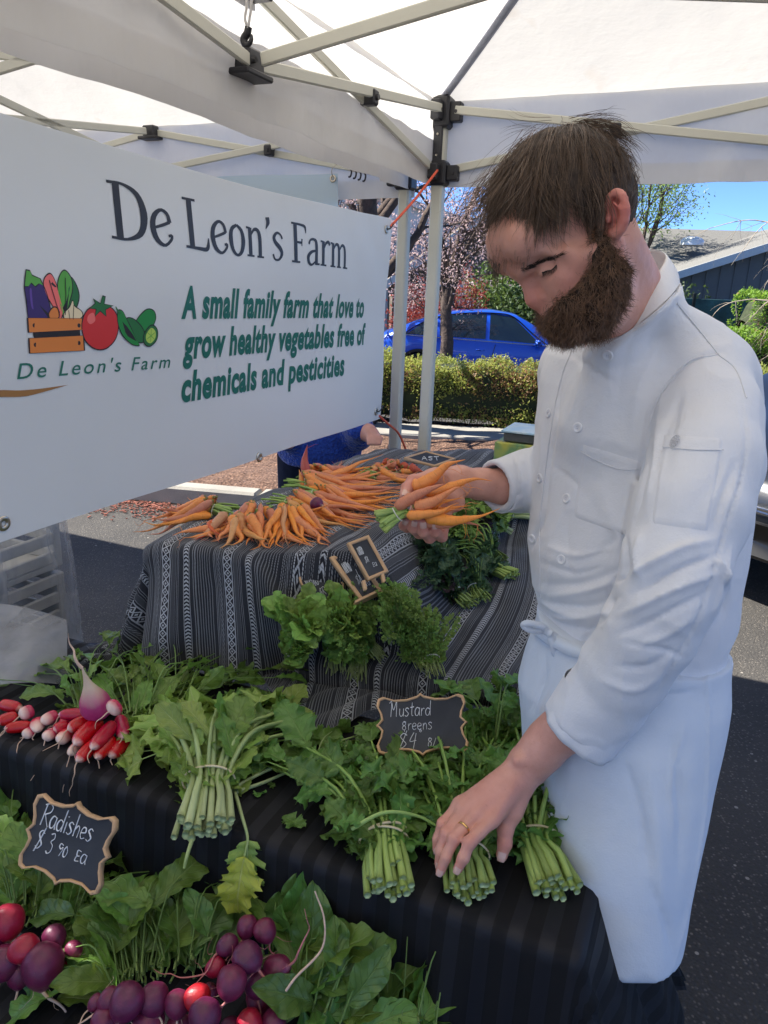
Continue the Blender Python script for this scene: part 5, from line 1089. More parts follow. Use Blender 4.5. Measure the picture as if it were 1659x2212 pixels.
def leafmesh(kind, seed, mat, nu=30, nv=9):
    r = np.random.RandomState(seed); u = np.linspace(0, 1, nu); v = np.linspace(-1, 1, nv); U_, V_ = np.meshgrid(u, v, indexing='ij'); ph = r.rand(8)*6.28
    if kind == 'mustard': w = .36*np.sin(np.pi*np.clip(u, 0, 1)**.72)**.6*(.55+.45*u/(.25+u)); w *= 1+.13*np.sin(u*26+ph[0])+.16*np.sin(u*61+ph[1]); ruf, curl, fd = .075, .9, .10
    elif kind == 'radish': w = .27*np.sin(np.pi*u**1.35)**.62*(.35+.75*u); w *= 1+.12*np.sin(u*17+ph[0])+.07*np.sin(u*47+ph[1]); ruf, curl, fd = .035, .7, .12
    elif kind == 'smooth': w = .235*np.sin(np.pi*u**1.05)**.75; w *= 1+.04*np.sin(u*13+ph[0])+.02*np.sin(u*39); ruf, curl, fd = .03, .6, .18
    elif kind == 'frill': w = .33*np.sin(np.pi*u**.8)**.5*(1+.16*np.sin(u*33+ph[0])+.14*np.sin(u*70+ph[1])); ruf, curl, fd = .13, 1.1, .06
    elif kind == 'lobed': w = .24*np.sin(np.pi*u**1.1)**.7*(.75+.5*np.abs(np.sin(u*11+ph[0]))**.8)+.01; w *= 1+.08*np.sin(u*60+ph[2]); ruf, curl, fd = .04, .8, .10
    else: w = .4*np.sin(np.pi*u**.9)**.6*(1+.06*np.sin(u*30+ph[0])); ruf, curl, fd = .03, .5, .1
    wl = w*(1+.10*r.normal()); asym = 1+.12*np.sin(u*9+ph[3]); W2 = np.where(V_ < 0, (w*asym)[:, None], (w*(2-asym))[:, None])
    X = V_*W2; k = curl*(.55+.6*r.rand())*(1 if r.rand() < .8 else -.5); th = k*U_
    Yc = np.sin(th)/k if abs(k) > 1e-3 else U_; Zc = -(1-np.cos(th))/k
    Z = fd*np.abs(V_)**1.3*W2*2.2+ruf*np.abs(V_)**1.6*(np.sin(U_*19+ph[4]+V_*2)+.6*np.sin(U_*37+ph[5]))*np.sin(np.pi*U_)**.5
    Z += .02*np.sin(U_*11+ph[6])*np.cos(V_*3+ph[7]); side_bend = .14*(r.rand()-.5)*2*U_**2
    P = np.stack([X*np.cos(V_*.2)+side_bend, Yc-Z*np.sin(th)*-1*0+0*U_, Zc+Z*np.cos(th)], -1); P[..., 1] += Z*np.sin(th)
    uv = np.stack([U_, (V_+1)/2], -1).reshape(-1, 2); return mesh('leaf', P, gridF(nu, nv)[:, ::-1], mat, uv)
def sprigmesh(seed, mat, n=11, frilly=False):
    """feathery sprig: many tiny toothed leaflets on a branching stalk, unit length"""
    r = np.random.RandomState(seed); mb = MB(); ax = spline([(0, 0, 0), (.03*r.normal(), .5, .06), (.06*r.normal(), .95, .02)], 12)
    V, F, uv = tubeVF(ax, .010, 3, cap=False); mb.add(V, F, uv*.1+A3(0, .5)[:2])
    for i in range(n):
        t = .25+.75*i/(n-1); p = ax[int(t*11)]
        for s in ((-1, 1) if i < n-1 else (0,)):
            d = nrm(A3(s*.9, .7, .25*r.normal())); L = (.34 if not frilly else .28)*(1.15-t*.6)*r.uniform(.8, 1.2); q = p+d*L*.5
            for j in range(3):
                dj = nrm(d+A3(*(r.normal(size=3)*.45))); c_ = p+d*L*(.45+.25*j); a = nrm(np.cross(dj, EZ+r.normal(size=3)*.3)); w = L*.26
                rim = [(0, 0), (.7, .3), (.9, .65), (.45, .7), (.35, 1.05), (0, .85), (-.35, 1.05), (-.45, .7), (-.9, .65), (-.7, .3)]
                nn = np.cross(a, dj); V = [c_+a*x*w+dj*y*L*.42+nn*abs(x)*w*.35 for x, y in rim]; mb.add(V, [[0, 1, 2, 3], [0, 3, 4, 5], [0, 5, 6, 7], [0, 7, 8, 9]], [(y, .5+x*.3) for x, y in rim])
    return mb.mesh('leaf', mat)
LM = {}
def lm(kind, matk, k=6):
    key = (kind, matk)
    if key not in LM: LM[key] = [leafmesh(kind, 100+i*7+len(LM), M[matk]) for i in range(k)] if kind not in ('sprig', 'curly') else [sprigmesh(40+i, M[matk], 9 if kind == 'sprig' else 13, kind == 'curly') for i in range(k)]
    return LM[key]
def place(me, name, parent, p, T, N, s, sx=1.0):
    T = nrm(T); N = nrm(np.asarray(N)-T*np.dot(N, T)); X = np.cross(T, N); o = newobj(name, me, parent); b = np.array(parent.location)
    m_ = Matrix.Identity(4); p = np.asarray(p)-b
    for i in range(3): m_[i][0] = X[i]*s*sx; m_[i][1] = T[i]*s; m_[i][2] = N[i]*s; m_[i][3] = p[i]
    o.matrix_local = m_; return o
rp = random.Random(77); nr = np.random.RandomState(77)
def bunch(label, name, cat, butt, tie, head, surf, n, rt, sr, spread, leafs, lsize, stemmat, group=None, per=2, band='band', rise=.05, lift=0., leafstart=.45, bands=1, droop=.6, cut=True, seed=1, leafbias=0.0, stemtaper=.55, flat=.62, rtb=1.15):
    """stems run from their cut butts through the tie and fan out to the leafy head; points are on the lying surface"""
    r = np.random.RandomState(seed); butt, tie, head = [np.asarray(x, float) for x in (butt, tie, head)]
    t = thing(name, label, cat, tie, group); d0 = nrm(tie-butt); d1 = nrm(head-tie); sx = nrm(np.cross(d0, EZ)); Lh = np.linalg.norm(head-tie)
    offs = []
    for i in range(n):
        q = (i+.5)/n; a = i*2.39996; offs.append((math.sqrt(q)*math.cos(a), math.sqrt(q)*math.sin(a)))
    cuts = MB()
    for i, (ox, oz) in enumerate(offs):
        rr = sr*r.uniform(.75, 1.2); ct = tie+sx*ox*rt+EZ*(rt*flat*(oz+1)+rr*.3)
        cb = butt+sx*(ox*rt*rtb+r.normal()*.002)+EZ*(rt*flat*(oz+1)*.95+rr*.3)-d0*r.uniform(-.004, .016)*(1 if r.rand() < .85 else -1.6)
        s1 = nrm(np.cross(d1, EZ)); ang = ox*spread+r.normal()*.12; dd = d1*math.cos(ang)+s1*math.sin(ang); L = Lh*r.uniform(.62, 1.08)
        hz = rise*(.6+.6*(oz+1)/2)*r.uniform(.5, 1.3)
        m_ = ct+dd*L*.42*.9+d0*L*.06+EZ*hz*.8; e = ct+dd*L+EZ*hz*(1-droop)
        P = spline([cb, (cb+ct)/2+r.normal(size=3)*.0015, ct, m_, e], 16)
        zmin = np.array([surf(x, y) for x, y in P[:, :2]]) if callable(surf) else np.full(16, surf); P[:, 2] = np.maximum(P[:, 2], zmin+rr*.9)
        rad = rr*np.interp(np.linspace(0, 1, 16), [0, .08, .4, 1], [1.08, 1.0, .85, stemtaper*.6])
        V, F, uv = tubeVF(P, rad, 7, .82); mobj('stem', V, F, M[stemmat], t, uv)
        if cut: V, F, _ = tubeVF([P[0]-(P[1]-P[0])*.02, P[0]-nrm(P[1]-P[0])*.0006], [rad[0]*.86]*2, 7, .82); cuts.add(V, F)
        for k in range(per):
            q = leafstart+(1-leafstart)*(k+r.rand()*.7)/per if per > 1 else 1.0
            if k == per-1: q = 1.0
            j = min(15, int(q*15)); p = P[j]; T = nrm(P[j]-P[j-1]); sd = (1 if (k+i) % 2 else -1)
            T2 = nrm(T+s1*sd*(0 if k == per-1 else r.uniform(.3, .9))+EZ*r.uniform(-.35, .35)+r.normal(size=3)*.12)
            N = nrm(EZ*1.0+r.normal(size=3)*.42+s1*ox*.5+leafbias*(CC-p)); sz = lsize*r.uniform(.65, 1.25)*(1 if k == per-1 else .8)
            kd = leafs[r.randint(len(leafs))]; ms = lm(*kd); zz = surf(p[0], p[1]) if callable(surf) else surf; p = p*A3(1, 1, 0)+EZ*max(p[2], zz+.006)
            place(ms[r.randint(len(ms))], 'leaf', t, p-T*.004, T2, N, sz)
    if cut: kind(cuts.build('cut_ends', M['cutend'], t), 'stuff')
    a = np.linspace(0, 2*math.pi, 33)
    for b in range(bands):
        c_ = tie+EZ*(rt*flat+.001)+d0*(.006*b); tl = r.normal()*.16
        ring = [c_+sx*math.cos(q)*(rt+sr*.9)+EZ*math.sin(q)*(rt*flat+sr*.9)+d0*math.cos(q)*tl*rt for q in a]
        V, F, _ = tubeVF(ring, .0017 if band == 'band' else .0011, 6, 1.3); mobj('rubber_band' if band == 'band' else 'twine', V, F, M[band], t)
    return t
GRP_M = None
MUST = [('mustard', 'lf_mustard'), ('mustard', 'lf_mustard'), ('frill', 'lf_mustard')]
def Z7(u, v, z=TZ): return Zp(u, v, z)
edge_z = lambda z, o=0: z
bunch('leftmost mustard green bunch, ruffled and dense with a doubled rubber band', 'mustard_bunch', 'greens', Z7(838, 1935, .70), Z7(828, 1838, .71), Z7(765, 1640), TZ, 30, .031, .0058, .68, MUST, .088, 'st_mustard', per=5, bands=2, rise=.04, leafstart=.40, seed=3)
bunch('middle mustard green bunch under the chef\'s lower hand', 'mustard_bunch', 'greens', Z7(1012, 1940, .70), Z7(1000, 1862, .71), Z7(1030, 1625), TZ, 30, .031, .0056, .50, MUST+[('lobed', 'lf_mustard')], .082, 'st_mustard', per=5, rise=.045, leafstart=.46, seed=5)
bunch('rightmost mustard green bunch beside the white apron', 'mustard_bunch', 'greens', Z7(1200, 1932, .70), Z7(1160, 1832, .71), Z7(1235, 1625), TZ, 26, .028, .0062, .55, MUST+[('lobed', 'lf_mustard')], .082, 'st_mustard', per=5, rise=.07, leafstart=.44, seed=9)
bunch('pile of mustard tops behind the middle bunch, right of the mustard sign', 'greens_pile', 'greens', Z7(1060, 1670), Z7(1070, 1650), Z7(1110, 1565), TZ, 20, .04, .004, .9, MUST+[('lobed', 'lf_mustard')], .080, 'st_green', per=4, rise=.06, cut=False, leafstart=.2, seed=12, bands=0, droop=.3)
bunch('flat spread of mustard leaves right of the pale turnip bunch', 'greens_pile', 'greens', Z7(690, 1690), Z7(700, 1670), Z7(790, 1632), TZ, 10, .02, .003, .8, MUST, .06, 'st_pale', per=3, rise=.03, cut=False, leafstart=.3, seed=14, bands=0)
PALE = [('radish', 'lf_pale'), ('frill', 'lf_pale'), ('lobed', 'lf_radish'), ('radish', 'lf_pale')]
bunch('pale thick stemmed turnip green bunch hanging over the table edge', 'turnip_green_bunch', 'greens', Z7(440, 1815, .69), Z7(452, 1712, .705), Z7(492, 1560), TZ, 30, .036, .0070, .70, PALE, .105, 'st_pale', per=3, rise=.05, leafstart=.35, seed=21, stemtaper=.9, rtb=1.35)
bunch('pale light green leaves fanned left of the thick stemmed bunch', 'greens_pile', 'greens', Z7(455, 1680), Z7(445, 1660), Z7(345, 1600), TZ, 12, .02, .0035, .9, PALE[:2], .12, 'st_pale', per=3, rise=.04, cut=False, leafstart=.25, seed=23, bands=0)
bunch('jagged dark leaves fanned right of the thick stemmed bunch', 'greens_pile', 'greens', Z7(505, 1670), Z7(520, 1650), Z7(610, 1560), TZ, 13, .025, .0032, .9, [('lobed', 'lf_mustard'), ('frill', 'lf_mustard'), ('mustard', 'lf_radish')], .085, 'st_mustard', per=3, rise=.035, cut=False, leafstart=.25, seed=25, bands=0)
# two loose pale stalks running to the right, a yellow-green leaf hanging over the edge, crumbs of leaf
def stalk(label, pts, r0, mat_, leafs=(), n=18):
    t = thing('loose_stalk', label, 'stalk', pts[0]); P = spline(pts, n); V, F, uv = tubeVF(P, np.linspace(r0, r0*.5, n), 7, .8); mobj('stem', V, F, M[mat_], t, uv)
    for (q, kd, s, T, N) in leafs:
        i = int(q*(n-1)); place(lm(*kd)[i % 6], 'leaf', t, P[i], T, N, s)
    return t
stalk('upper of the two loose pale stalks right of the turnip bunch', [Z7(500, 1705, .712), Z7(560, 1672, .715), Z7(625, 1645, .715), Z7(700, 1625, .71)], .0042, 'st_pale', [(1, ('lobed', 'lf_mustard'), .09, E1, EZ), (.8, ('lobed', 'lf_mustard'), .07, E1+E2, EZ)])
stalk('lower of the two loose pale stalks right of the turnip bunch', [Z7(505, 1712, .708), Z7(570, 1690, .712), Z7(630, 1665, .712), Z7(690, 1655, .71)], .0038, 'st_pale', [(1, ('lobed', 'lf_mustard'), .07, E1-E2*.3, EZ)])
stalk('long thin stalk lying across the left mustard bunch to the middle one', [Z7(760, 1790, .77), Z7(830, 1755, .80), Z7(900, 1762, .785), Z7(945, 1785, .765)], .0036, 'st_mustard', [(.15, ('frill', 'lf_mustard'), .05, E1*-1, EZ)])
stalk('yellow-green leaf drooping over the table edge below the turnip bunch', [Z7(505, 1700, .71), W(522, 1760, 1.165), W(535, 1810, 1.14), W(528, 1850, 1.13)], .0042, 'st_pale', [(.72, ('frill', 'lf_pale'), .085, (W(528, 1900, 1.12)-W(530, 1810, 1.13)), CC-W(530, 1820, 1.13)), (1, ('mustard', 'lf_yellow'), .10, (W(505, 1950, 1.11)-W(528, 1850, 1.13)), CC-W(530, 1820, 1.13))])
stalk('thick stem slipped lower than the rest over the table edge', [Z7(437, 1755, .71), Z7(420, 1800, .705), W(405, 1845, 1.105), W(398, 1875, 1.10)], .0052, 'st_pale')
for i, (u, v, lab) in enumerate(((578, 1692, 'small torn leaf crumb right of the turnip bunch'), (556, 1722, 'larger torn leaf scrap on the black cloth'), (700, 1502, 'torn leaf bit under the striped cloth'), (612, 1762, 'curled leaf left of the leftmost mustard bunch'))):
    t = thing('leaf_scrap', lab, 'leaf', Z7(u, v)); place(lm('mustard', 'lf_mustard')[i], 'leaf', t, Z7(u, v, .703), E1*math.cos(i*2)+E2*math.sin(i*2), EZ, (.02, .035, .025, .05)[i])
# ================================================================== radishes
def mk_radish(name, c1, c2, tip, t0, t1, rough=.24):
    n = NT(name); uv = n.new('UVMap').outputs[0]; v = n.new('SeparateXYZ', {0: uv}).outputs[0]; rnd = n.new('ObjectInfo').outputs['Random']
    nz = n.noise(4, 4, n.coord('Generated')); c = n.mix(n.ramp(nz, [(.3, 0.), (.7, 1.)]), c1, c2); hs = n.new('HueSaturation', {'Hue': n.math('ADD', .485, n.math('MULTIPLY', rnd, .03)), 'Saturation': 1.0, 'Value': n.math('ADD', .75, n.math('MULTIPLY', rnd, .5)), 'Color': c}).outputs[0]
    f = n.ramp(n.math('ADD', v, n.math('MULTIPLY', n.math('SUBTRACT', nz, .5), .14)), [(t0, 0.), (t1, 1.)])
    c = n.mix(f, hs, tip); sp = n.math('MULTIPLY', n.ramp(n.noise(40, 2, n.coord('Generated')), [(.68, 0.), (.75, 1.)]), .35); c = n.mix(sp, c, (.35, .22, .2))
    n.set(color=c, rough=rough, spec=.55, sss=.12); n.b.inputs['Subsurface Radius'].default_value = (.01, .003, .003); n.b.inputs['Subsurface Scale'].default_value = .3
    n.bump(n.noise(9, 3, n.coord('Generated'), mscale=(1, 4, 1)), .0012, .4); return n.m
M['r_french'] = mk_radish('french_radish', (.46, .003, .042), (.33, .003, .028), (.80, .58, .50), .86, .99)
M['r_pale'] = mk_radish('pale_radish', (.62, .03, .06), (.55, .05, .08), (.80, .60, .50), .42, .85)
M['r_red'] = mk_radish('red_radish', (.42, .008, .022), (.30, .008, .02), (.55, .30, .28), .93, 1.0, .36)
M['r_purple'] = mk_radish('purple_radish', (.150, .011, .055), (.090, .008, .040), (.34, .12, .15), .94, 1.0, .40)
M['r_turnip'] = mk_radish('purple_top_radish', (.38, .03, .17), (.27, .022, .12), (.66, .50, .36), .34, .62, .42)
M['rootlet'] = simple('root_hair', (.62, .44, .33), .7, .2, 80); M['rootlet_red'] = simple('pink_root', (.45, .16, .16), .6, .25, 80)
PROF = {'french': ([0, .03, .12, .3, .55, .78, .92, .98, 1.0], [.25, .62, .88, .98, 1.0, .90, .62, .30, .06]), 'round': ([0, .04, .15, .35, .58, .78, .92, .98, 1.0], [.22, .5, .84, 1.0, .97, .78, .46, .22, .07]),
        'turnip': ([0, .03, .10, .22, .36, .5, .66, .82, 1.0], [.25, .62, .9, 1.0, .86, .55, .26, .12, .03])}
RMS = {}
def radmesh(kd, mat_, i):
    k = (kd, mat_, i)
    if k in RMS: return RMS[k]
    a, b = PROF[kd]; s = np.linspace(0, 1, 18); rr = np.interp(s, a, b)*.5; r = np.random.RandomState(i+3); sq = 1+.08*r.normal(); bend = .05*r.normal(); q = np.linspace(0, 2*math.pi, 17)[:-1]
    rr2 = rr.copy(); rr2[1:-1] = (rr[:-2]+2*rr[1:-1]+rr[2:])/4
    G = np.stack([rr2[:, None]*np.cos(q)*sq*(1+.05*np.sin(2*q+i))+bend*np.sin(s*3)[:, None], np.repeat(s[:, None], 16, 1), rr2[:, None]*np.sin(q)*(1+.05*np.cos(3*q+i))], -1)
    F = gridF(18, 16, False, True).tolist()+[list(range(16)), list(range(17*16, 18*16))[::-1]]; uv = np.stack([np.repeat(s[:, None], 16, 1), np.repeat(q[None]/6.28, 18, 0)], -1).reshape(-1, 2)
    RMS[k] = mesh('radish', G, F, M[mat_], uv); return RMS[k]
def radish(t, kd, mat_, head, tip, w, root=.04, r=nr, rootdir=None, rm='rootlet', hairs=0):
    head = np.asarray(head, float); tip = np.asarray(tip, float); T = nrm(tip-head); L = np.linalg.norm(tip-head); N = nrm(np.cross(np.cross(T, EZ), T)+1e-6)
    me = radmesh(kd, mat_, r.randint(3)); X = np.cross(T, N); o = newobj('radish', me, t); m_ = Matrix.Identity(4); b = np.array(t.location)
    for i in range(3): m_[i][0] = X[i]*w; m_[i][1] = T[i]*L; m_[i][2] = N[i]*w; m_[i][3] = (head-b)[i]
    o.matrix_local = m_
    if root > 0:
        d = T if rootdir is None else nrm(T*.6+nrm(rootdir)); p = [tip-T*.004]; q = p[0]
        for i in range(6): d = nrm(d+r.normal(size=3)*.34-EZ*.10); q = q+d*root/6; p.append(q)
        V, F, uv = tubeVF(spline(p, 16), np.linspace(w*.055, .0004, 16), 5, cap=False)
        mo = m_.inverted(); V = [mo @ Vector(v-b) for v in V]; newobj('taproot', mesh('taproot', [tuple(v) for v in V], F, M[rm], uv), o)
    for h in range(hairs):
        d = nrm(r.normal(size=3)); p = head+(tip-head)*r.uniform(.5, 1)+d*w*.2; q = [p]
        for i in range(4): d = nrm(d+r.normal(size=3)*.5-EZ*.2); q.append(q[-1]+d*.009)
        V, F, uv = tubeVF(spline(q, 9), np.linspace(.0005, .0002, 9), 3, cap=False); mo = m_.inverted(); V = [mo @ Vector(v-b) for v in V]; newobj('root_hair', mesh('root_hair', [tuple(v) for v in V], F, M[rm], uv), o)
    return o
def rz(zx, zy, z): return Zp(zx/2.273, 1327+zy/2.273, z)
rb = thing('radish_bunch', 'bunch of long red radishes with white tips at the left end of the middle table', 'radishes', Z7(200, 1580))
for (x0, y0, x1, y1, w, z, kd, mt, rt) in ((0, 440, 108, 462, 52, .725, 'french', 'r_french', 0), (88, 498, -15, 528, 52, .722, 'french', 'r_french', .03), (155, 545, 18, 562, 52, .712, 'french', 'r_french', .05), (165, 470, 92, 497, 62, .728, 'french', 'r_pale', .07), (188, 516, 180, 575, 56, .715, 'round', 'r_pale', .05),
    (160, 570, 115, 598, 50, .708, 'french', 'r_pale', .06), (282, 490, 200, 530, 56, .725, 'french', 'r_pale', .05), (425, 490, 285, 492, 52, .735, 'french', 'r_french', .05), (275, 570, 215, 612, 50, .710, 'french', 'r_pale', .08), (335, 540, 262, 570, 52, .718, 'french', 'r_french', .05),
    (345, 575, 288, 628, 56, .712, 'french', 'r_pale', .09), (462, 512, 330, 565, 68, .735, 'french', 'r_french', .06), (492, 520, 365, 640, 78, .740, 'french', 'r_french', .04), (560, 535, 448, 662, 68, .742, 'french', 'r_french', .03), (588, 505, 606, 605, 62, .738, 'french', 'r_french', .03),
    (470, 625, 378, 722, 62, .728, 'french', 'r_french', .07), (560, 610, 470, 708, 62, .725, 'french', 'r_french', .09), (632, 610, 538, 700, 68, .718, 'french', 'r_french', .03), (395, 625, 340, 690, 48, .712, 'french', 'r_pale', .07), (455, 560, 400, 600, 50, .720, 'french', 'r_french', 0), (345, 500, 300, 545, 50, .722, 'french', 'r_french', .03)):
    a, b = rz(x0, y0, z), rz(x1, y1, z); d = np.linalg.norm(rz((x0+x1)/2, (y0+y1)/2, z)-CC); radish(rb, kd, mt, a, b, w/2.273/FPX*d*.97, rt, rootdir=(-.3, -.5, -.9))
z = .775; radish(rb, 'turnip', 'r_turnip', rz(490, 505, .745), rz(400, 255, .86), .058, .075, rootdir=(-.4, .3, .9)); radish(rb, 'round', 'r_pale', rz(585, 440, .79), rz(535, 480, .785), .032, .045, rootdir=(-.6, -.5, -.5))
def greens(label, uvt, head, n, leafs, ls, spread=.8, rise=.05, stem='st_green', sr=.0022, per=2, surf=TZ, rt=.02, seed=1, start=.4, tz=None, name='greens_bunch', droop=.5, parent=None, bias=0.):
    z = surf if not callable(surf) else surf(0, 0)
    a = Zp(uvt[0], uvt[1], tz or z+.005); b = Zp(head[0], head[1], z+.005); return bunch(label, name, 'greens', a-(b-a)*.12, a, b, surf, n, rt, sr, spread, leafs, ls, stem, per=per, rise=rise, cut=False, bands=0, seed=seed, leafstart=start, droop=droop, leafbias=bias)
RAD = [('radish', 'lf_radish'), ('radish', 'lf_radish'), ('smooth', 'lf_radish')]; DEEP = [('radish', 'lf_radish'), ('smooth', 'lf_deep'), ('radish', 'lf_deep')]
greens('radish tops rising behind the red radishes at the left', (190, 1552), (205, 1452), 20, RAD, .085, .9, .06, per=3, seed=31, rt=.03, start=.35)
greens('radish tops spreading right behind the big purple radish', (300, 1560), (330, 1450), 20, RAD, .085, .9, .055, per=3, seed=33, rt=.03, start=.35)
greens('row of darker radish tops below the striped cloth, middle', (395, 1530), (470, 1450), 18, RAD+[('smooth', 'lf_deep')], .085, 1.0, .05, per=3, seed=35, rt=.03, start=.3)
greens('drooping round leaves at the right end of the radish tops', (500, 1475), (575, 1432), 8, [('smooth', 'lf_deep'), ('radish', 'lf_radish')], .075, .5, .05, per=3, seed=37, rt=.012, start=.5)
greens('thin stems bundled right of the big purple radish', (285, 1545), (370, 1520), 14, RAD, .06, .35, .02, sr=.002, per=1, seed=39, rt=.02)
# ---- low shelf
def rl(zx, zy, z): return Zp(zx/1.923, 1659+zy/1.923, z)      # picture coordinates of the lower-left detail
def roundbunch(label, lst, loc, rm='rootlet', hair=2):
    t = thing('radish_bunch', label, 'radishes', loc)
    for (x, y, w, z, mt, rt, ra) in lst:
        c_ = rl(x, y, z); d = np.linalg.norm(c_-CC); ww = w/1.923/FPX*d*.84; a = math.radians(ra); T = nrm(CR*math.cos(a)*.8-CU*math.sin(a)*.8-CFW*.35); radish(t, 'round', mt, c_-T*ww*.55, c_+T*ww*.62, ww, rt, rm=rm, hairs=hair)
    return t
roundbunch('bunch of red and dark purple radishes at the lower left', [(30, 640, 120, .58, 'r_red', .05, 70), (100, 750, 105, .575, 'r_red', .05, 160), (225, 700, 85, .565, 'r_purple', .05, 40), (305, 755, 65, .555, 'r_purple', 0, 20), (175, 820, 150, .56, 'r_purple', .09, 80), (20, 810, 120, .55, 'r_purple', .05, 120), (85, 850, 100, .53, 'r_purple', .04, 90), (240, 840, 80, .53, 'r_red', .05, 70), (-40, 720, 110, .56, 'r_purple', 0, 120)], rl(120, 800, LZ))
roundbunch('heap of purple radishes in the lower middle with fine roots', [(1028, 660, 85, .63, 'r_purple', .04, 110), (1102, 675, 90, .63, 'r_purple', .03, 60), (945, 735, 85, .62, 'r_purple', .06, 150), (1030, 785, 115, .63, 'r_purple', .09, 35), (1150, 835, 110, .60, 'r_purple', .10, -25), (895, 825, 78, .60, 'r_red', .08, 150), (960, 890, 118, .62, 'r_purple', .04, 100), (1065, 895, 100, .59, 'r_purple', .04, 80), (1080, 960, 105, .56, 'r_purple', .03, 80), (870, 930, 60, .57, 'r_purple', .05, 150)], rl(1030, 830, LZ), 'rootlet_red')
roundbunch('row of purple radishes along the bottom edge of the picture', [(525, 970, 130, .60, 'r_purple', .07, 110), (455, 960, 85, .58, 'r_purple', .07, 140), (400, 975, 60, .57, 'r_purple', .05, 140), (640, 960, 110, .59, 'r_purple', .06, 70), (735, 980, 95, .59, 'r_purple', .07, 80), (822, 955, 95, .60, 'r_red', .05, 80), (850, 1030, 120, .60, 'r_purple', .05, 80), (440, 1060, 110, .56, 'r_purple', 0, 90), (620, 1060, 120, .56, 'r_purple', 0, 90), (745, 1080, 90, .55, 'r_purple', 0, 90), (1040, 1060, 100, .57, 'r_red', .04, 60), (1140, 1060, 100, .56, 'r_purple', .05, 60), (960, 1090, 90, .55, 'r_purple', 0, 60)], rl(700, 1000, LZ), 'rootlet')
LW = dict(surf=LZ)
greens('radish tops behind the chalk Radishes sign, far left', (20, 1900), (20, 1745), 16, DEEP, 0.130, .8, .06, per=3, seed=41, surf=LZ, rt=.03, bias=.2)
greens('pale radish tops in front of the Radishes sign', (70, 1990), (110, 1895), 16, [('radish', 'lf_radish'), ('radish', 'lf_pale'), ('smooth', 'lf_radish')], 0.112, 1.1, .07, per=3, seed=43, surf=LZ, rt=.04, bias=.3)
greens('dark radish leaves right of the Radishes sign', (150, 2020), (255, 1900), 12, DEEP, 0.130, .6, .06, per=2, seed=45, surf=LZ, rt=.03, bias=.3)
greens('spray of radish leaves with pale stems above the bottom row', (300, 2110), (310, 1965), 22, RAD+DEEP, 0.130, .85, .08, per=2, seed=47, surf=LZ, rt=.03, start=.55, bias=.2)
greens('radish leaves left of the bottom row', (250, 2150), (170, 2080), 10, RAD, 0.118, .8, .05, per=2, seed=49, surf=LZ, rt=.02, bias=.3)
greens('tall leaves standing behind the lower middle radish heap', (560, 2010), (560, 1895), 22, RAD+DEEP, 0.136, .8, .10, per=3, seed=51, surf=LZ, rt=.035, start=.4, bias=.2, droop=.2)
greens('leaves spilling right of the lower middle radish heap', (610, 2120), (690, 2040), 18, DEEP, 0.136, 1.2, .07, per=3, seed=53, surf=LZ, rt=.04, bias=.3)
greens('leaves between the two lower radish heaps', (400, 2100), (420, 1990), 14, DEEP, 0.118, .9, .08, per=2, seed=55, surf=LZ, rt=.04, bias=.3)
greens('big smooth leaves at the bottom right of the shelf, left group', (690, 2230), (760, 2130), 16, [('smooth', 'lf_deep'), ('radish', 'lf_radish')], 0.135, 1.0, .08, per=3, seed=57, surf=LZ, rt=.05, bias=.35)
greens('big smooth leaves at the bottom right of the shelf, upright right group', (880, 2250), (900, 2090), 13, [('smooth', 'lf_deep'), ('smooth', 'lf_radish')], 0.145, .6, .07, per=2, seed=59, surf=LZ, rt=.05, bias=.35, droop=.1)
greens('leaves peeking up at the very bottom right', (1100, 2290), (1140, 2210), 7, [('smooth', 'lf_deep')], 0.118, .9, .05, per=2, seed=61, surf=LZ-.05, rt=.04, bias=.3)
P = spline([W(1020/1.5, 1925, 1.0), W(700, 1985, .99), W(695, 2050, .98), W(640, 2110, .97), W(618, 2140, .97)], 30); V, F, _ = tubeVF(P, np.linspace(.0011, .0020, 30), 5, cap=False); tag(mobj('loose_root', V, F, M['rootlet']), 'long pale root curling over the leaves right of the lower middle heap', 'root')
# ================================================================== carrots
def mk_carrot(name, c1, c2):
    n = NT(name); uv = n.new('UVMap').outputs[0]; s = n.new('SeparateXYZ', {0: uv}); rnd = n.new('ObjectInfo').outputs['Random']
    ring = n.noise(1, 3, n.new('Mapping', {'Vector': uv, 'Scale': (60, 3, 1)}).outputs[0]); nz = n.noise(5, 3, n.coord('Generated'))
    c = n.mix(n.ramp(nz, [(.3, 0.), (.7, 1.)]), c1, c2); c = n.mix(n.math('MULTIPLY', n.ramp(ring, [(.56, 0.), (.68, 1.)]), .5), c, tuple(x*.5 for x in c1))
    hs = n.new('HueSaturation', {'Hue': n.math('ADD', .482, n.math('MULTIPLY', rnd, .020)), 'Saturation': n.math('ADD', .88, n.math('MULTIPLY', rnd, .2)), 'Value': n.math('ADD', .8, n.math('MULTIPLY', rnd, .45)), 'Color': c}).outputs[0]
    n.set(color=hs, rough=.5, spec=.4, sss=.08); n.b.inputs['Subsurface Radius'].default_value = (.01, .005, .003); n.b.inputs['Subsurface Scale'].default_value = .3; n.bump(ring, .0007, .8); return n.m
M['carrot'] = mk_carrot('carrot_skin', (.76, .31, .10), (.68, .25, .070)); M['carrot_pale'] = mk_carrot('pale_carrot_skin', (.68, .38, .14), (.64, .31, .09)); M['carrot_red'] = mk_carrot('red_carrot_skin', (.55, .13, .05), (.45, .09, .04)); M['carrot_purple'] = mk_carrot('purple_carrot_skin', (.16, .02, .08), (.10, .015, .05))
M['crown'] = simple('carrot_crown', (.30, .26, .08), .8, .3, 100)
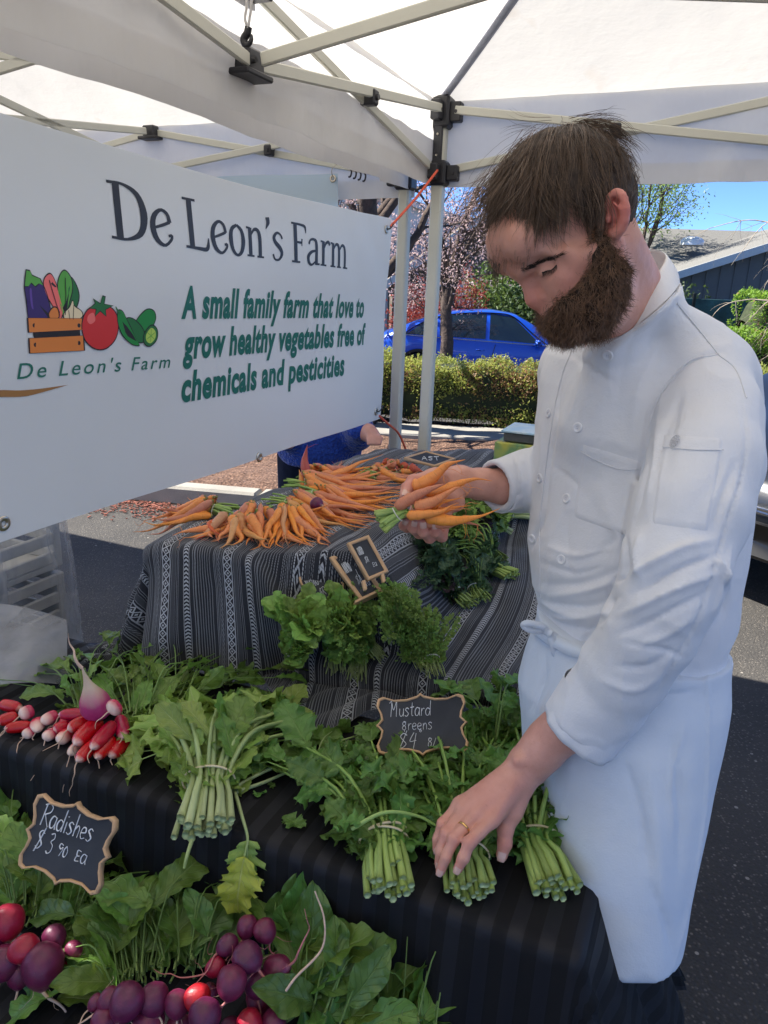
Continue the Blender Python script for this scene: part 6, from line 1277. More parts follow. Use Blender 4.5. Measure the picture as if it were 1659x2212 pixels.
def carrot(t, pts, r0, mat_='carrot', prof=None, r=nr, hairs=1, k=10):
    P = spline(pts, 26); s = np.linspace(0, 1, 26); pr = np.interp(s, [0, .025, .09, .3, .55, .78, 1], prof or [.35, .75, 1.0, .90, .54, .20, .03])*r0; pr *= 1+.05*np.sin(s*40+r.rand()*6)*(1-s)+.04*r.normal(size=26)
    V, F, uv = tubeVF(P, pr, k); o = mobj('carrot', V, F, M[mat_], t, uv)
    V, F, uv = tubeVF([P[0]-nrm(P[1]-P[0])*.0035, P[0]+nrm(P[1]-P[0])*.003], [r0*.30, r0*.42], 7); mobj('crown', V, F, M['crown'], t)
    mb = MB()
    for h in range(hairs):
        i = r.randint(8, 25); p = P[i]; d = nrm(r.normal(size=3)+nrm(P[-1]-P[-3])); q = [p]
        for j in range(4): d = nrm(d+r.normal(size=3)*.4-EZ*.15); q.append(q[-1]+d*r.uniform(.006, .013))
        V, F, uv = tubeVF(spline(q, 9), np.linspace(.0006, .0002, 9), 3, cap=False); mb.add(V, F)
    if hairs: kind(mb.build('root_hair', M[mat_], t), 'stuff')
    return o
def cz(zx, zy, z): return Zp(265.4+zx/1.923, 896+zy/1.923, z)
def csurf(x, y): return on_cloth(x, y)
def cbunch(label, crown, tips, n, L, r0, mats, z0, seed, spread=.5, stack=3, wr=.05, curl=.25, stub=.05, stubdir=None, stubn=12, group=None):
    r = np.random.RandomState(seed); a = cz(*crown, z0); b = cz(*tips, z0); d0 = nrm(b-a); s0 = nrm(np.cross(d0, EZ)); t = thing('carrot_bunch', label, 'carrots', a, group)
    n = int(n*1.9); L = L*1.22; r0 = r0*.76; stack = stack+1
    for i in range(n):
        ly = i % stack; q = r.uniform(-1, 1); off = s0*q*wr*(1-.18*ly)+EZ*(r0*1.55*ly+r0*.9)+d0*r.uniform(-.015, .03); ang = q*spread+r.normal()*.16; d = d0*math.cos(ang)+s0*math.sin(ang); LL = L*r.uniform(.6, 1.15); rr = r0*r.uniform(.65, 1.25)
        p = [a+off]; dd = d+EZ*(-.12*ly*.5)
        for j in range(5): dd = nrm(dd+s0*r.normal()*curl*(.3+.25*j)+EZ*(r.normal()*.10+(.05 if j > 2 else -.02))); p.append(p[-1]+dd*LL/5)
        p = np.array(p); zz = np.array([csurf(x, y) for x, y in p[:, :2]]); zz = np.where(zz < z0-.06, z0-.03, zz); p[:, 2] = np.maximum(p[:, 2]-np.linspace(0, .02*ly, 6), zz+np.linspace(rr, .002, 6)); carrot(t, p, rr, mats[r.randint(len(mats))], r=r, hairs=2)
    sdv = -d0 if stubdir is None else nrm(stubdir)
    for i in range(stubn):
        q = r.uniform(-1, 1); p0 = a+s0*q*wr*.35+EZ*r.uniform(.012, .032)+d0*.005; e = p0+nrm(sdv+s0*q*.35+EZ*r.normal()*.08)*stub*r.uniform(.8, 1.3); e[2] = max(e[2], csurf(*e[:2])+.004)
        V, F, uv = tubeVF(spline([p0, (p0+e)/2+EZ*.003, e], 7), [.0028, .003, .003, .0028, .0027, .0026, .0024], 6); mobj('stem', V, F, M['st_mustard'], t, uv)
    c_ = a+sdv*.010+EZ*.018; V, F, _ = tubeVF([c_+s0*math.cos(q)*wr*.45+EZ*math.sin(q)*.018 for q in np.linspace(0, 6.283, 25)], .0009, 5); mobj('twine', V, F, M['string'], t)
    return t
C1, C2, C3 = ['carrot', 'carrot', 'carrot', 'carrot', 'carrot', 'carrot_pale'], ['carrot'], ['carrot', 'carrot_red', 'carrot_pale']
cbunch('leftmost carrot bunch with its roots pointing to the left edge of the cloth', (370, 430), (150, 410), 17, .125, .0115, C1+['carrot_pale'], CTZ, 1, .75, 3, .045, stub=.07, stubdir=E1-E2*.1)
cbunch('knobbly carrots at the near left corner of the tier', (470, 478), (395, 560), 11, .075, .0125, C3, CTZ+.008, 2, .9, 2, .055, .5, stub=.05, stubdir=E2)
cbunch('front carrot bunch with root ends hanging over the cloth edge, left part', (560, 455), (575, 575), 15, .085, .0125, C1, CTZ+.008, 4, .9, 3, .06, .5, stub=.06, stubdir=E2*1-E1*.6)
cbunch('front carrot bunch with root ends hanging over the cloth edge, right part', (690, 460), (770, 560), 15, .095, .0125, C1, CTZ+.006, 5, .8, 3, .06, .45, stub=.05, stubdir=E2*1-E1*.8)
cbunch('carrot bunch in the middle with long tips pointing right', (700, 405), (930, 450), 16, .165, .0125, C1, CTZ, 6, .38, 3, .05, .18, stub=.055, stubdir=-E1)
cbunch('carrot bunch with a purple root lying behind the middle bunch', (800, 372), (1080, 385), 14, .18, .0115, C2+['carrot'], CTZ, 7, .30, 3, .05, .16, stub=.05, stubdir=-E1)
cbunch('carrot bunch further back with long thin tips to the right', (770, 320), (1100, 320), 16, .23, .0125, C1, CTZ, 8, .32, 3, .05, .14, stub=.06, stubdir=-E1-E2*.3)
cbunch('carrot bunch at the back pointing to the far right', (800, 285), (1010, 205), 13, .24, .012, C2, CTZ, 9, .30, 3, .045, .12, stub=.05, stubdir=-E2)
cbunch('short reddish carrots behind the held bunch', (1120, 262), (1150, 225), 7, .06, .017, ['carrot_red', 'carrot_red', 'carrot'], CTZ-.015, 10, 1.2, 2, .05, .3, stub=.06, stubdir=-E1)
cbunch('pale yellow carrots lying right of the back bunch', (1050, 283), (1180, 275), 5, .12, .014, ['carrot_pale', 'carrot'], CTZ-.01, 13, .5, 2, .03, .2, stub=.05, stubdir=-E1)
t = thing('carrot', 'single reddish carrot standing upright with its root tip up, far left of the back bunch', 'carrot', cz(755, 300, CTZ)); b_ = cz(760, 292, CTZ+.004); carrot(t, [b_, b_+EZ*.03+E1*.002, b_+EZ*.065-E1*.004, b_+EZ*.095, b_+EZ*.115+E1*.004], .017, 'carrot_red')
t = thing('carrot', 'small orange carrot leaning beside the upright reddish one', 'carrot', cz(742, 315, CTZ)); b_ = cz(745, 318, CTZ+.004); carrot(t, [b_, b_+EZ*.02, b_+EZ*.045-E1*.006, b_+EZ*.06-E1*.01], .011, 'carrot')
t = thing('beetroot', 'small dark purple root lying among the carrots', 'beetroot', cz(805, 372, CTZ+.04)); radish(t, 'round', 'r_purple', cz(790, 366, CTZ+.045), cz(825, 376, CTZ+.045), .033, .03)
# ================================================================== herbs, kale, celery on the shelf
def hs(x, y): return on_cloth(x, y)
def herb(label, name, butt, tie, head, n, sr, rt, spread, leafs, ls, stem, seed, per=3, rise=.05, band='string', start=.35, droop=.5, cat='herbs', flat=.6, tiez=.0, cut=False, zz=None):
    def pt(p, o=0.0):
        if zz is not None: return W(p[0], p[1], cloth_depth(p[0], p[1])-o)
        t_ = cloth_depth(p[0], p[1]); return W(p[0], p[1], t_)+EZ*o
    if zz is not None: return bunch(label, name, cat, pt(butt, zz[0]), pt(tie, zz[1]), pt(head, zz[2]), .70, n, rt, sr, spread, leafs, ls, stem, per=per, rise=rise, band=band, seed=seed, leafstart=start, droop=droop, cut=cut, rtb=1.5, flat=flat, leafbias=.5)
    return bunch(label, name, cat, pt(butt), pt(tie, tiez), pt(head), hs, n, rt, sr, spread, leafs, ls, stem, per=per, rise=rise, band=band, seed=seed, leafstart=start, droop=droop, cut=cut, rtb=1.5, flat=flat)
HB = [('radish', 'lf_herb'), ('lobed', 'lf_herb'), ('round', 'lf_herb')]
herb('leftmost leafy herb bunch with its root ends toward the table', 'herb_bunch', (625, 1447), (638, 1417), (660, 1352), 34, .0012, .018, .85, HB, .060, 'st_herb', 71, per=4, rise=.035, zz=(.012, .030, .055))
herb('second leafy herb bunch from the left, root ends down', 'herb_bunch', (722, 1450), (725, 1417), (730, 1352), 34, .0012, .018, .85, HB, .060, 'st_herb', 73, per=4, rise=.035, zz=(.012, .030, .055))
herb('herb bunch with bushy pale root ends in front', 'herb_bunch', (770, 1467), (775, 1424), (770, 1364), 38, .0011, .016, .7, HB+[('sprig', 'lf_herb')], .060, 'st_herb', 75, per=4, rise=.035, zz=(.012, .030, .055))
herb('herb bunch tied with a white ring, stems splaying right', 'herb_bunch', (820, 1422), (792, 1394), (740, 1364), 34, .0012, .015, .7, [('sprig', 'lf_herb'), ('lobed', 'lf_herb')], .060, 'st_herb', 77, per=3, rise=.035, zz=(.012, .030, .055))
herb('parsley bunch right of the leafy herbs', 'parsley_bunch', (920, 1447), (900, 1417), (855, 1339), 34, .0012, .018, .75, [('sprig', 'lf_herb')], .055, 'st_herb', 79, per=4, rise=.035, zz=(.012, .030, .055))
herb('second parsley bunch at the right front corner of the herbs', 'parsley_bunch', (940, 1462), (933, 1432), (910, 1374), 26, .0012, .015, .7, [('sprig', 'lf_herb')], .050, 'st_herb', 80, per=4, rise=.035, zz=(.012, .030, .055))
herb('feathery pale herb bunch behind the parsley', 'herb_bunch', (915, 1362), (890, 1342), (850, 1309), 26, .0011, .015, .9, [('sprig', 'lf_herb'), ('curly', 'lf_pale')], .045, 'st_herb', 81, per=3, rise=.035, zz=(.012, .030, .055))
KL = [('frill', 'lf_kale'), ('frill', 'lf_kale'), ('curly', 'lf_kale')]
herb('dark kale bunch with purple tinge in front, tied stems to the right', 'kale_bunch', (1010, 1310), (985, 1290), (950, 1240), 22, .0028, .018, .8, KL+[('frill', 'lf_purple')], .078, 'st_green', 83, per=3, rise=.05, cat='kale')
herb('dark kale bunch further right with its tied stems pointing to the apron', 'kale_bunch', (1040, 1300), (1025, 1280), (990, 1225), 22, .0028, .018, .9, KL, .078, 'st_green', 85, per=3, rise=.05, cat='kale')
herb('blue-green curly kale bunch in the middle of the shelf', 'kale_bunch', (1100, 1250), (1065, 1235), (990, 1185), 24, .0034, .022, .7, KL, .078, 'st_mustard', 87, per=3, rise=.07, cat='kale')
herb('purple-black kale tuft behind the curly kale', 'kale_bunch', (1080, 1215), (1050, 1195), (1010, 1160), 20, .0025, .018, 1.0, [('frill', 'lf_purple'), ('curly', 'lf_purple')], .078, 'st_green', 89, per=3, rise=.05, cat='kale')
herb('bright green curly parsley under the held carrots', 'parsley_bunch', (1030, 1190), (1005, 1170), (975, 1135), 32, .0015, .022, 1.1, [('curly', 'lf_herb'), ('sprig', 'lf_herb')], .078, 'st_herb', 91, per=4, rise=.05)
herb('pale celery-like bunch lying by the chef\'s cuff', 'celery_bunch', (1150, 1120), (1105, 1118), (1030, 1085), 16, .0065, .026, .45, [('frill', 'lf_pale'), ('lobed', 'lf_pale')], .085, 'st_pale', 93, per=3, rise=.03, cat='celery', start=.55, cut=True)
herb('second celery-like bunch behind the first one', 'celery_bunch', (1165, 1095), (1130, 1092), (1060, 1065), 12, .006, .022, .45, [('frill', 'lf_pale'), ('lobed', 'lf_radish')], .085, 'st_pale', 95, per=3, rise=.03, cat='celery', start=.55, cut=True)
herb('low leafy herb bunch at the far left end of the herb row', 'herb_bunch', (640, 1420), (650, 1400), (628, 1350), 22, .0012, .018, 1.0, HB, .058, 'st_herb', 97, per=4, rise=.02, zz=(.012, .030, .050))
herb('pale leafy bunch with thick ribs tucked under the chef\'s cuff', 'celery_bunch', (1090, 1150), (1075, 1140), (1010, 1120), 14, .005, .024, .7, [('frill', 'lf_pale'), ('lobed', 'lf_radish')], .080, 'st_pale', 98, per=3, rise=.04, cat='celery', start=.4)
herb('curly kale bunch filling the shelf right of the easel signs', 'kale_bunch', (985, 1255), (965, 1240), (930, 1195), 20, .003, .02, .9, KL, .075, 'st_green', 99, per=3, rise=.05, cat='kale')
# ================================================================== the chef
from mathutils.bvhtree import BVHTree
def cast(bvh, u, v, off=0.0):
    r = ray(u, v); h = bvh.ray_cast(Vector(CC), Vector(r))
    if h[0] is None: return None, None
    n = np.array(h[1]); n = n if np.dot(n, r) < 0 else -n
    return np.array(h[0])+n*off, n
def sculpt(V, N, strokes, face=0.05):
    """press creases and raise folds: (points on the picture, width px, height m); each works on the cloth at that place only"""
    d = V-CC; t = d@CFW; uu = 829.5+FPX*(d@CR)/t; vv = 1106-FPX*(d@CU)/t; fac = np.clip(-(N*nrm_rows(d)).sum(1)/.35, 0, 1); D = np.zeros(len(V))
    for pts, w, h in strokes:
        P = spline(pts, 6*len(pts)); m_ = (uu > P[:, 0].min()-3*w) & (uu < P[:, 0].max()+3*w) & (vv > P[:, 1].min()-3*w) & (vv < P[:, 1].max()+3*w) & (fac > 0)
        if not m_.any(): continue
        q = np.stack([uu[m_], vv[m_]], -1); best = np.full(len(q), 1e9); sbest = np.zeros(len(q))
        for i in range(len(P)-1):
            a, b = P[i], P[i+1]; ab = b-a; s = np.clip(((q-a)@ab)/(ab@ab+1e-9), 0, 1); dd = np.linalg.norm(q-a-s[:, None]*ab, axis=1); k = dd < best; best[k] = dd[k]; sbest[k] = (i+s[k])/(len(P)-1)
        D[m_] += 1.15*h*(.45*np.exp(-(best/w*1.3)**2)+.55*np.exp(-best/w*1.7))*np.sin(np.pi*np.clip(sbest, .02, .98))**.5*fac[m_]
    return V+N*D[:, None]
HO = A3(.2474, 1.0334, 1.5937); HS = 1.0344
HM = np.array([[.1166, -.9687, .2135], [-.804, -.2182, -.5509], [-.5816, .1077, .8063]])
HM = np.array([nrm(r) for r in HM]); HL, HF, HH = HM
Hp = lambda x, y, z: HO+HS*(x*HL+y*HF+z*HH)
def Hd(u, v, x):
    r = ray(u, v); return CC+r*(np.dot(HO+HL*x*HS-CC, HL)/np.dot(r, HL))
S2 = nrm(A3(.53, -.85, 0)); F2 = nrm(A3(-.85, -.53, 0))     # his left, his front
skin_pts = {}
def both(f, *a):
    f(1, *a); f(-1, *a)
def mirror(p):   # across the head's middle plane
    d = np.dot(p-HO, HL); return p-2*d*HL
b = SDF((-.04, .72, .64), (.72, 1.62, 1.80), .0027)
# skull and face
CRN = (Hp(0, .003, .045), A3(.0755, .0800, .082)*HS)
b.ell(CRN[0], CRN[1], HM, 0)
b.ell(Hd(1232, 590, 0), A3(.052, .050, .062)*HS, HM, .03)
for s in (1, -1):
    X = (lambda p: p) if s == 1 else mirror
    b.cone(X(Hd(1114, 516, .008)), X(Hd(1128, 520, .030)), .032, .028, .02)
    kb = .0075 if s == 1 else .0055; dv = 0 if s == 1 else -6
    b.cone(X(Hd(1124, 590+dv, .010)), X(Hd(1168, 560+dv, .034)), kb, kb, .014); b.cone(X(Hd(1168, 560+dv, .034)), X(Hd(1222, 545, .056)), kb, .007, .014)
    if s == 1: b.cone(X(Hd(1222, 592, .040)), X(Hd(1285, 540, .062)), .014, .012, .02); b.ell(X(Hd(1222, 622, .026)), (.018, .020, .026), HM, .02)
    else: b.cone(X(Hd(1240, 592, .036)), X(Hd(1290, 540, .058)), .012, .012, .02)
    b.chain([X(Hd(1322, 530, .060)), X(Hd(1318, 600, .052)), X(Hd(1265, 665, .032)), X(Hd(1225, 695, .010))], [.016, .018, .019, .020], .02)
    b.ell(X(Hd(1170, 574, .040)), (.014, .012, .010), HM, .012, 's')
    b.ell(X(Hd(1182, 577, .0285)), (.0120, .0120, .0115), HM, .006)
    b.cone(X(Hd(1166, 592, .030)), X(Hd(1206, 578, .044)), .0030, .0030, .004)      # lower lid
    b.cone(X(Hd(1168, 566, .034)), X(Hd(1206, 556, .050)), .0016, .0016, .005, 's')      # crease under the brow
b.cone(Hd(1118, 576, 0), Hd(1130, 594, 0), .013, .0085, .012)
b.cone(Hd(1131, 592, 0), Hd(1148, 634, 0), .0080, .0100, .006); b.ell(Hd(1158, 643, 0), (.0130, .0148, .0140), HM, .004); b.cone(Hd(1150, 600, 0), Hd(1180, 640, 0), .012, .012, .008)
for s in (1, -1):
    X = (lambda p: p) if s == 1 else mirror
    b.ell(X(Hd(1180, 636, .0130)), (.0080, .0115, .0092), HM, .006); b.ell(X(Hd(1174, 650, .0065)), (.0035, .006, .004), HM, .002, 's')
b.ell(Hd(1206, 662, 0), (.026, .024, .026), HM, .016); b.ell(Hd(1260, 620, 0), (.05, .05, .06), HM, .02)
# ears
for s in (1, -1):
    X = (lambda p: p) if s == 1 else mirror
    hx = [(1316, 470, .076), (1313, 445, .080), (1317, 424, .085), (1330, 415, .089), (1344, 426, .093), (1352, 452, .094), (1350, 478, .091), (1341, 496, .086), (1329, 507, .080), (1321, 500, .077)]
    P = [X(Hd(*q)) for q in hx]; cE = X(Hd(1332, 461, .080))
    EA = nrm(P[3]-P[8]); EB = nrm(P[5]-P[0]); EN = nrm(np.cross(EA, EB)); EB = np.cross(EN, EA)
    b.ell(cE, (.0042, .0295, .0185), np.array([EN, EA, EB]), .006)
    b.chain(P, [.0035, .0040, .0042, .0045, .0046, .0046, .0044, .0046, .0056, .0045], .0025)
    b.chain([X(Hd(1325, 437, .089)), X(Hd(1339, 455, .092)), X(Hd(1337, 478, .088)), X(Hd(1328, 490, .084))], [.0022, .0032, .0032, .0025], .003)
    b.ell(X(Hd(1324, 469, .090)), (.007, .011, .0065), np.array([EN, EA, EB]), .004, 's'); b.ell(X(Hd(1314, 474, .080)), (.004, .006, .004), np.array([EN, EA, EB]), .003)
# neck, trunk
NB = W(1368, 668, 1.12)
b.cone(Hd(1300, 535, 0), NB, .050, .055, .02); b.cone(Hd(1296, 650, 0), NB-EZ*.02, .036, .045, .03)
SHL, SHR = W(1515, 815, 1.075), W(1240, 800, 1.33)
b.cone(NB-EZ*.08, W(1385, 1000, 1.21), .060, .085, .05); b.cone(W(1385, 1000, 1.21), W(1350, 1330, 1.20), .085, .085, .05); b.cone(SHL, NB-EZ*.06, .038, .045, .02); b.cone(SHR, NB-EZ*.05, .040, .05, .02)
ELB = W(1460, 1265, .945); WR = W(1137, 1648, 1.098)
b.chain([SHL, ELB, W(1300, 1490, 1.045), W(1222, 1573, 1.075), W(1172, 1618, 1.09), WR], [.046, .038, .037, .0335, .0290, .0262], .01)
b.cone(W(1190, 1590, 1.092), W(1150, 1660, 1.108), .027, .024, .02)
b.ell(W(1121, 1643, 1.078), (.009, .008, .008), None, .012)
ELR = W(1250, 1030, 1.42); WR2 = W(992, 1040, 1.265)
b.chain([SHR, ELR, W(1085, 1050, 1.29), W(1040, 1046, 1.275), WR2], [.046, .040, .030, .0265, .0235], .01)
# hand resting on the middle bunch
def finger(pts, rs, k=.0035, knuckle=True, kk=.006):
    P = [W(*p) for p in pts]; b.cone(P[0], P[1], rs[0], rs[1], kk); b.cone(P[1], P[2], rs[1]*.96, rs[2], k); b.cone(P[2], P[3], rs[2]*.97, rs[3], k)
    if knuckle: b.ell(P[1]-nrm(ray(*pts[1][:2]))*rs[1]*.12, (rs[1]*1.02,)*3, None, .003); b.ell(P[2], (rs[2]*1.02,)*3, None, .002)
    return P
NAILS = []
FG = [([(994, 1737, 1.088), (955, 1780, 1.074), (945, 1812, 1.072), (943, 1836, 1.072)], [.0088, .0080, .0072, .0062]),
      ([(1004, 1748, 1.074), (963, 1800, 1.052), (952, 1838, 1.048), (948, 1866, 1.050)], [.0092, .0086, .0077, .0066]),
      ([(1029, 1759, 1.062), (981, 1812, 1.036), (963, 1852, 1.030), (951, 1882, 1.032)], [.0098, .0090, .0080, .0068]),
      ([(1064, 1770, 1.054), (1014, 1820, 1.024), (1001, 1853, 1.018), (989, 1877, 1.020)], [.0100, .0092, .0082, .0070])]
for i, (p, r) in enumerate(FG):
    P = finger(p, r); NAILS.append((P[3], P[2], r[3]))
    b.cone(WR+(P[0]-WR)*.12, P[0], .0165, .0100, .010)
    b.cone(WR+(P[0]-WR)*.35-nrm(ray(1060, 1700))*.0125, P[0]-nrm(ray(1060, 1700))*.0045, .0035, .0045, .006)   # tendons
b.cone(W(1118, 1685, 1.095), W(1075, 1745, 1.078), .022, .017, .014); b.cone(WR, W(1118, 1715, 1.095), .022, .017, .012)
P = finger([(1112, 1738, 1.085), (1092, 1792, 1.078), (1090, 1822, 1.072), (1084, 1848, 1.070)], [.0140, .0118, .0108, .0088]); NAILS.append((P[3], P[2], .0088))
b.cone(W(1118, 1705, 1.092), W(1108, 1752, 1.083), .0175, .0145, .010)
for a, c_ in (((994, 1737, 1.088), (1004, 1748, 1.074)), ((1004, 1748, 1.074), (1029, 1759, 1.062)), ((1029, 1759, 1.062), (1061, 1770, 1.054))):
    b.cone(W(*a), W(*c_), .0085, .0088, .004)
# palm-up hand under the carrots
FH = [([(905, 1100, 1.245), (880, 1140, 1.225), (872, 1136, 1.200), (878, 1124, 1.185)], [.0092, .0082, .0078, .0068]),
      ([(925, 1103, 1.240), (905, 1152, 1.215), (893, 1142, 1.190), (896, 1126, 1.175)], [.0098, .0090, .0084, .0072]),
      ([(948, 1100, 1.235), (928, 1162, 1.210), (915, 1150, 1.185), (914, 1130, 1.172)], [.0100, .0092, .0086, .0074]),
      ([(970, 1096, 1.235), (955, 1160, 1.212), (942, 1150, 1.188), (939, 1132, 1.175)], [.0098, .0088, .0082, .0070])]
FH = [([(1010-(1010-p[0][0])*1.0, p[0][1]-20, p[0][2])]+p[1:], r) for p, r in FH]
for p, r in FH:
    P = finger(p, r, kk=.005); NAILS.append((P[3], P[2], r[3])); b.cone(WR2, P[0], .017, .0125, .014)
b.cone(WR2, W(920, 1062, 1.245), .024, .022, .014); b.cone(W(960, 1062, 1.25), W(985, 1085, 1.235), .020, .016, .012)
P = finger([(945, 1032, 1.235), (893, 1042, 1.215), (880, 1056, 1.195), (874, 1072, 1.178)], [.0160, .0125, .0110, .0090]); NAILS.append((P[3], P[2], .0088)); b.cone(WR2, W(938, 1035, 1.237), .019, .016, .014)
V, F = b.mesh(); V = relax(V, F, 2, .4); N = vnormals(V, F)
# fine relief: pores, knuckle wrinkles
V = V+N*(.0003*vnoise(V, 160)+.0004*vnoise(V, 60))[:, None]
def mk_skin():
    n = NT('skin'); at = n.new('Attribute', attribute_name='blush').outputs['Fac']; g = n.coord('Object')
    c = n.mix(n.ramp(n.noise(28, 4, g), [(.3, 0.), (.7, 1.)]), (.56, .270, .200), (.67, .350, .270)); c = n.mix(at, c, (.56, .165, .135))
    fr = n.math('MULTIPLY', n.ramp(n.noise(260, 2, g), [(.64, 0.), (.72, 1.)]), .22); c = n.mix(fr, c, (.30, .13, .08))
    n.set(color=c, rough=n.math('ADD', .40, n.math('MULTIPLY', n.noise(90, 2, g), .16)), spec=.42, sss=.16); n.b.inputs['Subsurface Radius'].default_value = (.010, .0040, .0025); n.b.inputs['Subsurface Scale'].default_value = .35
    n.bump(n.math('ADD', n.noise(900, 2, g), n.math('MULTIPLY', n.noise(230, 3, g), 1.2)), .00045, .6); return n.m
M['skin'] = mk_skin()
base = W(1330, 2150, 1.25)*A3(1, 1, 0)
me = mesh('person', V-base, F, M['skin']); chef = newobj('person', me); chef.location = tuple(base)
tag(chef, 'bearded man in white chef coat and apron looking down at the bunches in his hands', 'person')
bl = np.zeros(len(V))
for p, r, a in [(Hd(1160, 642, 0), .022, .75), (Hd(1182, 632, .014), .014, .5), (Hd(1335, 458, .088), .034, 1.0), (Hd(1225, 605, .05), .028, .32), (W(1400, 600, 1.08), .055, .40), (Hd(1110, 540, .01), .03, .15)]+[(W(*p[1]), .014, .40) for p, _ in FG]+[(W(*p[3]), .014, .60) for p, _ in FG]+[(W(*p[3]), .018, .65) for p, _ in FH]+[(W(*p[1]), .02, .5) for p, _ in FH]+[(W(1060, 1725, 1.06), .045, .22), (W(885, 1050, 1.2), .03, .5), (W(1089, 1825, 1.07), .028, .45)]:
    bl = np.maximum(bl, a*np.exp(-((V-p)**2).sum(1)/(r*r)))
at = me.attributes.new('blush', 'FLOAT', 'POINT'); at.data.foreach_set('value', bl.astype(np.float32))
BV = BVHTree.FromPolygons(V.tolist(), F.tolist()); V_body, N_body = V.copy(), N.copy()
M['nail'] = NT('fingernail'); M['nail'].set(color=(.66, .40, .33), rough=.25, spec=.5, sss=.1); M['nail'] = M['nail'].m
for (tp, dp, r) in NAILS:
    d = nrm(tp-dp); vdir = nrm(CC-tp); up = nrm(vdir-d*np.dot(vdir, d)); sd_ = np.cross(d, up); G = np.zeros((7, 7, 3)); c_ = tp+d*r*.05
    for i, s in enumerate(np.linspace(-1, 1, 7)):
        for j, q in enumerate(np.linspace(-1, 1, 7)):
            w = math.sqrt(max(0, 1-.35*max(0, s)**3)); G[i, j] = c_+d*s*r*.78+sd_*q*r*.68*w+up*(r*1.035*math.sqrt(max(0, 1-(q*.62)**2))-.22*r*max(0, s)**2)
    mobj('fingernail', G, gridF(7, 7), M['nail'], chef)
M['gold'] = simple('gold', (.80, .50, .18), .18, .05, 9, metal=1)
p0, p1 = W(*FG[2][0][0]), W(*FG[2][0][1]); d = nrm(p1-p0); c_ = p0+(p1-p0)*.56; u_ = nrm(np.cross(d, EZ)); w_ = np.cross(d, u_)
ring = [[c_+(u_*math.cos(a)+w_*math.sin(a))*(.01005+.0007*math.cos(q))+d*.0017*math.sin(q) for q in np.linspace(0, 6.283, 9)[:-1]] for a in np.linspace(0, 6.283, 33)[:-1]]
mobj('wedding_ring', np.array(ring), gridF(32, 8, True, True), M['gold'], chef)
# ------------------------------------------------------------------ hair
def mk_hair(name, c1, c2):
    n = NT(name); g = n.coord('Object'); uv = n.new('UVMap').outputs[0]; s = n.new('SeparateXYZ', {0: uv}); c = n.mix(s.outputs[1], c1, c2); n.set(color=c, rough=.42, spec=.45, Anisotropic=.4); return n.m
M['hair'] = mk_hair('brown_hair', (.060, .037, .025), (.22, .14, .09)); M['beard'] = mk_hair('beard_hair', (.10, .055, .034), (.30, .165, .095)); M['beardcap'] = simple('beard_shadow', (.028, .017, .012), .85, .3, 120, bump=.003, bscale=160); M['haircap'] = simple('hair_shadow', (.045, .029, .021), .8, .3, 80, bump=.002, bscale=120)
hr = np.random.RandomState(9)
CE0, CRR = A3(0, .003, .045), A3(.0755, .0800, .082)
def toH(P): d = (np.asarray(P)-HO)/HS; return np.stack([d@HL, d@HF, d@HH], -1)
def fromH(Q): Q = np.asarray(Q); return HO+HS*(Q[..., :1]*HL+Q[..., 1:2]*HF+Q[..., 2:3]*HH)
GR = np.array([-HL[2], -HF[2], -HH[2]])
def hairline(x, y):   # lowest z that carries hair, head frame
    ax = np.abs(x); front = np.interp(y, [-.2, -.045, -.025, -.002, .018, .032, .048, .070, .09], [-.058, -.050, -.005, .022, -.012, .050, .058, .078, .086]); return front
def strands(paths, r0, name, mat_, parent, k=3):
    S, K, _ = paths.shape; Tn = np.gradient(paths, axis=1); Tn /= np.linalg.norm(Tn, axis=2, keepdims=True)+1e-9
    A = np.cross(Tn, A3(.3, .5, .81)); A /= np.linalg.norm(A, axis=2, keepdims=True)+1e-9; B = np.cross(Tn, A); w = np.interp(np.linspace(0, 1, K), [0, .5, 1], [1, .85, .18])[None, :, None]*np.asarray(r0).reshape(-1, 1, 1)
    V = np.stack([paths+w*(math.cos(q)*A+math.sin(q)*B) for q in np.linspace(0, 2*math.pi, k, endpoint=False)], 2).reshape(-1, 3)
    f = gridF(K, k, False, True); F = (f[None]+(np.arange(S)*K*k)[:, None, None]).reshape(-1, 4); uv = np.stack([np.tile(np.repeat(np.linspace(0, 1, K), k), S), np.repeat(hr.rand(S)**1.3, K*k)], -1)
    return kind(mobj(name, V, F, mat_, parent, uv), 'stuff')
def march(root, d0, L, lift, K=11, grav=.10, surf=.9, curl=.0, hold=1.0):
    """a lock following the skull and then hanging free"""
    p = root.copy(); d = nrm(d0); out = [p.copy()]; st = L/(K-1)
    for i in range(K-1):
        q = (p-CE0)/CRR; rr = np.linalg.norm(q); nn = nrm(q/CRR); hgt = (rr-1)*.085; tgt = .002+lift*math.sin(math.pi*min(1, (i+1)/(K-1)*1.1)*.5)
        on = p[2] > hairline(p[0], p[1])-.01
        if on: d = nrm(d-nn*np.dot(d, nn)*surf+nn*(tgt-hgt)*6+GR*grav*(i/K)*hold)
        else:
            d = nrm(d+GR*grav*1.7+nn*(max(0, tgt*.6-hgt)*10))
        d = nrm(d+hr.normal(size=3)*curl); p = p+d*st; out.append(p.copy())
    return np.array(out)
SW = A3(.004, -.022, .138)
guides = []; Ls = []
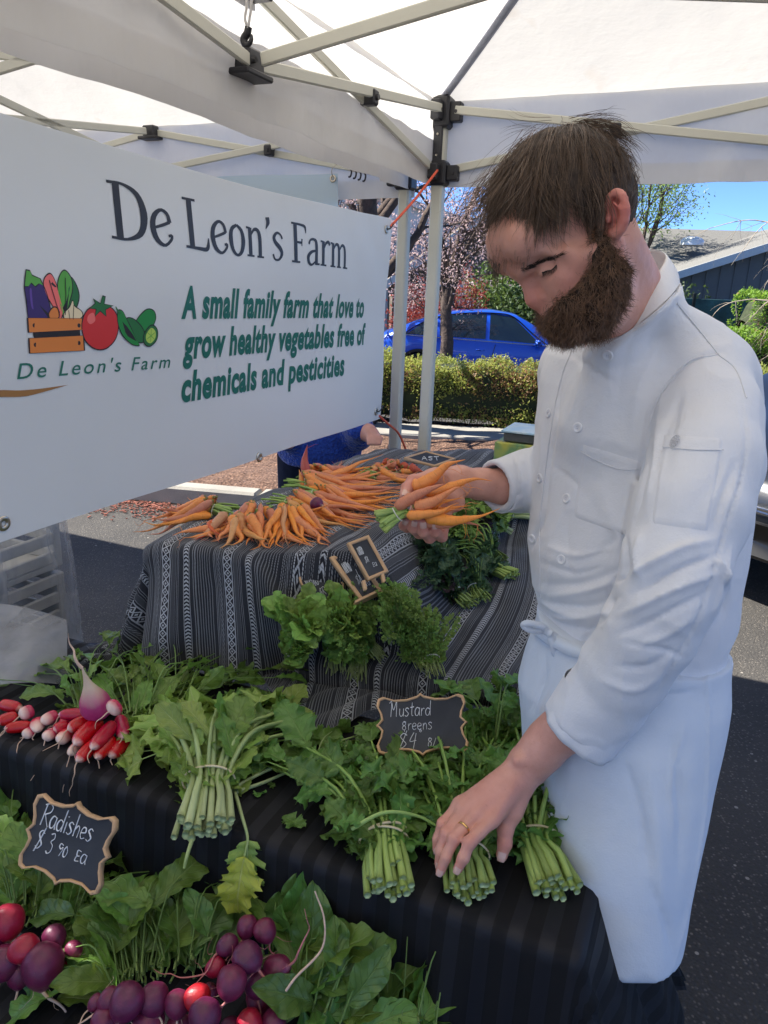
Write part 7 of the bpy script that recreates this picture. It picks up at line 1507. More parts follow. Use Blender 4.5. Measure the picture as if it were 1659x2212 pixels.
while len(guides) < 760:
    v = nrm(hr.normal(size=3)); p = CE0+CRR*v
    if p[2] < hairline(p[0], p[1])+.002: continue
    a = p-SW; nn = nrm(v/CRR); a = nrm(a-nn*np.dot(a, nn)); top = np.clip((p[2]-.06)/.05, 0, 1); fr = np.clip((p[1]+.01)/.06, 0, 1)
    a = nrm(a+A3(0, 1, 0)*(.75*top+.35*fr+.35*(1-top)*np.clip((p[1]+.02)/.05, 0, 1))+A3(0, 0, -1)*.5*(1-top)+A3(0, -.4, 0)*np.clip((-p[1]-.02)/.05, 0, 1)*(1-top))
    wv = np.array([vnoise(p*A3(1, 1, 1), 22, 1), vnoise(p, 14, 2), vnoise(p, 14, 3)]); a = nrm(a+wv*.65)
    L = np.interp(top, [0, .5, 1], [.048, .078, .100])+.004*fr; L *= hr.uniform(.8, 1.2)
    if p[1] < -.05 and top < .3: L *= .6
    if p[2] < .03 and p[1] > -.03: L = .026
    guides.append(march(p, a, L, .018*top+.009+.014*hr.rand(), grav=.13, curl=.05)); Ls.append(L)
G = np.array(guides); ch = []; rad = []
for g in range(len(G)):
    for c_ in range(13):
        o = hr.normal(size=3)*.0060; tt = np.linspace(0, 1, 11)[:, None]; cv = nrm(hr.normal(size=3)); wob = .0022*np.sin(tt*hr.uniform(3, 7)+hr.rand()*6)*cv*tt
        k = hr.uniform(.75, 1.08); q = G[g]; q = q[0]+(q-q[0])*k; ch.append(q+o*(1-.88*tt**.8)+wob); rad.append(.00034*hr.uniform(.7, 1.3))
ch = np.array(ch); q = (ch-CE0)/CRR; rr = np.linalg.norm(q, axis=2, keepdims=True); ch = np.where(rr < 1.01, CE0+(ch-CE0)*1.012/rr, ch)
strands(fromH(ch), rad, 'hair', M['hair'], chef)
# flyaways and tufts measured on the picture (root, middle, end), lateral offset
ex = []; er = []
def tuft(pts, n, sp, tipsp, r=.00034, xs=(0, 0, 0, 0)):
    P0 = np.array([Hd(u, v, x) for (u, v), x in zip(pts, xs)])
    for i in range(n):
        o = hr.normal(size=3)*sp; e = hr.normal(size=3)*tipsp; q = P0.copy(); q = q+o; q[1:] += e*np.linspace(.3, 1, len(q)-1)[:, None]; ex.append(spline(q, 11)); er.append(r*hr.uniform(.6, 1.2))
tuft([(1240, 268), (1275, 262), (1310, 262), (1338, 268)], 40, .005, .003, xs=(0, .01, .015, .02)); tuft([(1250, 270), (1285, 268), (1310, 264), (1330, 252)], 14, .004, .003); tuft([(1245, 268), (1275, 256), (1300, 248), (1318, 240)], 6, .004, .003)
tuft([(1290, 290), (1325, 300), (1350, 315), (1368, 335)], 60, .008, .004, xs=(.01, .02, .02, .01)); tuft([(1300, 320), (1335, 335), (1352, 350), (1360, 372)], 60, .009, .004, xs=(.02, .03, .03, .02)); tuft([(1270, 275), (1310, 276), (1340, 292), (1358, 318)], 50, .007, .0035, xs=(.0, .02, .02, .02))
tuft([(1190, 262), (1150, 262), (1122, 256), (1098, 240)], 4, .003, .004, .0003); tuft([(1160, 275), (1130, 275), (1105, 280), (1088, 290)], 5, .004, .005, .0003); tuft([(1150, 285), (1080, 330), (1020, 400), (1000, 470)], 6, .006, .010, .0003)
for pts in ([(1140, 440), (1165, 470), (1182, 500), (1192, 530)], [(1110, 450), (1150, 490), (1180, 522), (1196, 544)], [(1060, 470), (1062, 510), (1070, 540), (1092, 560)], [(1180, 440), (1190, 470), (1182, 500), (1176, 520)]):
    tuft(pts, 14, .0025, .0025, .0003, xs=(.035, .042, .046, .048) if pts[0][0] > 1100 else (.01, .01, .01, .01))
tuft([(1100, 370), (1060, 410), (1038, 430), (1012, 446)], 90, .010, .009, .00028, xs=(.02, .02, .02, .02)); tuft([(1095, 385), (1062, 430), (1046, 455), (1038, 485)], 160, .011, .008, .00028, xs=(.02, .03, .03, .03)); tuft([(1105, 385), (1080, 430), (1064, 460), (1058, 482)], 160, .012, .007, .00028, xs=(-.02, -.02, -.02, -.02))
tuft([(1150, 395), (1125, 435), (1112, 458), (1108, 474)], 110, .014, .007, .00028, xs=(.045, .050, .050, .046)); tuft([(1180, 400), (1195, 440), (1215, 460), (1235, 470)], 90, .012, .008, xs=(.066, .072, .074, .074)); tuft([(1275, 400), (1290, 440), (1290, 470), (1282, 505)], 110, .008, .006, xs=(.080, .080, .076, .072))
strands(np.array(ex), er, 'hair', M['hair'], chef)
# hair mass under the strands
s = SDF(CRN[0]-.16, CRN[0]+.16, .003)
def capf(P):
    q = toH(P.reshape(-1, 3)); k = np.linalg.norm((q-CE0)/(CRR+.0075), axis=1); d = (k-1)*.085*HS; hl = hairline(q[:, 0], q[:, 1])+.002; return np.maximum(d, (hl-q[:, 2])*.8).reshape(P.shape[:-1])
s.fn(CRN[0]-.15, CRN[0]+.15, capf); Vc, Fc = s.mesh(); Vc = relax(Vc, Fc, 3, .5); Nc = vnormals(Vc, Fc); Vc = Vc+Nc*(.0022*vnoise(Vc*A3(1, 1, 1), 60)+.0012*vnoise(Vc, 160))[:, None]
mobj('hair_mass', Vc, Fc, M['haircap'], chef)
# brows and lashes
ex = []; er = []
for s_ in (1, -1):
    X = (lambda p: p) if s_ == 1 else mirror
    for i in range(200):
        q = hr.rand(); u, v, x = [np.interp(q, [0, .3, .7, 1], c_) for c_ in ((1126, 1150, 1185, 1214), (584, 572, 560, 550), (.012, .026, .040, .052))]; w = np.interp(q, [0, .2, .7, 1], [3, 4.5, 3.5, 1])
        uu_, vv_ = u+hr.normal()*2, v+hr.uniform(-w, w); pt, nn = cast(BV, uu_, vv_); p2, _ = cast(BV, uu_+12, vv_-6)
        if pt is None or p2 is None: continue
        e = p2-pt
        if s_ == -1: h = BV.find_nearest(Vector(mirror(pt))); pt = np.array(h[0]); nn = np.array(h[1]); e = nrm(mirror(HO+nrm(e))-HO)
        d = nrm(e); d = nrm(d-nn*np.dot(d, nn)+hr.normal(size=3)*.16+nn*.12); L = hr.uniform(.006, .011); ex.append(np.array([pt+nn*.0004, pt+d*L*.5+nn*.0018, pt+d*L+nn*.0012])); er.append(.00026)
    for i in range(46):
        q = i/45; pt = X(Hd(np.interp(q, [0, 1], [1166, 1205]), np.interp(q, [0, .5, 1], [591, 586, 573]), .040+.008*q)); h = BV.find_nearest(Vector(pt)); pt = np.array(h[0]); d = nrm(HF*.55-HH*.9+HL*s_*.2+hr.normal(size=3)*.10); ex.append(np.array([pt, pt+d*.003, pt+d*.0058+HF*.001])); er.append(.00022)
    lp = []
    for q in np.linspace(0, 1, 14):
        pt = X(Hd(np.interp(q, [0, 1], [1165, 1206]), np.interp(q, [0, .5, 1], [590, 585, 572]), .040+.008*q)); h = BV.find_nearest(Vector(pt)); lp.append(np.array(h[0])+np.array(h[1])*.0002)
    Vv, Ff, _ = tubeVF(lp, .0008, 5); mobj('lash_line', Vv, Ff, M['haircap'], chef)
strands(np.array([spline(e, 6) for e in ex]), er, 'eyebrows_and_lashes', M['haircap'], chef)
# ------------------------------------------------------------------ beard
s = SDF(HO-.19, HO+.17, .003)
for q in (1, -1):
    X = (lambda p: p) if q == 1 else mirror
    s.chain([X(Hd(1291, 500, .068)), X(Hd(1303, 545, .066)), X(Hd(1314, 590, .060)), X(Hd(1303, 640, .050)), X(Hd(1272, 680, .034)), X(Hd(1228, 695, .008))], [r*(1 if q == 1 else .8) for r in (.006, .013, .019, .023, .025, .021)], .014)
    s.chain([X(Hd(1196, 674, .004)), X(Hd(1216, 660, .024)), X(Hd(1240, 650, .040)), X(Hd(1280, 620, .055))], [r*(1 if q == 1 else .8) for r in (.008, .0100, .013, .014)], .010); s.cone(X(Hd(1206, 686, .004)), X(Hd(1258, 668, .036)), .018, .022, .014)
s.ell(Hd(1216, 696, 0), (.020, .017, .016), HM, .012)
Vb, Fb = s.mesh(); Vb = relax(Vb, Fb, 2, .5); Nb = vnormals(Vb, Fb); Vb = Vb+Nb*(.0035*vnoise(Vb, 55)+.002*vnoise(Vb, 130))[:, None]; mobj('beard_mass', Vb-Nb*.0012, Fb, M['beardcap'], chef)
idx = hr.choice(len(Vb), 12000, replace=len(Vb) < 12000); P0, N0 = Vb[idx], Nb[idx]; K = 7; paths = np.zeros((len(idx), K, 3)); paths[:, 0] = P0-N0*.001
hz = toH(P0); d = N0*.42-HH*.62+HF*.15-EZ*.25; cl = np.stack([vnoise(P0, 75, i) for i in range(3)], -1); d = nrm_rows(d+cl*.75); L = np.interp(hz[:, 2], [-.14, -.08, -.03, .03], [.019, .017, .013, .007])*hr.uniform(.6, 1.3, len(idx)); curlv = nrm_rows(hr.normal(size=(len(idx), 3)))
for i in range(1, K):
    curlv = nrm_rows(curlv+hr.normal(size=curlv.shape)*.5); d = nrm_rows(d+curlv*.30-EZ*.05+cl*.1); paths[:, i] = paths[:, i-1]+d*(L/(K-1))[:, None]
BB = BVHTree.FromPolygons(Vb.tolist(), Fb.tolist())
for i in range(len(paths)):      # keep every hair on the outside of the mass
    for k_i in range(1, K):
        h = BB.find_nearest(Vector(paths[i, k_i])); hn = np.array(h[1]); sd = np.dot(paths[i, k_i]-np.array(h[0]), hn)
        if sd < .0010+.0004*k_i: paths[i, k_i:] += hn*(.0010+.0004*k_i-sd)
strands(paths, .00032*hr.uniform(.7, 1.3, len(idx)), 'beard', M['beard'], chef)
BB = BVHTree.FromPolygons(Vb.tolist(), Fb.tolist()); paths = []     # thinner growth feathering out over the cheek
SV = V_body[(np.linalg.norm(V_body-Hd(1260, 620, .04), axis=1) < .085)]; SN = N_body[(np.linalg.norm(V_body-Hd(1260, 620, .04), axis=1) < .085)]
for i in hr.choice(len(SV), 4200):
    h = BB.find_nearest(Vector(SV[i]));
    if h[0] is None or h[3] > .012 or np.dot(SV[i]-np.array(h[0]), np.array(h[1])) < 0: continue
    if hr.rand() < (h[3]/.012)**.6: continue
    q = SV[i]+hr.normal(size=3)*.001; d = nrm(SN[i]*.5-HH*.7+HF*.1+hr.normal(size=3)*.35); L = .009*hr.uniform(.5, 1.2); paths.append([q, q+d*L*.5+SN[i]*.0008, q+d*L])
strands(np.array(paths), .00022*hr.uniform(.7, 1.2, len(paths)), 'beard', M['beard'], chef)
def ring3(pts, n=64): return np.array([tuple(x) for x in closed3([W(*p) for p in pts], n)])
def closed3(p, n):
    p = np.asarray(p, float); k = len(p); s = np.linspace(0, k, n, endpoint=False); i = s.astype(int); t = (s-i)[:, None]; a, b_, c_, d = p[(i-1) % k], p[i % k], p[(i+1) % k], p[(i+2) % k]
    return .5*((2*b_)+(c_-a)*t+(2*a-5*b_+4*c_-d)*t*t+(3*b_-a-3*c_+d)*t**3)
TR = ring3([(1292, 722, 1.085), (1346, 661, 1.045), (1396, 616, 1.030), (1428, 582, 1.050), (1443, 556, 1.095), (1425, 541, 1.145), (1392, 541, 1.180), (1340, 580, 1.215), (1295, 640, 1.20), (1280, 700, 1.14)])
BR = ring3([(1290, 752, 1.075), (1362, 712, 1.020), (1432, 655, 1.000), (1462, 622, 1.030), (1468, 606, 1.100), (1450, 600, 1.170), (1400, 610, 1.210), (1340, 650, 1.235), (1290, 700, 1.21), (1272, 745, 1.13)])
# ------------------------------------------------------------------ chef coat
def mk_cotton(name, c1, c2, dirt=0):
    n = NT(name); g = n.coord('Object')
    c = n.mix(n.ramp(n.noise(6, 4, g), [(.35, 0.), (.7, 1.)]), c1, c2)
    if dirt: c = n.mix(n.math('MULTIPLY', n.ramp(n.noise(11, 3, g), [(.62, 0.), (.72, 1.)]), .35), c, (.52, .44, .34))
    n.set(color=c, rough=.85, spec=.25, sheen=.15); cr = n.math('ABSOLUTE', n.math('SUBTRACT', n.noise(7, 3, g, .6, (1, 1, .55)), .5)); n.bump(n.math('ADD', n.math('ADD', n.noise(16, 4, g), n.math('MULTIPLY', cr, -2.2)), n.math('MULTIPLY', n.noise(420, 2, g), .12)), .005, .6); return n.m
M['coat'] = mk_cotton('white_coat_cotton', (.68, .69, .725), (.73, .735, .76)); M['apron'] = mk_cotton('worn_apron_cotton', (.56, .625, .72), (.64, .69, .755), 1); M['button'] = simple('white_button', (.74, .74, .76), .3, .03, 9)
def stackf(sec, tt=1.185, ratio=.70):
    Z_, CX, CY, HWs, TT = [], [], [], [], []
    for q in sec:
        t_ = q[3] if len(q) > 3 else tt; c_ = W(q[0], q[1], t_); Z_.append(c_[2]); CX.append(c_[0]); CY.append(c_[1]); HWs.append(q[2]*t_/FPX)
    o = np.argsort(Z_); Z_, CX, CY, HWs = [np.array(x)[o] for x in (Z_, CX, CY, HWs)]
    nv = nrm(np.cross(nrm(ray(1370, 1000)), EZ)); fa, sa = abs(np.dot(F2, nv)), abs(np.dot(S2, nv))
    def f(P):
        z = P[..., 2]; cx = np.interp(z, Z_, CX); cy = np.interp(z, Z_, CY); hw = np.interp(z, Z_, HWs); B_ = hw/math.sqrt((ratio*fa)**2+sa**2); A_ = B_*ratio
        dx, dy = P[..., 0]-cx, P[..., 1]-cy; q1 = (dx*F2[0]+dy*F2[1])/A_; q2 = (dx*S2[0]+dy*S2[1])/B_; k = (np.abs(q1)**2.3+np.abs(q2)**2.3)**(1/2.3)+1e-6; return np.sqrt(dx*dx+dy*dy)*(1-1/k), z, Z_
    return f
TS = stackf([(1400, 700, 100), (1397, 732, 170), (1396, 780, 208), (1392, 840, 222), (1386, 920, 224), (1378, 1000, 222), (1368, 1100, 218), (1357, 1200, 216), (1358, 1290, 206), (1358, 1345, 192), (1355, 1380, 188), (1352, 1450, 184)])
s = SDF((-.02, .80, .84), (.80, 1.66, 1.62), .0040)
def tf(P):
    d, z, Z_ = TS(P); return np.maximum(np.maximum(d, Z_[0]-z), z-Z_[-1])
s.fn((.1, .80, .86), (.78, 1.6, 1.60), tf)
s.cone(W(1440, 725, 1.10), W(1510, 800, 1.095), .045, .060, .04); s.cone(W(1375, 745, 1.16), SHR, .045, .055, .04)
SLV = [(W(u, v, t_), p_*t_/FPX) for u, v, t_, p_ in ((1520, 838, 1.065, 98), (1530, 900, 1.030, 106), (1520, 1000, .980, 116), (1492, 1110, .945, 118), (1462, 1215, .930, 108), (1446, 1275, .932, 100), (1402, 1362, .958, 97), (1345, 1448, .998, 91), (1300, 1508, 1.03, 87), (1262, 1560, 1.055, 85))]
s.chain([p for p, _ in SLV], [r for _, r in SLV], .009)
# end of the near sleeve: cut square to the arm, hollow inside
ce, ca = SLV[-1][0], nrm(SLV[-1][0]-SLV[-3][0])
s.fn(ce-.12, ce+.12, lambda P: -((P-(ce+ca*.012))@ca)*1.0-0.0, 0, 's') if False else None
def cutoff(c0_, ax_, rad_, hollow, depth):
    def f(P):
        h = (P-c0_)@ax_; q = P-c0_-h[..., None]*ax_; r_ = np.linalg.norm(q, axis=-1); beyond = np.maximum(-h, r_-.13); hole = np.maximum(r_-hollow, -(h+depth)); return np.minimum(beyond, hole)
    s.fn(c0_-.15, c0_+.15, f, 0, 's')
FSL = [(SHR, .064), (ELR, .066), (W(1180, 1033, 1.345), .058), (W(1130, 1040, 1.31), .0500), (W(1068, 1050, 1.275), .0450)]
s.chain([p for p, _ in FSL], [r for _, r in FSL], .02)
cutoff(W(1258, 1572, 1.072), nrm(W(1215, 1625, 1.085)-W(1300, 1510, 1.06)), .06, .049, .05)
cutoff(W(1069, 1050, 1.277), nrm(W(1040, 1060, 1.262)-W(1130, 1035, 1.31)), .05, .0365, .05)
for p in BR: s.cone(p-EZ*.007, BR.mean(0)-EZ*.05, .006, .02, .003)
s.cone(W(1452, 690, 1.055), W(1525, 800, 1.085), .026, .056, .03); s.cone(W(1335, 770, 1.08), W(1330, 900, 1.13), .035, .08, .04)
s.cone(NB-EZ*.03, Hd(1300, 535, 0), .055, .060, .004, 's')      # neck opening
V, F = s.mesh(); V = relax(V, F, 3, .5); N = vnormals(V, F)
V = V+N*(.0040*vnoise(V*A3(1, 1, .55), 11)+.0020*vnoise(V*A3(1, 1, .8), 26)+.0016*(1-2*np.abs(vnoise(V*A3(1, 1, .6), 19, 5)))**3)[:, None]
STR = [([(1560, 760), (1487, 782), (1425, 852), (1398, 920), (1395, 985)], 7, -.006), ([(1455, 650), (1500, 700), (1552, 764)], 4, -.003),
 ([(1395, 975), (1376, 1030), (1350, 1136), (1349, 1235), (1322, 1262), (1311, 1320), (1275, 1364), (1228, 1430)], 8, -.008),
 ([(1350, 1225), (1300, 1245), (1240, 1262), (1170, 1262)], 13, -.006), ([(1340, 1255), (1270, 1275), (1190, 1290)], 10, .006), ([(1335, 1290), (1260, 1310), (1180, 1300)], 11, -.007), ([(1320, 1320), (1250, 1335), (1190, 1335)], 8, .005),
 ([(1230, 760), (1280, 800), (1330, 830)], 9, -.003), ([(1200, 1010), (1260, 1060), (1300, 1130)], 9, -.0025), ([(1180, 1180), (1250, 1200), (1330, 1180)], 9, .004), ([(1170, 1215), (1240, 1238), (1300, 1225)], 7, -.004), ([(1160, 1320), (1220, 1350), (1300, 1362)], 6, -.005), ([(1150, 1290), (1210, 1322), (1280, 1340)], 7, .004), ([(1580, 1180), (1560, 1260), (1540, 1330)], 6, .005), ([(1460, 870), (1430, 960), (1410, 1060)], 6, -.004), ([(1560, 1000), (1530, 1060), (1490, 1100)], 7, -.004), ([(1480, 1420), (1420, 1400), (1350, 1390)], 6, -.004),
 ([(1300, 1050), (1320, 1120), (1345, 1180)], 16, .004), ([(1345, 1150), (1300, 1190), (1255, 1205)], 14, -.004), ([(1385, 700), (1350, 780), (1330, 900)], 22, -.004), ([(1420, 740), (1380, 840), (1365, 930)], 16, .005),
 ([(1440, 830), (1425, 900), (1418, 980), (1395, 1080)], 13, .006), ([(1470, 850), (1452, 930), (1440, 1010)], 12, -.005), ([(1410, 930), (1400, 1020), (1372, 1120)], 9, -.004),
 ([(1540, 1165), (1470, 1185), (1400, 1220), (1360, 1250)], 14, .008), ([(1550, 1200), (1480, 1225), (1420, 1255), (1365, 1285)], 12, -.009), ([(1545, 1240), (1480, 1262), (1400, 1300), (1340, 1330)], 12, .007), ([(1525, 1280), (1470, 1310), (1400, 1345), (1335, 1370)], 11, -.006), ([(1500, 1330), (1440, 1370), (1370, 1400)], 12, .005),
 ([(1385, 1150), (1375, 1200), (1385, 1245)], 10, .006), ([(1460, 1400), (1400, 1440), (1330, 1440)], 12, -.004), ([(1430, 1460), (1370, 1490), (1300, 1470)], 12, .004),
 ([(1600, 870), (1612, 950), (1600, 1040), (1570, 1130), (1545, 1220), (1510, 1330), (1450, 1440), (1400, 1520)], 4, -.0035), ([(1590, 1000), (1560, 1080), (1540, 1150)], 12, -.005), ([(1560, 1250), (1568, 1300), (1550, 1350)], 10, -.006), ([(1545, 1200), (1562, 1230), (1575, 1270)], 9, .006),
 ([(1180, 860), (1172, 960), (1160, 1060)], 14, .003), ([(1215, 800), (1205, 900), (1190, 1000), (1180, 1100)], 4, -.0025), ([(1100, 960), (1120, 1010), (1130, 1080)], 5, -.003), ([(1230, 1100), (1225, 1180), (1230, 1260)], 18, -.003), ([(1500, 640), (1545, 700), (1590, 750)], 14, .003)]
V = sculpt(V, N, STR)
coat = mobj('chef_coat', V, F, M['coat'], chef); BC = BVHTree.FromPolygons(V.tolist(), F.tolist())
# turned-back cuffs
def cuff(c0_, ax_, r0, r1, L, name='cuff', tilt=(0, 0, 0), open_a=None):
    ax_ = nrm(ax_); a0 = nrm(np.cross(ax_, EZ)); b0 = np.cross(ax_, a0); n1, n2 = 56, 9; Go = np.zeros((n1, n2*2, 3))
    for i in range(n1):
        q = 2*math.pi*i/n1; dr = a0*math.cos(q)+b0*math.sin(q); wv = .0015*math.sin(q*5+1)+.001*math.sin(q*11)
        for j in range(n2):
            h = j/(n2-1); rr = r0+(r1-r0)*h+wv*h; e = np.dot(dr, np.asarray(tilt))*h
            Go[i, j] = c0_+ax_*(h*L+e)+dr*rr; Go[i, 2*n2-1-j] = c0_+ax_*(h*L+e)+dr*(rr-.0032)
    return mobj(name, Go, gridF(n1, 2*n2, True, False)[:, ::-1], M['coat'], coat)
ax_ = nrm(W(1215, 1625, 1.085)-W(1300, 1510, 1.045)); cuff(W(1303, 1508, 1.042), ax_, .0610, .0585, .066, tilt=(0.0, 0.0, -.012))
ax2 = nrm(W(1040, 1060, 1.262)-W(1130, 1035, 1.31)); cuff(W(1128, 1040, 1.307), ax2, .0500, .0455, .056)
# stand collar
cen = BR.mean(0); nn = 9; G = np.zeros((64, 2*nn, 3))
for j in range(nn):
    h = j/(nn-1); L_ = BR*(1-h)+TR*h; inw = nrm_rows((cen-L_)*A3(1, 1, 0)); L_ = L_-inw*(.004*math.sin(h*math.pi)); G[:, j] = L_; G[:, 2*nn-1-j] = L_+inw*.0035
mobj('collar', G, gridF(64, 2*nn, True, False), M['coat'], coat)
# stitched seams, pockets, buttons laid on the cloth
def seam(pts, r=.0009, off=.0004, name='seam', parent=None, bv=None, mat_=None):
    P = []; 
    for u, v in spline(pts, 8*len(pts)):
        p, n_ = cast(bv or BC, u, v, off)
        if p is not None: P.append(p)
    if len(P) > 3:
        P = np.array(P); k = np.linalg.norm(np.diff(P, axis=0), axis=1); 
        if k.max() < .03: V_, F_, _ = tubeVF(P, r, 5); return mobj(name, V_, F_, mat_ or M['coat'], parent or coat)
def patch(corners, name, nu=22, nv=22, off=.0022, bv=None, parent=None, mat_=None, rim=True):
    c_ = [np.array(x, float) for x in corners]; G = np.zeros((nu, nv, 3)); ok = True
    for i in range(nu):
        for j in range(nv):
            a, b_ = i/(nu-1), j/(nv-1); q = c_[0]*(1-a)*(1-b_)+c_[1]*a*(1-b_)+c_[2]*a*b_+c_[3]*(1-a)*b_; e = min(i, j, nu-1-i, nv-1-j); p, n_ = cast(bv or BC, q[0], q[1], 0)
            if p is None: return None
            G[i, j] = p; 
    N_ = np.cross(np.gradient(G, axis=0), np.gradient(G, axis=1)); N_ /= np.linalg.norm(N_, axis=2, keepdims=True)+1e-9
    if (N_[nu//2, nv//2]*(CC-G[nu//2, nv//2])).sum() < 0: N_ = -N_
    for _ in range(2): G[1:-1, 1:-1] = (G[:-2, 1:-1]+G[2:, 1:-1]+G[1:-1, :-2]+G[1:-1, 2:])/4
    e = np.minimum(np.minimum(np.arange(nu)[:, None], np.arange(nv)[None]), np.minimum(nu-1-np.arange(nu)[:, None], nv-1-np.arange(nv)[None])); G = G+N_*np.where(e == 0, -.0006, np.where(e == 1, off, off*.85))[..., None]
    o = mobj(name, G, gridF(nu, nv), mat_ or M['coat'], parent or coat); return o
pk = patch([(1259, 958), (1388, 997), (1352, 1158), (1238, 1118)], 'chest_pocket'); seam([(1256, 974), (1300, 998), (1345, 1014), (1384, 1012)], .0008, .0030)
pk = patch([(1435, 938), (1564, 944), (1529, 1149), (1407, 1132)], 'sleeve_pocket'); seam([(1431, 968), (1500, 974), (1560, 974)], .0008, .0030)
seam([(1300, 750), (1360, 716), (1425, 668), (1458, 632)], .0012, .0004); seam([(1552, 766), (1487, 782), (1428, 852), (1401, 920)], .0016, .0002); seam([(1462, 655), (1500, 700), (1551, 764)], .0012, .0004); seam([(1552, 766), (1590, 800), (1612, 860)], .0012, .0004)
seam([(1240, 745), (1212, 820), (1192, 920), (1176, 1040), (1166, 1150), (1168, 1290)], .0009, .0006)
for (u, v) in ((1234, 744), (1185, 893), (1166, 1033), (1150, 1164), (1313, 768), (1248, 924), (1224, 1077), (1213, 1209)):
    p, n_ = cast(BC, u, v, .0012)
    if p is None: continue
    a0 = nrm(np.cross(n_, EZ)); b0 = np.cross(n_, a0); R_ = .0078; prof = [(0, .0002), (.45, .0002), (.62, .0009), (.85, .0013), (1.0, .0007), (1.0, -.0012)]
    G = np.array([[p+n_*z+(a0*math.cos(q)+b0*math.sin(q))*R_*r for q in np.linspace(0, 6.283, 25)[:-1]] for r, z in prof]); bt_ = mobj('button', G, gridF(6, 24, False, True), M['button'], coat)
    mb = MB()
    for q in range(4): c_ = p+n_*.0008+(a0*math.cos(q*1.571+.78)+b0*math.sin(q*1.571+.78))*.0017; Vv, Ff, _ = tubeVF([c_, c_+n_*.0004], .0006, 6); mb.add(Vv, Ff)
    mb.build('thread_holes', M['fasciagrey'] if 'fasciagrey' in M else M['seam'], bt_)
p, n_ = cast(BC, 1462, 955, .0030)
if p is not None:
    a0 = nrm(np.cross(n_, EZ)); b0 = np.cross(n_, a0); mb = MB()
    for rr, k in ((.0062, 10), (.0034, 6), (.0, 1)):
        for i in range(k):
            c_ = p+(a0*math.cos(i*6.283/k)+b0*math.sin(i*6.283/k))*rr; Vv, Ff, _ = tubeVF([c_, c_+n_*.0009], .0011, 6); mb.add(Vv, Ff)
    Vv, Ff, _ = tubeVF([p+(a0*math.cos(q)+b0*math.sin(q))*.0082+n_*.0004 for q in np.linspace(0, 6.283, 25)], .0005, 5); mb.add(Vv, Ff); kind(mb.build('embroidered_emblem', simple('grey_thread', (.60, .60, .62), .7, .1), coat), 'stuff')
# ------------------------------------------------------------------ apron
AS = stackf([(1358, 1350, 198), (1354, 1390, 197), (1343, 1450, 206), (1326, 1520, 208), (1324, 1600, 198), (1318, 1700, 188), (1302, 1850, 174), (1288, 2000, 164), (1276, 2110, 150), (1270, 2160, 145)], tt=1.175)
s = SDF((-.02, .80, .36), (.80, 1.66, 1.16), .0042)
def af(P):
    d, z, Z_ = AS(P); zt = 1.012+.0*z; hem = .585
    return np.maximum(np.maximum(d, z-zt), hem+.02*np.sin(P[..., 0]*16)*0-z)
s.fn((.05, .82, .40), (.78, 1.6, 1.10), af); V, F = s.mesh(); V = relax(V, F, 3, .5); N = vnormals(V, F)
V = V+N*(.010*np.clip((1.0-V[:, 2])/.3, 0, 1)*vnoise(V*A3(1, 1, .18), 9)*.8+.003*vnoise(V*A3(1, 1, .5), 22))[:, None]
V = sculpt(V, N, [([(1525, 1420), (1530, 1560), (1522, 1750), (1490, 1950), (1455, 2090)], 5, .004), ([(1400, 1650), (1420, 1800), (1430, 1980)], 26, .006), ([(1450, 1600), (1470, 1750), (1465, 1900)], 18, -.005), ([(1190, 1440), (1160, 1490), (1140, 1540)], 9, -.004), ([(1250, 1440), (1215, 1500), (1190, 1540)], 12, .004), ([(1400, 1900), (1440, 2000), (1450, 2060)], 12, -.004), ([(1350, 1640), (1385, 1760), (1400, 1880)], 10, -.005), ([(1480, 1560), (1450, 1680), (1455, 1800)], 9, .005), ([(1400, 1480), (1450, 1500), (1510, 1490)], 7, -.004), ([(1180, 1420), (1170, 1480), (1150, 1540)], 6, -.005)])
ap = mobj('apron', V, F, M['apron'], chef); BA = BVHTree.FromPolygons(V.tolist(), F.tolist())
# tie ribbon round the waist with its knot at the front
def ribbon3(pts, w, name, parent, mat_, th=.0012, upv=EZ, n=None):
    P = spline(pts, n or 10*len(pts)); T_, _, _ = frames(P); G = np.zeros((len(P), 4, 3))
    for i in range(len(P)):
        q = nrm(P[i]-CC)*-1; sd_ = nrm(np.cross(T_[i], q)); 
        G[i] = [P[i]+sd_*w/2, P[i]-sd_*w/2, P[i]-sd_*w/2-q*th, P[i]+sd_*w/2-q*th]
    return mobj(name, G, gridF(len(P), 4, False, True), mat_, parent)
wp = []
for u, v in spline([(1152, 1342), (1200, 1375), (1260, 1402), (1320, 1410)], 16):
    p, n_ = cast(BA, u, v+8, .004)
    if p is None: p, n_ = cast(BC, u, v, .004)
    if p is not None: wp.append(p)
if len(wp) > 4: ribbon3(wp, .020, 'waist_tie', ap, M['apron'])
K0, _ = cast(BA, 1190, 1384, .006)
if K0 is None: K0 = W(1180, 1366, 1.0)
tK = (K0-CC)@CFW; k_ = lambda u, v, d=0: W(u, v, tK-d)
ribbon3([k_(1180, 1364, .002), k_(1150, 1362, .008), k_(1131, 1352, .010), k_(1140, 1346, .012), k_(1170, 1352, .012), k_(1184, 1364, .010)], .010, 'bow_loop', ap, M['apron'])
ribbon3([k_(1184, 1364, .008), k_(1205, 1380, .012), k_(1222, 1400, .012), k_(1240, 1408, .010)], .011, 'tie_end', ap, M['apron']); ribbon3([k_(1184, 1366, .008), k_(1196, 1390, .014), k_(1200, 1412, .012), k_(1216, 1416, .010)], .012, 'tie_end', ap, M['apron'])
V_, F_, _ = tubeVF([k_(1176, 1360, .008), k_(1190, 1370, .010)], .007, 8); mobj('knot', V_, F_, M['apron'], ap)
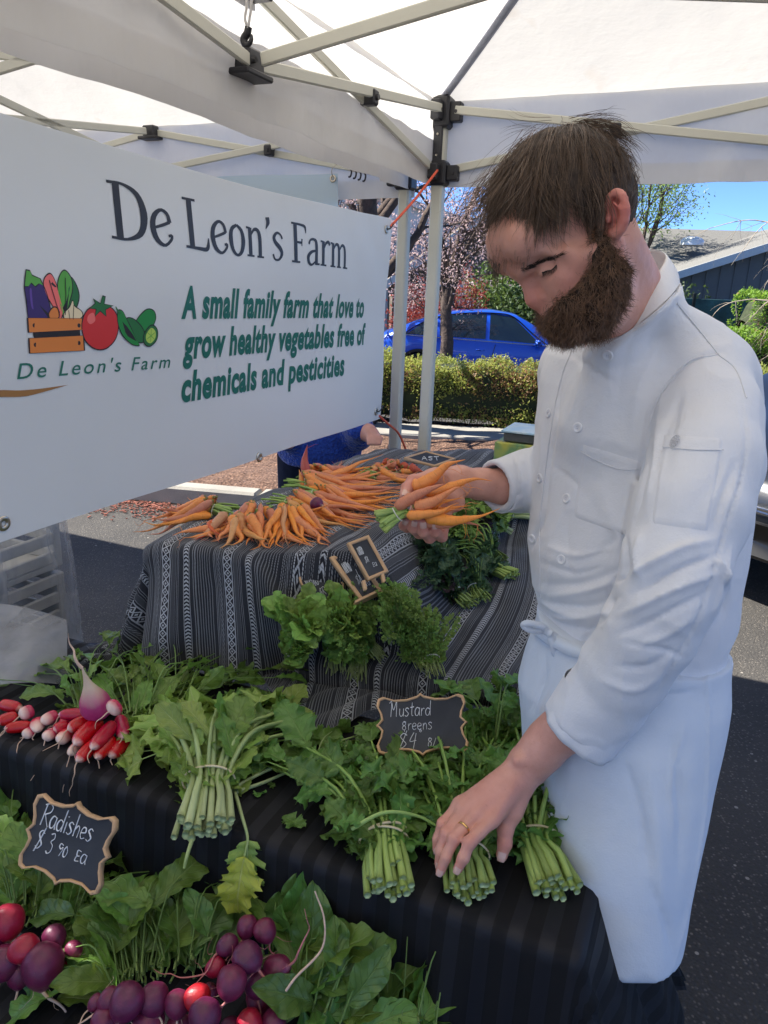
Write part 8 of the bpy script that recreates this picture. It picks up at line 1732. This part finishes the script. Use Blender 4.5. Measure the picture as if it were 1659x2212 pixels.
# trousers and shoes
s = SDF((-.05, .75, .02), (.8, 1.7, 1.0), .009)
hipc = W(1335, 1480, 1.18); 
for q in (-1, 1):
    h0 = hipc*A3(1, 1, 0)+S2*q*.08; s.chain([h0+EZ*.86, h0+EZ*.50+F2*.01, h0+EZ*.10-F2*.01], [.070, .060, .055], .02)
V, F = s.mesh(); V = relax(V, F, 2); N = vnormals(V, F); V = V+N*(.004*vnoise(V*A3(1, 1, .7), 14))[:, None]; mobj('trousers', V, F, simple('black_trousers', (.010, .012, .018), .85, .2, 30), chef)
for q in (-1, 1):
    s = SDF((-.1, .7, -.01), (.85, 1.75, .14), .005); h0 = hipc*A3(1, 1, 0)+S2*q*.08; s.chain([h0+EZ*.05-F2*.07, h0+EZ*.055+F2*.03, h0+EZ*.035+F2*.15], [.042, .044, .036], .02); s.fn(h0-.3, h0+.3, lambda P: P[..., 2]-.004, 0, 's')
    V, F = s.mesh(); mobj('shoe', V, F, M['rubber'], chef)
# ------------------------------------------------------------------ carrots in his raised hand
def hz_(zx, zy, t): return W(796+zx/4.545, 962+zy/4.545, t)
hb = thing('carrot_bunch', 'bunch of orange carrots held up in the chef\'s hand', 'carrots', hz_(330, 620, 1.19)); hrs = np.random.RandomState(6)
for pts, r0, mt in (([(430, 410, 1.195), (520, 380, 1.19), (640, 310, 1.185), (760, 200, 1.18), (850, 165, 1.18), (950, 140, 1.18)], 0.0116, 'carrot'), ([(390, 470, 1.20), (480, 440, 1.20), (600, 380, 1.20), (720, 260, 1.195), (790, 215, 1.19)], .010, 'carrot'),
    ([(262, 620, 1.172), (400, 530, 1.165), (560, 450, 1.16), (700, 395, 1.16), (760, 380, 1.16)], 0.0099, 'carrot'), ([(560, 480, 1.185), (720, 440, 1.18), (850, 390, 1.178), (960, 350, 1.178), (1080, 330, 1.178), (1215, 350, 1.178)], 0.0090, 'carrot'),
    ([(455, 600, 1.165), (540, 585, 1.16), (650, 545, 1.16), (760, 480, 1.162), (860, 420, 1.165), (930, 410, 1.165)], 0.0103, 'carrot'), ([(540, 610, 1.178), (620, 600, 1.175), (700, 560, 1.174), (800, 540, 1.174), (925, 515, 1.174)], 0.0082, 'carrot'),
    ([(380, 690, 1.160), (480, 685, 1.154), (600, 670, 1.154), (720, 650, 1.156), (780, 610, 1.16), (890, 560, 1.16)], 0.0084, 'carrot'), ([(560, 700, 1.172), (680, 720, 1.165), (820, 740, 1.162), (980, 720, 1.162), (1120, 690, 1.162), (1290, 620, 1.162)], 0.0108, 'carrot'),
    ([(500, 740, 1.180), (640, 760, 1.176), (780, 770, 1.172), (900, 745, 1.17), (1020, 770, 1.17), (1090, 785, 1.17)], 0.0099, 'carrot'), ([(640, 640, 1.185), (740, 640, 1.182), (850, 610, 1.18), (1010, 590, 1.18)], 0.0069, 'carrot')):
    carrot(hb, [hz_(*p) for p in pts], r0, mt, r=hrs, hairs=3, k=14)
for i in range(30):
    a = hrs.uniform(0, 1); e = hz_(60+110*a+hrs.normal()*8, 720+150*a+hrs.normal()*10-30*(i % 3), 1.165+.02*hrs.rand()); s0 = hz_(235+90*a, 620+90*a, 1.165+.02*hrs.rand()); s1_ = hz_(330+100*a, 590+80*a, 1.168+.012*hrs.rand())
    V_, F_, uv = tubeVF(spline([e, s0, s1_], 9), [.0036, .0036, .0033, .003, .003, .0028, .0026, .0025, .0022], 7); mobj('stem', V_, F_, M['st_mustard'], hb, uv)
V_, F_, _ = tubeVF(spline([hz_(235, 615, 1.155), hz_(262, 668, 1.150), hz_(300, 720, 1.155), hz_(330, 742, 1.165)], 14), .0009, 5); mobj('twine', V_, F_, M['string'], hb)
# ================================================================== person in blue fleece behind the banner
s = SDF((-.75, 2.2, .75), (.35, 3.3, 1.62), .008); pc = W(690, 960, 2.95)*A3(1, 1, 0)
s.ell(pc+EZ*1.48, (.078, .095, .115), None, .01); s.cone(pc+EZ*1.30, pc+EZ*1.42, .055, .05, .03)
hd_ = W(806, 943, 2.70); s.chain([pc+A3(.12, -.05, 1.18), pc+A3(.17, -.10, .98), hd_+A3(-.02, .02, .01), hd_], [.04, .038, .03, .028], .02); s.chain([pc+A3(-.17, 0, 1.22), pc+A3(-.22, -.05, 1.0), pc+A3(-.1, -.18, .95)], [.04, .036, .03], .02); s.cone(pc+EZ*1.2, pc+EZ*.85, .1, .1, .04)
for i in range(4): s.chain([hd_+A3(.012*i-.02, 0, 0), hd_+A3(.014*i-.015, -.035, .002), hd_+A3(.014*i-.015, -.05, -.018)], [.011, .010, .008], .004)
s.ell(pc+A3(0, -.09, 1.46), (.012, .02, .016), None, .01)
V, F = s.mesh(); V = relax(V, F, 1); helper = newobj('person', mesh('person', V-pc, F, M['skin'])); helper.location = tuple(pc); tag(helper, 'person in a bright blue fleece mostly hidden behind the hanging banner', 'person')
nfl = NT('blue_fleece'); gg = nfl.coord('Object'); nfl.set(color=nfl.ramp(nfl.noise(120, 3, gg), [(.3, (.004, .030, .24)), (.7, (.012, .070, .42))]), rough=.95, sheen=.3); nfl.bump(nfl.new('TexVoronoi', {'Vector': gg, 'Scale': 95.0}).outputs[0], .006, 1.0)
s = SDF((-.85, 2.2, .70), (.45, 3.4, 1.45), .008); s.chain([pc+EZ*1.27, pc+EZ*1.1, pc+EZ*.90], [.13, .165, .170], .04); s.chain([pc+A3(.11, -.03, 1.20), pc+A3(.15, -.09, .98), hd_+A3(-.055, .05, .02)], [.07, .065, .050], .03); s.chain([pc+A3(-.14, 0, 1.24), pc+A3(-.17, -.05, 1.02), pc+A3(-.11, -.15, .96)], [.07, .065, .055], .03); s.fn(pc+A3(-.5, -.5, .5), pc+A3(.5, .5, .86), lambda P: P[..., 2]-.84, 0, 's')
V, F = s.mesh(); V = relax(V, F, 2); N = vnormals(V, F); V = V+N*(.010*vnoise(V, 12))[:, None]; mobj('fleece_jacket', V, F, nfl.m, helper)
mb = MB()
for q in (-1, 1): Vv, Ff, _ = tubeVF([pc+A3(q*.08, 0, .86), pc+A3(q*.09, 0, .05)], [.09, .06], 14); mb.add(Vv, Ff)
mb.build('trousers', M['navy'], helper); q = hr.normal(size=(1, 3))
s = SDF(pc+A3(-.15, -.15, 1.4), pc+A3(.15, .15, 1.65), .008); s.ell(pc+A3(0, .02, 1.51), (.088, .10, .105), None, 0); V, F = s.mesh(); mobj('hair', V, F, M['haircap'], helper)
print('objects', len(sc.objects))
